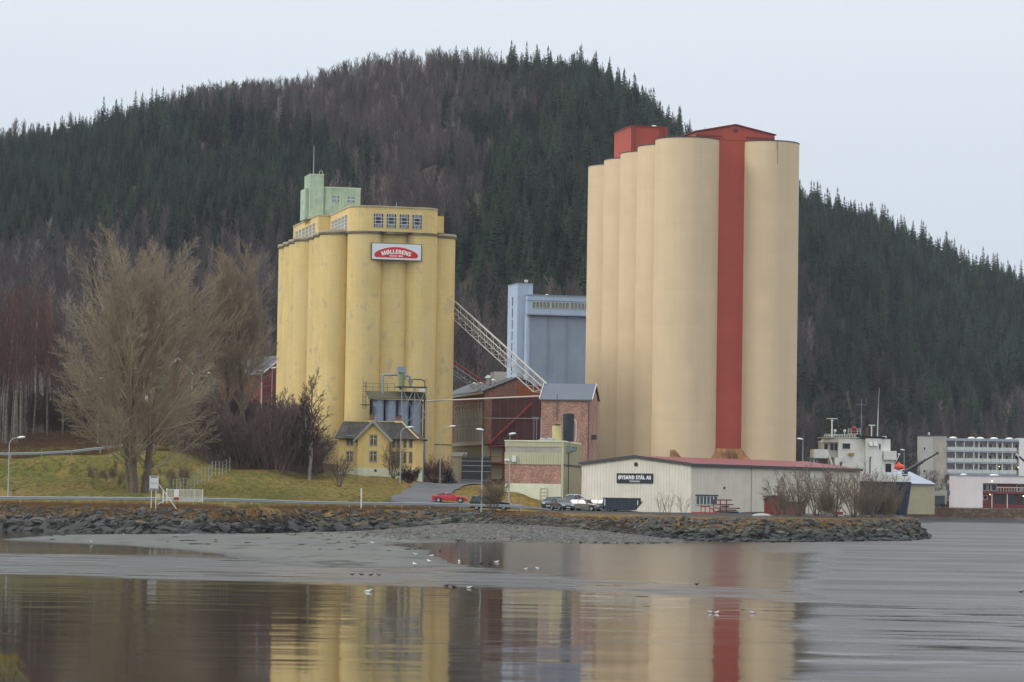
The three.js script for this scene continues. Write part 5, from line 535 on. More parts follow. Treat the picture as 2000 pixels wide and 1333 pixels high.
  part(r2, 'wall', new Geo().box(0, x2(1920), -1, y2(930), -9, 0).box(x2(1920) + 0.002, x2(2060), y2(944), y2(930) - 0.002, -9, 0), M.paleWall ||= mat({ map: sid([214, 206, 204], 225, 0.05), roughness: 0.8 })); part(r2, 'roof_edge', new Geo().box(-0.1, x2(2060), y2(930), y2(930) + 0.2, -9, 0.15), M.roofLight); part(r2, 'red_wall', new Geo().box(x2(1920) + 0.003, x2(2060), -1, y2(944) - 0.003, -9, -1.2), M.barnRed); part(r2, 'balcony_slab', new Geo().box(x2(1921), x2(2060), y2(964), y2(960), -1.19, 0.1), M.barnRed);
  for (const [px, w] of [[1925, 1], [1934, 0.6], [1943, 1.1], [1992, 1.1]]) windowAt(r2, x2(px), y2(952), -1.19, w, 1.7, { frame: M.white, b: 0.1 }); for (const [px, w] of [[1948, 1], [1960, 1.8], [1978, 1.9], [1994, 1.5]]) part(r2, 'entrance_glass', new Geo().box(x2(px) - w / 2, x2(px) + w / 2, y2(984), y2(966), -1.18, -1.1), M.glass); windowAt(r2, x2(1926), y2(972), -1.19, 1.0, 1.1, { frame: M.white, b: 0.1 });
  const rl = new Geo(); for (let px = 1949; px < 2010; px += 5.4) rl.box(x2(px), x2(px) + 0.12, y2(960), y2(952), 0.0, 0.08); rl.box(x2(1947), x2(2050), y2(952), y2(951), 0, 0.1); part(r2, 'railing', rl, M.offwhite); for (const px of [1938, 1968]) part(r2, 'column', new Geo().box(x2(px) - 0.1, x2(px) + 0.1, -1, y2(964.5), -0.2, 0), M.offwhite);
  for (const [px, py] of [[1934, 966], [1999, 968], [1938, 940]]) part(r2, 'wall_lamp', new Geo().sph(x2(px), y2(py), 0.05, 0.15, 0.15, 0.15, 8, 6), lampM); part(r2, 'skylight', new Geo().add(new THREE.SphereGeometry(1, 10, 5, 0, 6.2832, 0, 1.57), TRS(x2(1884), y2(930) + 0.2, -2, 0, 0.9, 0.4, 0.9)).add(new THREE.SphereGeometry(1, 10, 5, 0, 6.2832, 0, 1.57), TRS(x2(1944), y2(930) + 0.2, -2, 0, 1.3, 0.4, 0.9)), M.white);
  const D3 = 800, c0 = P(1834, 985, D3), ct = thing('site_clutter', 'dark low container and blue crate stack between the olive shed and the white building', 'container', V(c0.x, c0.y, -D3), 0); part(ct, 'container', new Geo().box(-1.4, 1.6, 0, 2.0, -2, 0).box(-1.5, 1.7, 2.0, 2.15, -2.1, 0.1), M.trim); part(ct, 'crate', new Geo().box(1.7, 3.4, 2.4, 3.5, -4.4, -3.2), plain('#4a5f86', 0.7)); part(ct, 'pallet', new Geo().box(-1.4, 0.6, 2.2, 3.4, -1.8, -0.4), M.frameGrey); part(ct, 'stack', new Geo().box(0.8, 2.6, 0, 3.6, -4.6, -3), M.concrete);
  const sp = thing('loading_boom', 'dark steel loading boom slanting up beside the apartment block', 'crane boom', P(1768, 922, 590), 0); const e1 = P(1831, 886, 590).sub(P(1768, 922, 590)); part(sp, 'boom', new Geo().bar(V(0, 0, 0), e1.clone().multiplyScalar(0.55), 0.36, 8, 0.3).bar(e1.clone().multiplyScalar(0.55), e1, 0.2, 8, 0.16), M.trim); part(sp, 'tip', new Geo().cbox(e1.x, e1.y, 0, 0.5, 0.5, 0.5), M.trim); part(sp, 'column', new Geo().box(-0.5, 0.5, -9, 0.3, -0.5, 0.5), M.trim);
}
// ------------------------------------------------------------------ bare trees: trunk and limbs, then twigs
class Twigs { constructor() { this.p = []; this.n = []; this.u = []; this.i = []; }
  seg(a, b, r0, r1, k = 3) { const d = V().subVectors(b, a).normalize(), s = Math.abs(d.y) < 0.9 ? V(0, 1, 0).cross(d).normalize() : V(1, 0, 0).cross(d).normalize(), t = V().crossVectors(d, s), o = this.p.length / 3, L = a.distanceTo(b); for (let j = 0; j < 2; j++) for (let i = 0; i < k; i++) { const q = i / k * 6.2832, c = Math.cos(q), e = Math.sin(q), r = j ? r1 : r0, x = j ? b : a; const nx = s.x * c + t.x * e, ny = s.y * c + t.y * e, nz = s.z * c + t.z * e; this.p.push(x.x + nx * r, x.y + ny * r, x.z + nz * r); this.n.push(nx, ny, nz); this.u.push(i / k * 6.28 * r0, a.y + (j ? L : 0)); } for (let i = 0; i < k; i++) { const m = (i + 1) % k; this.i.push(o + i, o + m, o + k + i, o + m, o + k + m, o + k + i); } }
  build() { const g = new THREE.BufferGeometry(); g.setAttribute('position', new THREE.Float32BufferAttribute(this.p, 3)); g.setAttribute('normal', new THREE.Float32BufferAttribute(this.n, 3)); g.setAttribute('uv', new THREE.Float32BufferAttribute(this.u, 2)); g.setIndex(this.i); return g; } }
function turned(dir, ang, rot) { const s = Math.abs(dir.y) < 0.95 ? V(0, 1, 0).cross(dir).normalize() : V(1, 0, 0).cross(dir).normalize(), t = V().crossVectors(dir, s); return dir.clone().multiplyScalar(Math.cos(ang)).addScaledVector(s, Math.sin(ang) * Math.cos(rot)).addScaledVector(t, Math.sin(ang) * Math.sin(rot)); }
// o: h trunk length, r radius, kids per level, ratio lengths, ang branching, up tropism, droop at the tips, start where limbs begin, rmin twig radius
function bareTree(stems, o) {
  const T = new Twigs(), W = new Twigs(), deep = o.kids.length;
  const grow = (p, dir, len, r, lv) => { const n = lv === 0 ? 7 : lv < 2 ? 5 : lv < 3 ? 4 : lv === deep ? 2 : 3; let q = p.clone(), d = dir.clone(); const pts = [[q.clone(), d.clone(), r]]; const rEnd = Math.max(o.rmin, r * (lv === 0 ? 0.25 : 0.35));
    for (let i = 0; i < n; i++) { const b = q.clone(); d.x += R(-1, 1) * o.wig * (lv ? 1 : 0.5); d.z += R(-1, 1) * o.wig * (lv ? 1 : 0.5); d.y += (lv >= deep - 1 ? -o.droop : o.up) * (lv ? 1 : 0.4); d.normalize(); q.addScaledVector(d, len / n); const ra = lerp(r, rEnd, i / n), rb = lerp(r, rEnd, (i + 1) / n); (lv <= (o.trunkLevels ?? 1) - 1 ? T : W).seg(b, q, ra, rb, lv === 0 ? 9 : lv === 1 ? 5 : 3); pts.push([q.clone(), d.clone(), rb]); }
    if (lv >= deep) return; const k = o.kids[lv]; for (let i = 0; i < k; i++) { const s = lv === 0 ? o.start : 0.18, t = clamp(s + (1 - s) * (i + R(0.1, 0.9)) / k), f = t * n, a = Math.min(n - 1, Math.floor(f)), u = f - a, A = pts[a], B = pts[a + 1]; const pos = A[0].clone().lerp(B[0], u), dd = A[1].clone().lerp(B[1], u).normalize(); const ang = lerp(o.ang[lv] ?? 0.7, (o.angTip ?? 0.4), t) * R(0.75, 1.25); const env = lv === 0 ? (o.env ? o.env(t) : lerp(1, 0.45, t)) : lerp(1, 0.5, t); grow(pos, turned(dd, ang, i * 2.4 + R(-0.5, 0.5)), len * o.ratio[lv] * env * R(0.75, 1.2), Math.max(o.rmin, Math.min(lerp(A[2], B[2], u) * 0.6, r * (lv === 0 ? (o.limb ?? 0.5) : 0.5))), lv + 1); } };
  for (const [p, d, s] of stems) grow(p, d.clone().normalize(), o.h * s, o.r * s, 0); return [T.build(), W.build()]; }
const twigM = (c) => dull({ color: new THREE.Color(c) }); const tw = { willow: twigM('#9c8f78'), willowDim: twigM('#90826c'), purple: twigM('#665750'), birch: twigM('#5c4e49'), redTop: twigM('#69504a'), shrub: twigM('#76695a'), grey: twigM('#7c7068'), dark: twigM('#4a3c38') };
function treeThing(name, label, cat, geo, pos, turn, bark, twig, group) { const t = thing(name, label, cat, pos, turn, group); part(t, 'trunk', geo[0], bark); part(t, 'crown', geo[1], twig); return t; }
{ // the two great bare willows by the shore road and the one behind
  const o = { h: 22.8, r: 0.52, kids: [30, 11, 9, 7], ratio: [0.50, 0.5, 0.5, 0.5], ang: [1.05, 0.68, 0.7, 0.8], angTip: 0.36, up: 0.07, droop: 0.02, wig: 0.11, start: 0.1, rmin: 0.0125, trunkLevels: 1, limb: 0.22, env: (t) => t < 0.12 ? 0.8 : t < 0.65 ? 1.12 : 0.75 };
  const g = bareTree([[V(0, -0.3, 0), V(-0.10, 1, 0.02), 0.97], [V(1.1, -0.3, -0.6), V(0.12, 1, -0.05), 0.94], [V(-0.5, -0.3, -0.9), V(-0.19, 1, -0.1), 0.8]], o);
  treeThing('bare_willow', 'huge bare tree with a broad pale tan crown beside the white gate', 'tree', g, onLand(262, 362).setY(H(X(262, 962, 362), 362) - 0.1), 0, M.bark, tw.willow);
  const g2 = bareTree([[V(-0.6, -0.3, 0), V(-0.07, 1, 0), 0.94], [V(1.4, -0.3, 0), V(0.05, 1, 0), 0.98]], { ...o, ratio: [0.38, 0.5, 0.5, 0.5], ang: [0.8, 0.6, 0.7, 0.8], start: 0.25 });
  treeThing('bare_willow', 'tall upright bare tree rising behind the purple thicket, just left of the yellow silo', 'tree', g2, onLand(452, 424, 880), 0, M.bark, tw.willowDim);
}
{ // birch grove at the left edge
  const protos = [0, 1, 2].map(() => bareTree([[V(0, -0.3, 0), V(R(-0.04, 0.04), 1, 0), 1]], { h: 21, r: 0.17, kids: [22, 6, 4], ratio: [0.26, 0.5, 0.5], ang: [0.7, 0.7, 0.7], angTip: 0.35, up: 0.06, droop: -0.02, wig: 0.08, start: 0.42, rmin: 0.024, env: (t) => lerp(1, 0.5, t) }));
  const src = protos.map((g, i) => null); let k = 0;
  for (let i = 0; i < 46; i++) { const px = i < 34 ? -40 + i * 4.9 + R(-2, 2) : R(-60, 140), D = i < 18 ? R(446, 470) : R(470, 540), x = X(px, 860, D), pos = V(x, H(x, D), -D), j = i % 3; const sc = V(R(0.9, 1.1), R(0.86, 1.06) * (px > 110 ? 0.9 : 1), R(0.9, 1.1)); const lab = 'slender bare birch in the dense reddish grove at the left edge', grp = 'birches of the grove at the left edge';
    if (!src[j]) { src[j] = treeThing('birch_tree', lab, 'tree', protos[j], pos, R(0, 6), j === 1 ? M.birchBark : M.birchDim ||= mat({ map: M.birchBark.map, color: new THREE.Color(0.55, 0.5, 0.45), roughness: 0.9 }), j === 2 ? tw.birch : tw.redTop, grp); src[j].scale.copy(sc); } else copy(src[j], pos, R(0, 6), lab, grp, sc); k++; }
}
{ // purple thicket: a mass of bare shrubs between the trees and the yellow house
  const gs = [0, 1, 2].map((q) => { const stems = []; for (let i = 0; i < 7; i++) stems.push([V(R(-0.6, 0.6), -0.2, R(-0.6, 0.6)), V(R(-0.4, 0.4), 1, R(-0.4, 0.4)), R(0.7, 1)]); const [a, b] = bareTree(stems, { h: 6, r: 0.05, kids: [9, 6, 4], ratio: [0.4, 0.5, 0.5], ang: [0.6, 0.6, 0.6], angTip: 0.4, up: 0.05, droop: 0, wig: 0.12, start: 0.15, rmin: 0.016 }); return mergeGeometries([a, b]); });
  const put = (n, fn, name, lab, m, cat) => { gs.forEach((g, j) => { const ms = []; for (let i = 0; i < n; i++) { const r = fn(i); if (r) ms.push(r); } stuff(name, g, m, ms, null, lab, cat); }); };
  const lift = (px, D, s) => { const x = X(px, 900, D); return TRS(x, H(x, D), -D, R(0, 6), s * R(0.85, 1.15), s, s); };
  const hgt = (px) => pl([[330, 0.9], [380, 1.35], [430, 1.6], [500, 1.65], [560, 1.6], [600, 1.3], [650, 0.8]], px);
  put(22, () => { const px = R(360, 625), D = R(404, 440) + (px > 560 ? 5 : 0); return lift(px, D, hgt(px) * R(0.7, 1.05)); }, 'purple_thicket', 'dense purplish bare thicket between the bare trees and the yellow house', tw.purple, 'thicket');
  put(16, () => { const px = R(-80, 175), D = R(474, 570); return lift(px, D, R(0.9, 1.5)); }, 'grove_undergrowth', 'dark bare undergrowth filling the birch grove at the left edge', tw.dark, 'undergrowth');
  put(12, () => { const px = R(300, 600); return lift(px, R(440, 470), R(1.2, 1.6)); }, 'grey_thicket', 'greyish bare scrub standing behind the purple thicket', tw.grey, 'thicket');
  put(16, () => lift(R(170, 370), R(366, 396), R(0.12, 0.3)), 'undergrowth', 'low brown undergrowth around the foot of the big bare tree', tw.shrub, 'undergrowth');
  put(7, () => { const px = R(1500, 1745); return lift(px, lerp(352, 385, (px - 1500) / 245) + R(-4, 4), R(0.45, 0.62)); }, 'shore_scrub', 'low tangled bare scrub at the foot of the bushes along the warehouse', tw.shrub, 'scrub');
  put(8, () => { const px = R(1560, 2050), D = R(850, 880); const x = X(px, 930, D); return TRS(x, 4, -D, R(0, 6), 2, R(1.5, 2.4), 2); }, 'far_scrub', 'purplish bare scrub behind the apartment block', tw.purple, 'scrub');
}
{ // single shrubs and small trees
  const o = { h: 12.5, r: 0.24, kids: [20, 7, 5, 3], ratio: [0.36, 0.5, 0.5, 0.5], ang: [1.0, 0.8, 0.8, 0.8], angTip: 0.45, up: 0.02, droop: 0.07, wig: 0.16, start: 0.22, rmin: 0.016, env: (t) => t < 0.3 ? 0.9 : lerp(1.15, 0.5, t) };
  treeThing('birch_tree', 'single bare birch with a pale trunk and drooping twigs left of the yellow house', 'tree', bareTree([[V(0, -0.3, 0), V(0.02, 1, 0), 1], [V(0.1, 2.6, 0), V(-0.2, 1, 0.1), 0.6]], o), onLand(604, 405, 935), 0, M.birchBark, tw.dark);
  const so = (h, kids, wide = 0.55) => ({ h, r: 0.055, kids, ratio: [0.5, 0.55, 0.5], ang: [0.6, 0.7, 0.7], angTip: 0.4, up: 0.03, droop: 0.02, wig: 0.14, start: 0.2, rmin: 0.013, wide });
  const shrub = (n, spread, op) => { const st = []; for (let i = 0; i < n; i++) { const a = i / n * 6.28 + R(-0.3, 0.3), q = R(0.2, 1) * spread; st.push([V(Math.cos(a) * 0.15, -0.1, Math.sin(a) * 0.15), V(Math.cos(a) * q, 1, Math.sin(a) * q), R(0.7, 1)]); } return bareTree(st, op); };
  treeThing('bare_shrub', 'low bare shrub with a dark stem in front of the yellow house', 'shrub', shrub(9, 0.9, so(4.2, [9, 6, 3])), onLand(662, 398, 950), 0, M.bark, tw.shrub);
  treeThing('bare_shrub', 'upright bare shrub against the right side wall of the yellow house', 'shrub', shrub(9, 0.55, so(4.6, [9, 6, 3])), onLand(768, 424, 935), 0, M.bark, tw.shrub);
  treeThing('round_shrub', 'rounded dense dark red bare shrub at the corner of the yellow house by the lamp', 'shrub', shrub(26, 1.3, so(2.5, [9, 6, 3])), onLand(800, 419, 945), 0, M.bark, twigM('#4e3230'));
  treeThing('bare_shrub', 'brown bare bush below the yellow silo, beside the dark evergreen', 'shrub', shrub(22, 1.0, so(3.9, [9, 6, 3])), onLand(848, 441, 938), 0, M.bark, twigM('#6a5349'));
  treeThing('bare_shrub', 'bare roadside bush in front of the black car', 'shrub', shrub(12, 0.75, so(4.0, [10, 6, 3])), onLand(962, 362, 1000), 0, M.bark, tw.shrub);
  for (const [px, D, h, lab] of [[1440, 0, 0, ''], ].slice(1)) void 0;
  const wo = (h) => ({ ...so(h, [8, 6, 3]), r: 0.07, rmin: 0.011 }); const bush = [0, 1, 2].map((i) => shrub([7, 9, 8][i], 0.62, wo(5.6))); const sap = shrub(5, 0.5, { ...so(2.6, [6, 3]), r: 0.025, rmin: 0.009 });
  const seen = [];
  const spots = [[1518, 362, 0.8, 'leftmost bare bush before the warehouse side wall, beside the red shed'], [1560, 358, 1.0, 'bare bush in front of the right half of the red shed'], [1596, 362, 1.05, 'bare bush left of the middle of the row before the warehouse wall'], [1632, 366, 1.1, 'tall bare bush under the ship wheelhouse'], [1668, 372, 1.1, 'tall bare bush under the end of the red roof'], [1706, 380, 1.05, 'bare bush in front of the navy ship hull'], [1738, 388, 0.95, 'rightmost bare bush near the curved ship stern'], [1305, 352, 0.42, 'small pale sapling right of the dark skip'], [1292, 352, 0.36, 'thinnest sapling directly beside the dark skip'], [1334, 356, 0.4, 'small sapling at the right corner of the warehouse gable']];
  spots.forEach(([px, D, s, lab], i) => { const j = i % 3, pos = onLand(px, D, 1000); const nm = s < 0.5 ? 'sapling' : 'shore_bush'; if (i < 3) { const t = treeThing('shore_bush', lab, 'bush', bush[j], pos, R(0, 6), M.bark, tw.shrub); t.scale.setScalar(s); seen[j] = t; } else if (s < 0.5) { const t = seen.sap ? copy(seen.sap, pos, R(0, 6), lab) : (seen.sap = treeThing('sapling', lab, 'sapling', sap, pos, 0, M.bark, twigM('#8a7468'))); t.scale.setScalar(s * 2.4); } else { const c = copy(seen[j], pos, R(0, 6), lab, null, s); c.name = numbered(nm); if (s < 0.5) c.userData.category = 'sapling'; } });
  // evergreen shrub beside the portal
  const ev = thing('evergreen_shrub', 'dark green spreading evergreen shrub at the foot of the yellow silo', 'shrub', onLand(876, 440, 940)); const eg = new Geo(); for (let i = 0; i < 900; i++) { const a = R(0, 6.28), q = Math.sqrt(rnd()), y = R(0, 1), rr = 1.35 * q * (1 - y * 0.55), c = V(Math.cos(a) * rr, 0.15 + y * 2.1 * (0.75 + 0.25 * Math.sin(a * 3)), Math.sin(a) * rr), l = R(0.15, 0.4), d = V(Math.cos(a), R(0.1, 0.9), Math.sin(a)).normalize().multiplyScalar(l), s = V(-Math.sin(a), 0, Math.cos(a)).multiplyScalar(0.09); eg.tri(c.clone().sub(s), c.clone().add(s), c.clone().add(d)); } part(ev, 'foliage', eg, mat({ color: new THREE.Color(0.022, 0.035, 0.028), side: THREE.DoubleSide })); part(ev, 'stem', new Geo().bar(V(0, -0.2, 0), V(0, 1.6, 0), 0.08), M.bark);
}
// ------------------------------------------------------------------ conifers and bare woods of the hill
function conifer(h, r, layers, per) { const g = new Geo(); for (let i = 0; i < layers; i++) { const t = i / (layers - 1), y = h * (0.06 + 0.9 * t), L = r * Math.pow(1 - t, 0.85) + 0.25, n = Math.max(4, Math.round(per * (1 - t * 0.5))); for (let k = 0; k < n; k++) { const a = k / n * 6.2832 + i * 1.7 + R(-0.25, 0.25), l = L * R(0.75, 1.1), dx = Math.cos(a), dz = Math.sin(a), dr = R(0.18, 0.42), w = l * R(0.22, 0.36), yy = y + R(-0.3, 0.3); const b = V(0, yy, 0), tip = V(dx * l, yy - l * dr, dz * l), m1 = V(dx * l * 0.5 - dz * w, yy - l * dr * 0.75 - w * 0.5, dz * l * 0.5 + dx * w), m2 = V(dx * l * 0.5 + dz * w, yy - l * dr * 0.75 - w * 0.5, dz * l * 0.5 - dx * w), md = V(dx * l * 0.55, yy - l * dr * 0.35, dz * l * 0.55); g.tri(b, m1, md).tri(b, md, m2).tri(md, m1, tip).tri(md, tip, m2); } } const top = V(0, h, 0); for (let k = 0; k < 4; k++) { const a = k * 1.57, a2 = a + 0.8; g.tri(V(Math.cos(a) * 0.3, h * 0.9, Math.sin(a) * 0.3), V(Math.cos(a2) * 0.3, h * 0.9, Math.sin(a2) * 0.3), top); } const f = g.build(); const tg = new Geo().cyl(0, 0, -1.5, h * 0.93, h * 0.013 + 0.05, 0.03, 6).build(); return [f, tg]; }
{
  const con = [conifer(15, 3.0, 24, 11), conifer(13, 3.2, 21, 11), conifer(17, 2.8, 27, 10)];
  const bare = [0, 1, 2, 3].map((q) => { const [a, b] = bareTree([[V(0, -1, 0), V(R(-0.05, 0.05), 1, R(-0.05, 0.05)), 1]], { h: 12.5, r: 0.13, kids: [20, 5], ratio: [0.3, 0.5], ang: [0.6, 0.6], angTip: 0.35, up: 0.06, droop: -0.02, wig: 0.08, start: 0.3, rmin: q === 3 ? 0.03 : 0.04 }); return mergeGeometries([a, b]); });
  const bush = (() => { const st = []; for (let i = 0; i < 6; i++) st.push([V(0, -0.3, 0), V(R(-0.7, 0.7), 1, R(-0.7, 0.7)), 1]); const [a, b] = bareTree(st, { h: 4, r: 0.05, kids: [7, 4], ratio: [0.5, 0.5], ang: [0.7, 0.7], angTip: 0.5, up: 0.03, droop: 0, wig: 0.15, start: 0.1, rmin: 0.035 }); return mergeGeometries([a, b]); })();
  // how likely a spot on the hill carries conifers, by where it lies on the slope
  const blobs = [[330, 300, 330, 75, 1.3], [100, 370, 260, 90, 1.2], [500, 330, 190, 110, 1.1], [250, 420, 280, 55, 0.7], [640, 190, 330, 70, -0.8], [760, 240, 90, 160, -0.5], [600, 430, 90, 60, 0.35], [720, 520, 90, 60, 0.3], [1140, 190, 70, 70, 1.1], [1240, 260, 80, 90, 1.2], [900, 190, 70, 55, 0.45], [1000, 260, 110, 60, 0.5], [960, 470, 90, 130, 0.8], [1060, 420, 90, 150, 0.9], [1120, 330, 90, 120, 0.6], [720, 330, 60, 60, 0.25], [1650, 480, 140, 90, 1.3], [1800, 560, 130, 90, 1.2], [1930, 640, 120, 110, 1.1], [1700, 640, 70, 90, 0.9], [1820, 700, 60, 80, 0.9], [1640, 760, 40, 40, 0.8], [1900, 760, 70, 60, 0.7], [1600, 760, 40, 50, 0.6]];
  const conK = (px, py) => { let s = -0.08; for (const [x, y, a, b, k] of blobs) { const dx = (px - x) / a, dy = (py - y) / b; s += k * Math.exp(-(dx * dx + dy * dy)); } if (px < 1500) s -= 0.8 * sst(480, 540, py) * sst(700, 500, px); return s; };
  const cm = con.map(() => []), tm = con.map(() => []), cc = con.map(() => []), bm = bare.map(() => []), bc = bare.map(() => []), um = [], uc = []; const sky = [];
  let tries = 0, n = 0; while (tries < 60000 && n < 17500) { tries++; const D = Math.sqrt(lerp(600 * 600, 1420 * 1420, rnd())), px = R(-90, 2090), u = (px - 1000) / FPX, x = u * D; const b = hillBase(px), c = hillTop(px); if (D < b - 10 || D > c + 25) continue; const y = hillY(x, D), [qx, qy] = toPx(x, y + 6, D); if (qx > 1175 && qx < 1535 && qy > 330) continue; const k = conK(qx, qy) + (fw(x * 0.035, D * 0.025, 3, 71) - 0.5) * 2.2; n++;
    const edge = D > c - 14; if (edge && rnd() < 0.45) continue;
    if (k > (edge && qx < 1000 ? R(0.6, 1.5) : R(-0.1, 0.75))) { const j = Math.floor(R(0, 2.99)), s = (edge ? R(0.3, 0.62) : D > c - 60 ? R(0.4, 0.75) : 0.5 + 0.6 * Math.pow(rnd(), 1.5)) * (qx < 700 && qy > 260 && qy < 460 ? 0.82 : 1) * (qx > 1000 ? 1.2 : 1.05) * 1, ry = R(0, 6), w = s * R(0.85, 1.15); cm[j].push(TRS(x, y - 0.5, -D, ry, w, s, w)); const q = 0.45 + 1.5 * Math.pow(rnd(), 1.3), g = R(0.85, 1.2); cc[j].push(new THREE.Color().setRGB(0.024 * q, 0.035 * q * g, 0.019 * q)); }
    else { const j = Math.floor(R(0, 3.99)), s = R(0.5, 1.2) * (edge ? 0.62 : 1); bm[j].push(TRS(x, y - 0.3, -D, R(0, 6), s * R(0.9, 1.4), s, s * R(0.9, 1.4))); const q = R(0.6, 1.3) * (rnd() < 0.14 ? 2.1 : 1), wr = R(0, 1); bc[j].push(new THREE.Color().setRGB((0.088 + 0.012 * wr) * q, 0.076 * q, (0.072 - 0.008 * wr) * q)); if (rnd() < 0.7) { const x2 = x + R(-4, 4), d2 = D + R(-4, 4); um.push(TRS(x2, hillY(x2, d2), -d2, R(0, 6), R(0.6, 1.1))); const e = R(0.6, 1.1); uc.push(new THREE.Color().setRGB(0.065 * e, 0.052 * e, 0.046 * e)); } } }
  const leafM = dull({ side: THREE.DoubleSide }), twM = dull({});
  con.forEach((g, j) => { stuff('conifer_wood', g[0], leafM, cm[j], cc[j], 'dark green spruce forest covering the hillside', 'forest'); stuff('conifer_stems', g[1], M.bark, cm[j], null, 'spruce stems within the hillside forest', 'forest'); });
  bare.forEach((g, j) => stuff('bare_wood', g, twM, bm[j], bc[j], 'greyish purple leafless woodland covering the hillside', 'forest'));
  stuff('hill_brush', bush, twM, um, uc, 'low brown leafless brush between the trees of the hillside', 'brush');
  // conifers that stand out against the sky along the ridge
  const protos = con.map((g, j) => null); const spots = [[20, 250, 14], [75, 240, 12], [118, 228, 11], [155, 218, 12], [210, 208, 17], [228, 210, 15], [252, 209, 15], [272, 209, 15], [340, 205, 9], [470, 185, 10], [548, 154, 13], [572, 152, 12], [625, 136, 10], [652, 122, 12], [676, 114, 13], [686, 117, 11], [742, 111, 11], [752, 110, 13], [815, 107, 12], [858, 105, 14], [874, 104, 11], [896, 105, 13], [914, 103, 15], [930, 101, 16], [978, 114, 12], [992, 111, 13], [1002, 116, 10], [1016, 127, 12], [1032, 131, 12], [1062, 118, 13], [1078, 111, 15], [1090, 113, 14], [1106, 124, 13], [1118, 120, 15], [1128, 119, 16], [1142, 124, 15], [1152, 128, 14], [1164, 136, 13], [1180, 141, 14], [1194, 148, 15], [1210, 164, 15], [1226, 168, 14], [1250, 178, 17], [1262, 188, 15], [1278, 202, 14], [1288, 205, 15], [1306, 218, 15], [1328, 244, 7], [1573, 371, 16], [1594, 384, 14], [1613, 395, 12], [1652, 402, 12], [1670, 398, 13], [1686, 406, 12], [1702, 405, 13], [1722, 417, 12], [1744, 420, 13], [1766, 437, 12], [1782, 440, 13], [1802, 455, 13], [1832, 468, 12], [1845, 465, 14], [1868, 482, 15], [1888, 494, 14], [1920, 507, 12], [1930, 505, 13], [1958, 513, 13], [1975, 518, 13], [1994, 538, 10]];
  const lab = 'dark spruce standing out against the sky along the ridge of the hill', grp = 'spruces along the skyline of the hill';
  spots.forEach(([px, py, h], i) => { const D = hillTop(px) - R(2, 18), x = X(px, py, D), j = i % 3, gy = hillY(x, D) - 1, top = Y(px, py, D), hh = clamp(top - gy, 6, 26), H0 = [15, 13, 17][j], s = hh / H0, w = clamp(h / 14, 0.7, 1.15) * R(0.85, 1.1); const sc = V(w, s, w), pos = V(x, gy, -D);
    if (!protos[j]) { const t = thing('spruce_tree', lab, 'tree', pos, R(0, 6), grp); part(t, 'crown', con[j][0], dull({ color: new THREE.Color(0.017, 0.027, 0.014), side: THREE.DoubleSide })); part(t, 'trunk', con[j][1], M.bark); t.scale.copy(sc); protos[j] = t; } else copy(protos[j], pos, R(0, 6), lab, grp, sc); });
  // pale crags in the slope
  const cr = [[910, 238, 4], [898, 262, 5], [988, 240, 4], [1020, 285, 3], [962, 300, 3]]; cr.forEach(([px, py, s], i) => { let D = 1000; for (let d = 760; d < 1340; d += 4) { if (hillY(X(px, py, d), d) > Y(px, py, d)) { D = d; break; } } const p = P(px, py, D), o = new THREE.Mesh(rockGeos[i], M.crag ||= mat({ map: rockTex([150, 148, 150], [98, 94, 96], 190), roughness: 0.95 })); o.position.copy(p); o.scale.set(s, s * 1.1, s); o.rotation.set(0.3, i, 0.2); o.name = numbered('rock_outcrop'); tag(o, ['pale rock outcrop at the top of the hill crag', 'widest grey rock outcrop in the middle of the hill', 'grey rock outcrop on the hill right of the crag', 'small dark rock outcrop low on the crag', 'small outcrop below the other crags'][i], 'outcrop'); o.castShadow = o.receiveShadow = true; scene.add(o); });
}
// ------------------------------------------------------------------ cars
const carM = (c, m = 0.3) => new THREE.MeshPhysicalMaterial({ color: new THREE.Color(c), roughness: 0.35, metalness: m, clearcoat: 0.8, clearcoatRoughness: 0.1 });
const tyreM = plain('#151515', 0.9), rimM = plain('#a9adb0', 0.35, { metalness: 0.6 }), carGlass = mat({ color: new THREE.Color(0.02, 0.024, 0.028), roughness: 0.06 }), lensM = plain('#d4dadd', 0.15), tailM = plain('#b3201c', 0.25), plateM = plain('#d8d8d4', 0.5);
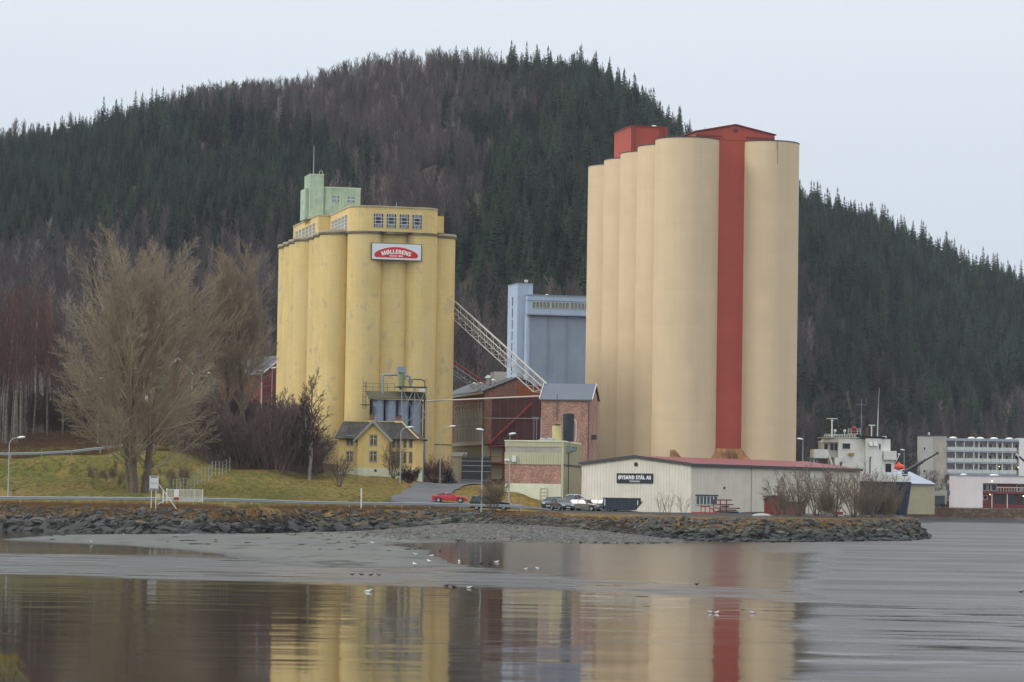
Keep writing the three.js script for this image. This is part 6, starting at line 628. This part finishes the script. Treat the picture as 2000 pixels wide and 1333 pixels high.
// front of the car towards +x. prof: [hood height, belt height, roof height], cab: [x of windscreen base, windscreen top, rear top, rear base] measured from the middle
function car(name, label, cat, pos, turn, c, L, Wd, hood, belt, roof, cab, tail, m) {
  const t = thing(name, label, cat, pos, turn), l = L / 2, wr = 0.32, fx = l - 0.85, bx = -l + 0.85, bm = carM(c, m), sh = new THREE.Shape(); sh.moveTo(-l + 0.06, 0.3); sh.lineTo(bx - wr - 0.05, 0.24); sh.absarc(bx, 0.32, wr + 0.06, Math.PI, 0, true); sh.lineTo(fx - wr - 0.06, 0.22); sh.absarc(fx, 0.32, wr + 0.06, Math.PI, 0, true); sh.lineTo(l - 0.05, 0.26); sh.quadraticCurveTo(l + 0.03, 0.5, l - 0.06, hood - 0.16); sh.quadraticCurveTo(l - 0.2, hood - 0.02, l - 0.55, hood); sh.lineTo(cab[0], belt); sh.lineTo(cab[3], belt + 0.02); sh.lineTo(-l + 0.12, tail); sh.quadraticCurveTo(-l - 0.02, tail - 0.1, -l, 0.6); sh.closePath();
  const e = new THREE.ExtrudeGeometry(sh, { depth: Wd - 0.16, bevelEnabled: true, bevelSize: 0.07, bevelThickness: 0.08, bevelOffset: -0.07, bevelSegments: 3, curveSegments: 12 }); part(t, 'body', new Geo().add(e, new THREE.Matrix4().makeTranslation(0, 0, -(Wd - 0.16) / 2)), bm);
  const wb = Wd / 2 - 0.07, wt = Wd / 2 - 0.26, b = belt - 0.03, A = (x, y, z) => V(x, y, z); const g = new Geo(); const fb_ = [A(cab[0], b, wb), A(cab[0], b, -wb)], ft = [A(cab[1], roof - 0.05, wt), A(cab[1], roof - 0.05, -wt)], rt = [A(cab[2], roof - 0.04, wt), A(cab[2], roof - 0.04, -wt)], rb = [A(cab[3], b, wb), A(cab[3], b, -wb)];
  g.quad(rb[0], fb_[0], ft[0], rt[0]).quad(fb_[1], rb[1], rt[1], ft[1]).quad(fb_[0], fb_[1], ft[1], ft[0]).quad(rb[1], rb[0], rt[0], rt[1]); part(t, 'cabin_glass', g, carGlass);
  const rg = new Geo(), mx = (cab[1] + cab[2]) / 2; const o0 = [A(cab[1] + 0.04, roof - 0.06, wt + 0.015), A(cab[1] + 0.04, roof - 0.06, -wt - 0.015), A(cab[2] - 0.04, roof - 0.05, wt + 0.015), A(cab[2] - 0.04, roof - 0.05, -wt - 0.015)], o1 = [A(cab[1] - 0.12, roof, wt - 0.12), A(cab[1] - 0.12, roof, -wt + 0.12), A(cab[2] + 0.12, roof, wt - 0.12), A(cab[2] + 0.12, roof, -wt + 0.12)]; rg.quad(o1[2], o1[0], o1[1], o1[3]).quad(o0[2], o0[0], o1[0], o1[2]).quad(o0[1], o0[3], o1[3], o1[1]).quad(o0[0], o0[1], o1[1], o1[0]).quad(o0[3], o0[2], o1[2], o1[3]); part(t, 'roof', rg, bm);
  const pg = new Geo(); for (const s of [-1, 1]) { const z = (k) => s * lerp(wb, wt, k) + s * 0.012; const B = (x0, x1, w) => pg.beam(A(x0, b, z(0)), A(x1, roof - 0.05, z(1)), 0.05, w); B(cab[0] - 0.03, cab[1] - 0.02, 0.08); B(cab[3] + 0.04, cab[2] + 0.02, 0.16); B(lerp(cab[0], cab[3], 0.5), lerp(cab[1], cab[2], 0.45), 0.1); } part(t, 'pillar', pg, bm);
  for (const x of [fx, bx]) for (const s of [-1, 1]) { const w = part(t, 'wheel', new Geo().add(new THREE.CylinderGeometry(wr, wr, 0.2, 20), TRS(x, 0.32, s * (Wd / 2 - 0.12), 0, 1, 1, 1, Math.PI / 2)), tyreM); part(w, 'rim', new Geo().add(new THREE.CylinderGeometry(0.2, 0.2, 0.02, 14), TRS(x, 0.32, s * (Wd / 2 - 0.01), 0, 1, 1, 1, Math.PI / 2)), rimM); }
  for (const s of [-1, 1]) { part(t, 'headlight', new Geo().box(l - 0.16, l - 0.012, hood - 0.30, hood - 0.16, s * (Wd / 2 - 0.3) - 0.2, s * (Wd / 2 - 0.3) + 0.2), lensM); part(t, 'tail_light', new Geo().box(-l - 0.01, -l + 0.14, tail - 0.34, tail - 0.10, s * (Wd / 2 - 0.2) - 0.13, s * (Wd / 2 - 0.2) + 0.13), tailM); part(t, 'wing_mirror', new Geo().box(cab[0] - 0.28, cab[0] - 0.14, belt + 0.02, belt + 0.15, s * (Wd / 2 + 0.04) - 0.09, s * (Wd / 2 + 0.04) + 0.09), bm); }
  part(t, 'grille', new Geo().box(l - 0.04, l - 0.0, 0.42, 0.55, -0.45, 0.45), tyreM); part(t, 'number_plate', new Geo().box(-l - 0.016, -l, tail - 0.5, tail - 0.38, -0.26, 0.26).box(l - 0.02, l + 0.01, 0.32, 0.42, -0.26, 0.26), plateM); return t; }
{
  const at2 = (px, py, D) => { const x = X(px, py, D); return V(x, Math.max(H(x, D), 0) + 0.12, -D); };
  car('red_car', 'low red sports coupe on the road behind the guard rail', 'car', at2(878, 992, 378), -0.04, '#c8202c', 4.4, 1.75, 0.78, 0.86, 1.24, [0.75, -0.1, -0.75, -1.75], 0.95, 0.1);
  car('black_car', 'black estate car behind the roadside bush, right of the red coupe', 'car', at2(958, 997, 370), -0.08, '#131418', 4.95, 1.9, 1.0, 1.1, 1.72, [1.0, 0.25, -2.05, -2.35], 1.12, 0.2);
  car('blue_car', 'dark blue estate car parked angled behind the dark grey saloon', 'car', at2(1079, 998, 392), Math.PI + 1.3, '#28344c', 4.5, 1.8, 0.95, 1.02, 1.55, [0.9, 0.3, -1.75, -2.1], 1.05, 0.3);
  car('grey_car', 'dark grey saloon parked nose to the water among the parked cars', 'car', at2(1098, 1001, 383), -1.25, '#4a4d54', 4.5, 1.8, 0.85, 0.95, 1.42, [0.75, 0.05, -1.0, -1.7], 1.02, 0.4);
  car('blue_hatchback', 'dark blue hatchback mostly hidden behind the dark grey saloon and the silver estate', 'car', at2(1113, 997, 396), Math.PI + 1.2, '#2a3a56', 4.2, 1.75, 0.9, 0.98, 1.46, [0.8, 0.2, -1.3, -1.8], 1.0, 0.3);
  car('white_car', 'white car whose roof shows behind the silver estate', 'car', at2(1128, 997, 399), 0.1, '#c9ccd0', 4.2, 1.75, 0.9, 0.98, 1.46, [0.8, 0.2, -1.3, -1.8], 1.0, 0.1);
  car('silver_car', 'silver beige estate car parked in front of the warehouse gable', 'car', at2(1143, 1000, 388), -0.6, '#7b776e', 4.7, 1.8, 0.9, 0.98, 1.46, [0.95, 0.25, -1.75, -2.2], 1.02, 0.5);
  car('purple_car', 'dark purple hatchback with a red tail light half hidden by the skip', 'car', at2(1180, 1000, 388), -0.55, '#2c2230', 4.1, 1.75, 0.9, 1.0, 1.5, [0.9, 0.3, -1.55, -1.95], 1.1, 0.3);
  { const p = at2(1214, 1003, 383), s = thing('waste_skip', 'dark blue grey steel waste skip with a rusty sloping end beside the parked cars', 'skip', p, -0.1), g = new Geo(); g.ext([[-1.9, 0.15], [1.7, 0.15], [2.5, 1.05], [2.3, 1.6], [-2.2, 1.6], [-2.4, 0.8]], -0.95, 0.95, 0.04); part(s, 'body', g, plain('#27323e', 0.6)); const r = new Geo(); for (let x = -1.6; x < 1.8; x += 0.85) for (const z of [-1, 0.95]) r.box(x - 0.05, x + 0.05, 0.2, 1.55, z - 0.0, z + 0.06); part(s, 'rib', r, M.trim); part(s, 'rim', new Geo().box(-2.3, 2.35, 1.56, 1.68, 0.9, 1.02).box(-2.3, 2.35, 1.56, 1.68, -1.02, -0.9), M.trim); part(s, 'end_flap', new Geo().quad(V(1.6, 1.72, 0.9), V(2.75, 1.15, 0.9), V(2.75, 1.15, -0.9), V(1.6, 1.72, -0.9)).quad(V(1.6, 1.66, -0.9), V(2.75, 1.09, -0.9), V(2.75, 1.09, 0.9), V(1.6, 1.66, 0.9)).quad(V(1.6, 1.66, 0.9), V(2.75, 1.09, 0.9), V(2.75, 1.15, 0.9), V(1.6, 1.72, 0.9)), plain('#a05a30', 0.85)); part(s, 'hazard_strip', new Geo().box(-2.1, -1.98, 0.7, 1.5, 0.96, 0.99).box(2.0, 2.12, 0.8, 1.4, 0.96, 0.99), M.white); }
}
// ------------------------------------------------------------------ guard rails
function guardRail(label, pts, step, hgt) { // pts world points on the ground
  const root = thing('guard_rail', label, 'guard rail', pts[0].clone()), c = new THREE.CatmullRomCurve3(pts.map(p => p.clone().sub(pts[0]))), L = c.getLength(), n = Math.round(L / step), prof = [[0, -0.16], [0.05, -0.12], [0.05, -0.06], [0, -0.02], [0, 0.02], [0.05, 0.06], [0.05, 0.12], [0, 0.16]];
  for (let i = 0; i < n; i++) { const a = c.getPointAt(i / n), b = c.getPointAt((i + 1) / n), g = new Geo(), d = V().subVectors(b, a).normalize(), s = V(0, 1, 0).cross(d).normalize(); if (s.z < 0) s.negate(); const pt = (q, [o, y]) => q.clone().addScaledVector(s, o + 0.06).add(V(0, hgt + y, 0)); for (let k = 0; k < prof.length - 1; k++) { g.quad(pt(a, prof[k]), pt(b, prof[k]), pt(b, prof[k + 1]), pt(a, prof[k + 1])); g.quad(pt(a, prof[k + 1]).addScaledVector(s, -0.012), pt(b, prof[k + 1]).addScaledVector(s, -0.012), pt(b, prof[k]).addScaledVector(s, -0.012), pt(a, prof[k]).addScaledVector(s, -0.012)); } part(root, 'rail', g, M.galv);
    part(root, 'post', new Geo().box(a.x - 0.06, a.x + 0.06, a.y - 0.3, a.y + hgt + 0.14, a.z - 0.05, a.z + 0.05), M.concrete); }
  const e = c.getPointAt(1); part(root, 'post', new Geo().box(e.x - 0.06, e.x + 0.06, e.y - 0.3, e.y + hgt + 0.14, e.z - 0.05, e.z + 0.05), M.concrete); return root; }
guardRail('long galvanised guard rail along the shore road above the rocks', [-30, 220, 420, 620, 820, 1018].map((px) => { const D = pl([[0, 337], [200, 340], [400, 343], [600, 354], [740, 363], [1018, 369]], px), x = X(px, 990, D); return V(x, H(x, D), -D); }), 3.75, 0.68);
guardRail('upper galvanised guard rail across the grass slope behind the big bare tree', [-40, 60, 160, 240, 300].map((px) => { const D = pl([[0, 402], [150, 404], [300, 410]], px), x = X(px, 893, D); return V(x, H(x, D) + 0.05, -D); }), 4.2, 0.6);
guardRail('short guard rail glimpsed through the thicket behind the bare trees', [395, 430, 470, 500].map((px) => { const D = 450, x = X(px, 870, D); return V(x, Y(px, 862, D), -D); }), 3, 0.6);
// ------------------------------------------------------------------ street lamps
function lamp(label, pxb, pyb, pxt, pyt, D, arm, style = 'curve') { const b = V(X(pxb, pyb, D), 0, -D); b.y = Math.min(Y(pxb, pyb, D), H(b.x, D)) ; const h = Y(pxt, pyt, D) - b.y, t = thing('street_lamp', label, 'street lamp', b); const dx = arm; part(t, 'pole', new Geo().add(new THREE.CylinderGeometry(0.055, 0.09, h - 0.9, 10), TRS(0, (h - 0.9) / 2, 0)).cyl(0, 0, 0, 1.1, 0.11, 0.11, 10), M.pole);
  if (style === 'curve') part(t, 'arm', new Geo().tube([V(0, h - 0.9, 0), V(0.03 * Math.sign(dx), h - 0.5, 0), V(dx * 0.3, h - 0.12, 0), V(dx * 0.75, h + 0.02, 0), V(dx, h + 0.06, 0)], 0.045, 7, 20), M.pole); else part(t, 'arm', new Geo().bar(V(0, h - 0.9, 0), V(0, h - 0.1, 0), 0.05).bar(V(0, h - 0.1, 0), V(dx * 0.5, h, 0), 0.045), M.pole);
  const hx = style === 'curve' ? dx + 0.35 * Math.sign(dx) : dx * 0.6; const hd = new Geo(); hd.add(new THREE.SphereGeometry(1, 14, 8), TRS(hx, h + 0.08, 0, 0, 0.48, 0.15, 0.2, 0, 0.12 * Math.sign(dx))); part(t, 'lamp_head', hd, M.lampHead); part(t, 'diffuser', new Geo().add(new THREE.SphereGeometry(1, 12, 6), TRS(hx + 0.05 * Math.sign(dx), h - 0.0, 0, 0, 0.34, 0.1, 0.15, 0, 0.12 * Math.sign(dx))), M.glassPale); return t; }
const L1 = lamp('street lamp at the far left in front of the grass slope', 15, 975, 22, 856, 350, 1.0); part(L1, 'bracket_box', new Geo().bar(V(0.05, 1.0, 0), V(0.5, 0.95, 0), 0.03).cbox(0.65, 0.97, 0, 0.36, 0.22, 0.25), M.trim);
lamp('street lamp in front of the right side of the yellow house', 781, 946, 785, 836, 416, 0.85);
lamp('street lamp before the yellow silo, beside the evergreen shrub', 859, 938, 862, 834, 436, 1.3);
lamp('tallest street lamp, before the slatted gate at the guard rail', 940, 1003, 940, 841, 366, -0.55, 'short');
lamp('street lamp before the olive building', 994, 985, 997, 849, 388, 0.5, 'short');
lamp('street lamp between the cream silos and the ship', 1568, 930, 1570, 859, 452, -0.7, 'short');
lamp('street lamp over the thicket, nearest to the red house', 530, 800, 527, 720, 470, 0.5, 'short'); lamp('street lamp over the thicket in front of the red house roof', 510, 800, 508, 726, 466, -0.6, 'short'); lamp('street lamp seen above the thicket right of the red barn', 416, 800, 414, 730, 472, -0.9, 'short'); lamp('street lamp seen through the crown of the big bare tree', 190, 860, 190, 740, 462, 0.6, 'short');
for (const [px, py, D, l] of [[1731, 855, 560, 'upper street lamp behind the ship bridge wing'], [1737, 869, 580, 'middle street lamp behind the ship bridge wing'], [1766, 880, 620, 'street lamp above the orange lifeboat against the hill']]) lamp(l, px, py + 70, px, py, D, -0.6, 'short');
// ------------------------------------------------------------------ signs, posts, gate by the big tree
{
  const D = 318, p = onLand(299, D, 1000), s = thing('harbour_sign', 'white information board with dark top and bottom bars on two posts above the rocks', 'sign board', p, 0.25), yy = (py) => Y(300, py, D) - p.y, w = 0.45; part(s, 'post', new Geo().box(-0.28, -0.2, yy(993), yy(958), -0.08, -0.02), M.white); part(s, 'post', new Geo().box(0.2, 0.28, yy(1008), yy(958), -0.08, -0.02), M.white); part(s, 'board', new Geo().box(-w, w, yy(958), yy(930), -0.015, 0.02), M.white); part(s, 'title_bar', new Geo().box(-w + 0.1, w - 0.12, yy(933.5), yy(931.2), 0.021, 0.028).box(-w + 0.05, w - 0.05, yy(957), yy(955), 0.021, 0.028), plain('#2b3350')); part(s, 'frame', new Geo().box(-w - 0.04, -w, yy(958), yy(930), -0.03, 0.03).box(w, w + 0.04, yy(958), yy(930), -0.03, 0.03), M.frameGrey); part(s, 'print', new Geo().box(-w + 0.12, w - 0.15, yy(946), yy(943), 0.021, 0.026), plain('#b4b6cc'));
  part(s, 'stay', new Geo().bar(V(0.5, yy(946), -0.1), V(2.35, yy(994), 0.3), 0.045).bar(V(0.4, yy(986), 0), V(1.5, yy(974), -0.3), 0.03), M.white);
  const g = thing('metal_gate', 'white barred steel gate in two leaves beside the big bare tree', 'gate', onLand(360, 338, 985), 0.05), D2 = 338, k = D2 / 6000, y2 = (py) => Y(360, py, D2) - g.position.y, x2 = (px) => (px - 360) * k; const top = y2(956.5), bot = y2(979.5); part(g, 'frame', new Geo().box(x2(325), x2(395), top - 0.06, top, -0.03, 0.03).box(x2(325), x2(395), bot, bot + 0.06, -0.03, 0.03).box(x2(324), x2(326), 0, top + 0.1, -0.05, 0.05).box(x2(394), x2(395.6), 0, top, -0.05, 0.05).box(x2(339), x2(340), bot, top, -0.03, 0.03).box(x2(378.5), x2(379.8), bot, top, -0.03, 0.03).box(x2(317), x2(319.3), 0, top - 0.1, -0.05, 0.05), M.white); for (let px = 327; px < 394; px += 2.35) part(g, 'bar', new Geo().box(x2(px), x2(px) + 0.045, bot + 0.06, top - 0.06, -0.012, 0.012), M.white); part(g, 'signal_panel', new Geo().box(x2(340), x2(348.5), y2(972), y2(957), 0.031, 0.05), M.white); part(g, 'signal_panel', new Geo().box(x2(339), x2(348.5), y2(978), y2(972), 0.031, 0.05), M.redSteel);
  const e = thing('junction_box', 'small cream electrical box on a post behind the white information board', 'electrical box', onLand(309, 334, 975)); part(e, 'box', new Geo().box(-0.18, 0.18, 0.55, 1.15, -0.12, 0.12).box(-0.21, 0.21, 1.15, 1.2, -0.15, 0.15), M.olive); part(e, 'post', new Geo().box(-0.04, 0.04, -0.2, 0.55, -0.04, 0.04), M.pole);
  const m = thing('marker_post', 'short grey post with a small dark box standing at the guard rail', 'post', onLand(705, 359, 990)); part(m, 'post', new Geo().box(-0.07, 0.07, -0.2, Y(705, 954, 359) - m.position.y, -0.07, 0.07), M.lampHead); part(m, 'reflector', new Geo().box(-0.2, -0.072, 1.2, 1.5, -0.06, 0.06), M.dark);
  const r = thing('road_sign', 'round prohibition sign with a red ring behind the red coupe', 'road sign', onLand(890, 384, 985)), ry = Y(890, 973, 384) - r.position.y; part(r, 'post', new Geo().bar(V(0, -0.3, 0), V(0, ry, 0), 0.03), M.pole); part(r, 'plate', new Geo().add(new THREE.CylinderGeometry(0.25, 0.25, 0.02, 24), TRS(0, ry, 0.04, 0, 1, 1, 1, Math.PI / 2)), M.white); part(r, 'red_ring', new Geo().add(new THREE.TorusGeometry(0.235, 0.045, 6, 28), TRS(0, ry, 0.052, 0, 1, 1, 0.3)), plain('#b3222a', 0.5)); part(r, 'symbol', new Geo().cbox(0, ry, 0.056, 0.17, 0.09, 0.01), M.dark);
  const f = thing('wire_fence', 'wire mesh fence on slim posts running up the bank beside the thicket', 'fence', onLand(340, 352, 955)); let prev = null; const wires = new Geo(); for (let i = 0; i < 17; i++) { const t = i / 16, px = lerp(338, 448, t), D3 = lerp(352, 402, t), q = onLand(px, D3, 930).sub(f.position); part(f, 'post', new Geo().bar(V(q.x, q.y - 0.3, q.z), V(q.x, q.y + 1.9, q.z), 0.035), M.pole); if (prev) for (const h of [0.4, 0.9, 1.4, 1.85]) wires.bar(V(prev.x, prev.y + h, prev.z), V(q.x, q.y + h, q.z), 0.012, 4); prev = q; } part(f, 'wire', wires, M.steel);
  for (const [px, y0, y1, l] of [[1972, 765, 715, 'left wooden utility pole with a crossarm on the wooded slope at right'], [1979, 830, 790, 'shorter utility pole on the wooded slope at right']]) { let D4 = 905; for (let q = 905; q < 1400; q += 3) if (hillY(X(px, y0, q), q) > Y(px, y0, q)) { D4 = q; break; } const b4 = P(px, y0, D4), u = thing('utility_pole', l, 'utility pole', b4); const h4 = Y(px, y1, D4) - b4.y; part(u, 'pole', new Geo().bar(V(0, -4, 0), V(0, h4, 0), 0.13, 7, 0.1), M.frameGrey); part(u, 'crossarm', new Geo().box(-0.9, 0.9, h4 - 0.4, h4 - 0.2, -0.08, 0.08), M.concrete); }
}
// ------------------------------------------------------------------ yard beside the warehouse
{
  const D = 372, p = onLand(1395, D, 1000), rk = thing('steel_rack', 'dark red steel storage rack with arms beside the warehouse wall', 'rack', p, 0.1), k = D / 6000, x = (px) => (px - 1395) * k, y = (py) => Y(1400, py, D) - p.y; for (const px of [1394, 1407, 1419]) part(rk, 'upright', new Geo().box(x(px) - 0.06, x(px) + 0.06, 0, y(976), -0.06, 0.06), M.rackRed); for (const [py, a, b] of [[977, 1393, 1430], [986, 1400, 1433], [993, 1396, 1446]]) part(rk, 'arm', new Geo().box(x(a), x(b), y(py) - 0.07, y(py) + 0.07, -0.12, 0.12), M.rackRed); part(rk, 'stored_steel', new Geo().box(x(1400), x(1444), 0.1, 0.3, -0.5, -0.2).box(x(1404), x(1440), 0.35, 0.5, -0.5, -0.2).box(x(1410), x(1424), y(991), y(988), -0.2, 0.2), M.dark);
  const cd = thing('scrap_trestle', 'low red steel frame lying beside the storage rack', 'frame', onLand(1370, 368, 1005), 0.1), fr = new Geo(); fr.box(-1.2, 1.8, 0.1, 0.25, 0, 0.15).box(-0.1, 0, 0.1, 1.0, 0, 0.12).box(0.95, 1.05, 0.1, 0.8, 0, 0.12).box(-0.1, 1.05, 0.85, 1.0, 0.0, 0.12).box(0.4, 0.5, 0.2, 0.9, 0.0, 0.11).beam(V(1, 0.8, 0.05), V(1.9, 0.2, 0.05), 0.1, 0.12); part(cd, 'beam', fr, plain('#a8342f', 0.6));
  const sh = thing('red_shed', 'small rounded dark red shed behind the bare bushes', 'shed', onLand(1511, 371, 1000), -0.3), pr = [[-1.15, 0], [1.15, 0], [1.15, 1.75], [0.6, 2.05], [0, 2.2], [-0.6, 2.05], [-1.15, 1.75]]; part(sh, 'wall', new Geo().ext(pr, -3.2, 0), plain('#6e2f2a', 0.85)); part(sh, 'roof', new Geo().ext([[-1.3, 1.72], [-0.65, 2.1], [0, 2.28], [0.65, 2.1], [1.3, 1.72], [1.28, 1.82], [0.65, 2.2], [0, 2.38], [-0.65, 2.2], [-1.28, 1.82]], -3.3, 0.15), M.trim); part(sh, 'side_annex', new Geo().box(1.151, 3.4, 0, 1.55, -2.6, -0.4), plain('#6b4240', 0.85)); part(sh, 'annex_roof', new Geo().box(1.16, 3.5, 1.55, 1.66, -2.7, -0.3), M.roofLight);
  const bt = thing('upturned_boat', 'small upturned grey boat on the bank in front of the red shed', 'boat', onLand(1488, 350, 1010), 0.05); part(bt, 'hull', new Geo().add(new THREE.SphereGeometry(1, 14, 7, 0, 6.2832, 0, 1.57), TRS(0, 0.05, 0, 0, 1.1, 0.32, 0.45)), M.frameGrey); part(bt, 'keel', new Geo().beam(V(-0.8, 0.28, 0), V(0.8, 0.28, 0), 0.06, 0.12), M.trim);
  const jk = thing('scrap_heap', 'heap of red and white scrap under the bare bushes near the ship', 'scrap', onLand(1640, 384, 1010), 0.2); part(jk, 'frame', new Geo().box(-0.9, 0.4, 0.1, 0.5, -0.4, 0.2).beam(V(-0.9, 0.4, 0), V(0.2, 1.1, 0), 0.1, 0.1).beam(V(0.2, 1.1, 0), V(0.9, 0.3, 0), 0.1, 0.1), plain('#7a2a28')); part(jk, 'sheet', new Geo().box(-1.7, 0.3, 0.02, 0.12, 0.1, 0.8), M.lampHead);
}
// driftwood on the rocks
{ const p = G(372, 1040, 0.1), d = thing('driftwood', 'tangle of pale dead branches lying at the foot of the rocks', 'driftwood', p), W2 = new Twigs(); for (let i = 0; i < 60; i++) { const a = V(R(-1.7, 1.5), R(0, 0.15), R(-0.4, 0.4)); W2.seg(a, a.clone().add(V(R(-1.2, 1.2), R(0.02, 0.55), R(-0.3, 0.3))), R(0.015, 0.05), 0.012); } part(d, 'branches', W2.build(), twigM('#7d6a58')); part(d, 'stump', new Geo().bar(V(-2.9, 0, 0), V(-2.85, 0.5, 0), 0.16, 8, 0.1), M.dark); }
// ------------------------------------------------------------------ birds
function body(rings, seg = 10) { const g = new Geo(), r = rings.map(([x, y, ry, rz]) => Array.from({ length: seg + 1 }, (_, i) => { const a = i / seg * 6.2832; return V(x, y + Math.sin(a) * ry, Math.cos(a) * rz); })); for (let i = 0; i < r.length - 1; i++) for (let j = 0; j < seg; j++) g.quad(r[i][j], r[i][j + 1], r[i + 1][j + 1], r[i + 1][j]); return g; }
{
  const gullB = () => body([[-0.27, 0.13, 0.004, 0.02], [-0.18, 0.13, 0.03, 0.045], [-0.05, 0.12, 0.07, 0.075], [0.08, 0.125, 0.075, 0.07], [0.15, 0.16, 0.055, 0.05], [0.19, 0.215, 0.042, 0.04], [0.225, 0.23, 0.042, 0.038], [0.26, 0.225, 0.022, 0.02], [0.31, 0.215, 0.005, 0.005]]);
  const wing = (s) => { const g = new Geo(), a = V(0.1, 0.165, s * 0.06), b = V(-0.08, 0.17, s * 0.05), c = V(-0.33, 0.125, s * 0.02), d = V(-0.02, 0.1, s * 0.085); g.tri(a, b, d).tri(b, c, d).tri(d, b, a).tri(d, c, b); return g; };
  const mk = (name, label, cat, x, y, z, turn, bm, wm, legs, sc) => { const t = thing(name, label, cat, V(x, y, z), turn); part(t, 'body', gullB(), bm); for (const s of [-1, 1]) part(t, 'wing', wing(s), wm); if (legs) part(t, 'legs', new Geo().bar(V(0, -0.06, 0.03), V(0, 0.08, 0.03), 0.01, 5).bar(V(0.01, -0.06, -0.03), V(0.01, 0.08, -0.03), 0.01, 5), M.orange); part(t, 'beak', new Geo().add(new THREE.ConeGeometry(0.012, 0.06, 6), TRS(0.325, 0.212, 0, 0, 1, 1, 1, 0, -Math.PI / 2)), M.tankYellow); t.scale.setScalar(sc); return t; };
  const wh = plain('#dfe0de', 0.8), gr = plain('#a9b0b6', 0.8), dk = plain('#26241f', 0.8), br = plain('#4f4436', 0.8);
  const gulls = [[178, 1062, 'white gull at the left end of the sandbar waterline', 1], [243, 1046, 'tiny white gull on the far edge of the sandbar', 0], [728, 1065, 'white gull resting near the right part of the sandbar', 1], [812, 1088, 'white gull at the wet edge of the sandbar, left of a pair', 1], [842, 1091, 'standing gull in the shallow water near the sandbar tip', 1], [838, 1102, 'gull facing the tip of the sandbar, nearest to the camera there', 1], [897, 1098, 'swimming white gull just right of the sandbar tip', 0], [969, 1099, 'brightest white gull on the water below the parked cars', 0], [810, 1105, 'white gull at the front edge of the sandbar', 1], [718, 1157, 'white gull floating in front of the yellow reflection', 0], [1790, 1027, 'white gull sitting on the last rocks of the point', 9]];
  for (const [px, py, l, legs] of gulls) { let y = 0, g = G(px, py, 0); if (legs === 1) { y = Math.max(0.04, barY(g.x, -g.z)); g = G(px, py, y); y = Math.max(0.02, barY(g.x, -g.z)); } else if (legs === 9) { g = P(px, py, 404); y = H(g.x, 404) + 0.35; } mk('gull', l, 'gull', g.x, y + (legs ? 0.07 : -0.06), g.z, R(0, 6), wh, gr, legs, 0.72); }
  const ducks = [[688, 1124, 'leftmost dark duck of the row of four'], [706, 1124, 'second dark duck of the row of four'], [724, 1125, 'third dark duck of the row of four'], [740, 1125, 'rightmost dark duck of the row of four'], [872, 1146, 'dark duck at the left of the loose group in the ripple band'], [887, 1148, 'dark duck in the middle of the loose group in the ripple band'], [915, 1150, 'black and white duck right of the loose group in the ripple band'], [820, 1072, 'dark duck by the inner edge of the sandbar'], [859, 1077, 'dark duck on the still pool behind the sandbar'], [939, 1062, 'brown duck near the gravel beach'], [940, 1102, 'dark duck beside the bright gull'], [957, 1103, 'brown duck between two gulls off the sandbar tip'], [1026, 1113, 'brown duck swimming ahead of a black and white one'], [1051, 1112, 'black and white duck following a brown one'], [1361, 1143, 'small dark duck before the red reflection'], [1388, 1198, 'black and white duck, largest on the red reflection'], [1399, 1199, 'dark duck close beside the largest black and white duck'], [1471, 1199, 'duck with a pale flank on the cream reflection'], [1995, 1158, 'dark bird at the right edge of the picture']];
  ducks.forEach(([px, py, l], i) => { const g = G(px, py, 0), pied = /black and white|pale/.test(l); mk('duck', l, 'duck', g.x, -0.03, g.z, (i % 2 ? 3.14 : 0) + R(-0.6, 0.6), pied ? wh : i % 3 ? dk : br, dk, 0, py > 1180 ? 0.48 : 0.55); });
  const fly = (px, py, D, label, bank) => { const p = P(px, py, D), t = thing('gull', label, 'gull', p, 0.3); part(t, 'body', gullB(), wh); for (const s of [-1, 1]) { const g = new Geo(), a = V(0.12, 0.15, s * 0.05), b = V(-0.1, 0.15, s * 0.05), c = V(0.0, 0.33, s * 0.42), d = V(0.13, 0.35, s * 0.4), e = V(-0.16, 0.26, s * 0.78); g.quad(a, b, c, d).quad(d, c, b, a).tri(d, c, e).tri(e, c, d); part(t, 'wing', g, gr); } t.rotation.set(bank, 0.9, 0.1); t.scale.setScalar(0.85); };
  fly(1720, 1093, 262, 'flying white gull over the bright water at right', 0.1); fly(1798, 1176, 170, 'white gull skimming low over the ruffled water at right', 1.1);
}
// bits of weed drifting on the water
{ const g = new Geo(); g.sph(0, 0, 0, 1, 0.12, 0.45, 8, 5).sph(0.8, 0.01, 0.1, 0.7, 0.08, 0.25, 8, 5); const ms = []; for (const [px, py, s] of [[1252, 1166, .25], [1205, 1144, .2], [1535, 1156, .3], [1873, 1116, .2], [1170, 1144, .2], [1080, 1138, .2], [740, 1114, .35], [870, 1128, .2], [385, 1244, .1], [1450, 1192, .1], [1262, 1185, .12]]) { const p = G(px, py, 0); ms.push(TRS(p.x, 0.005, p.z, R(-0.4, 0.4), s * R(0.6, 1.1), s * 0.5, s * 0.7)); } stuff('drifting_weed', g.build(), plain('#2d2a24', 0.9), ms, null, 'dark strands of weed drifting on the water', 'weed'); }
renderer.render(scene, camera);
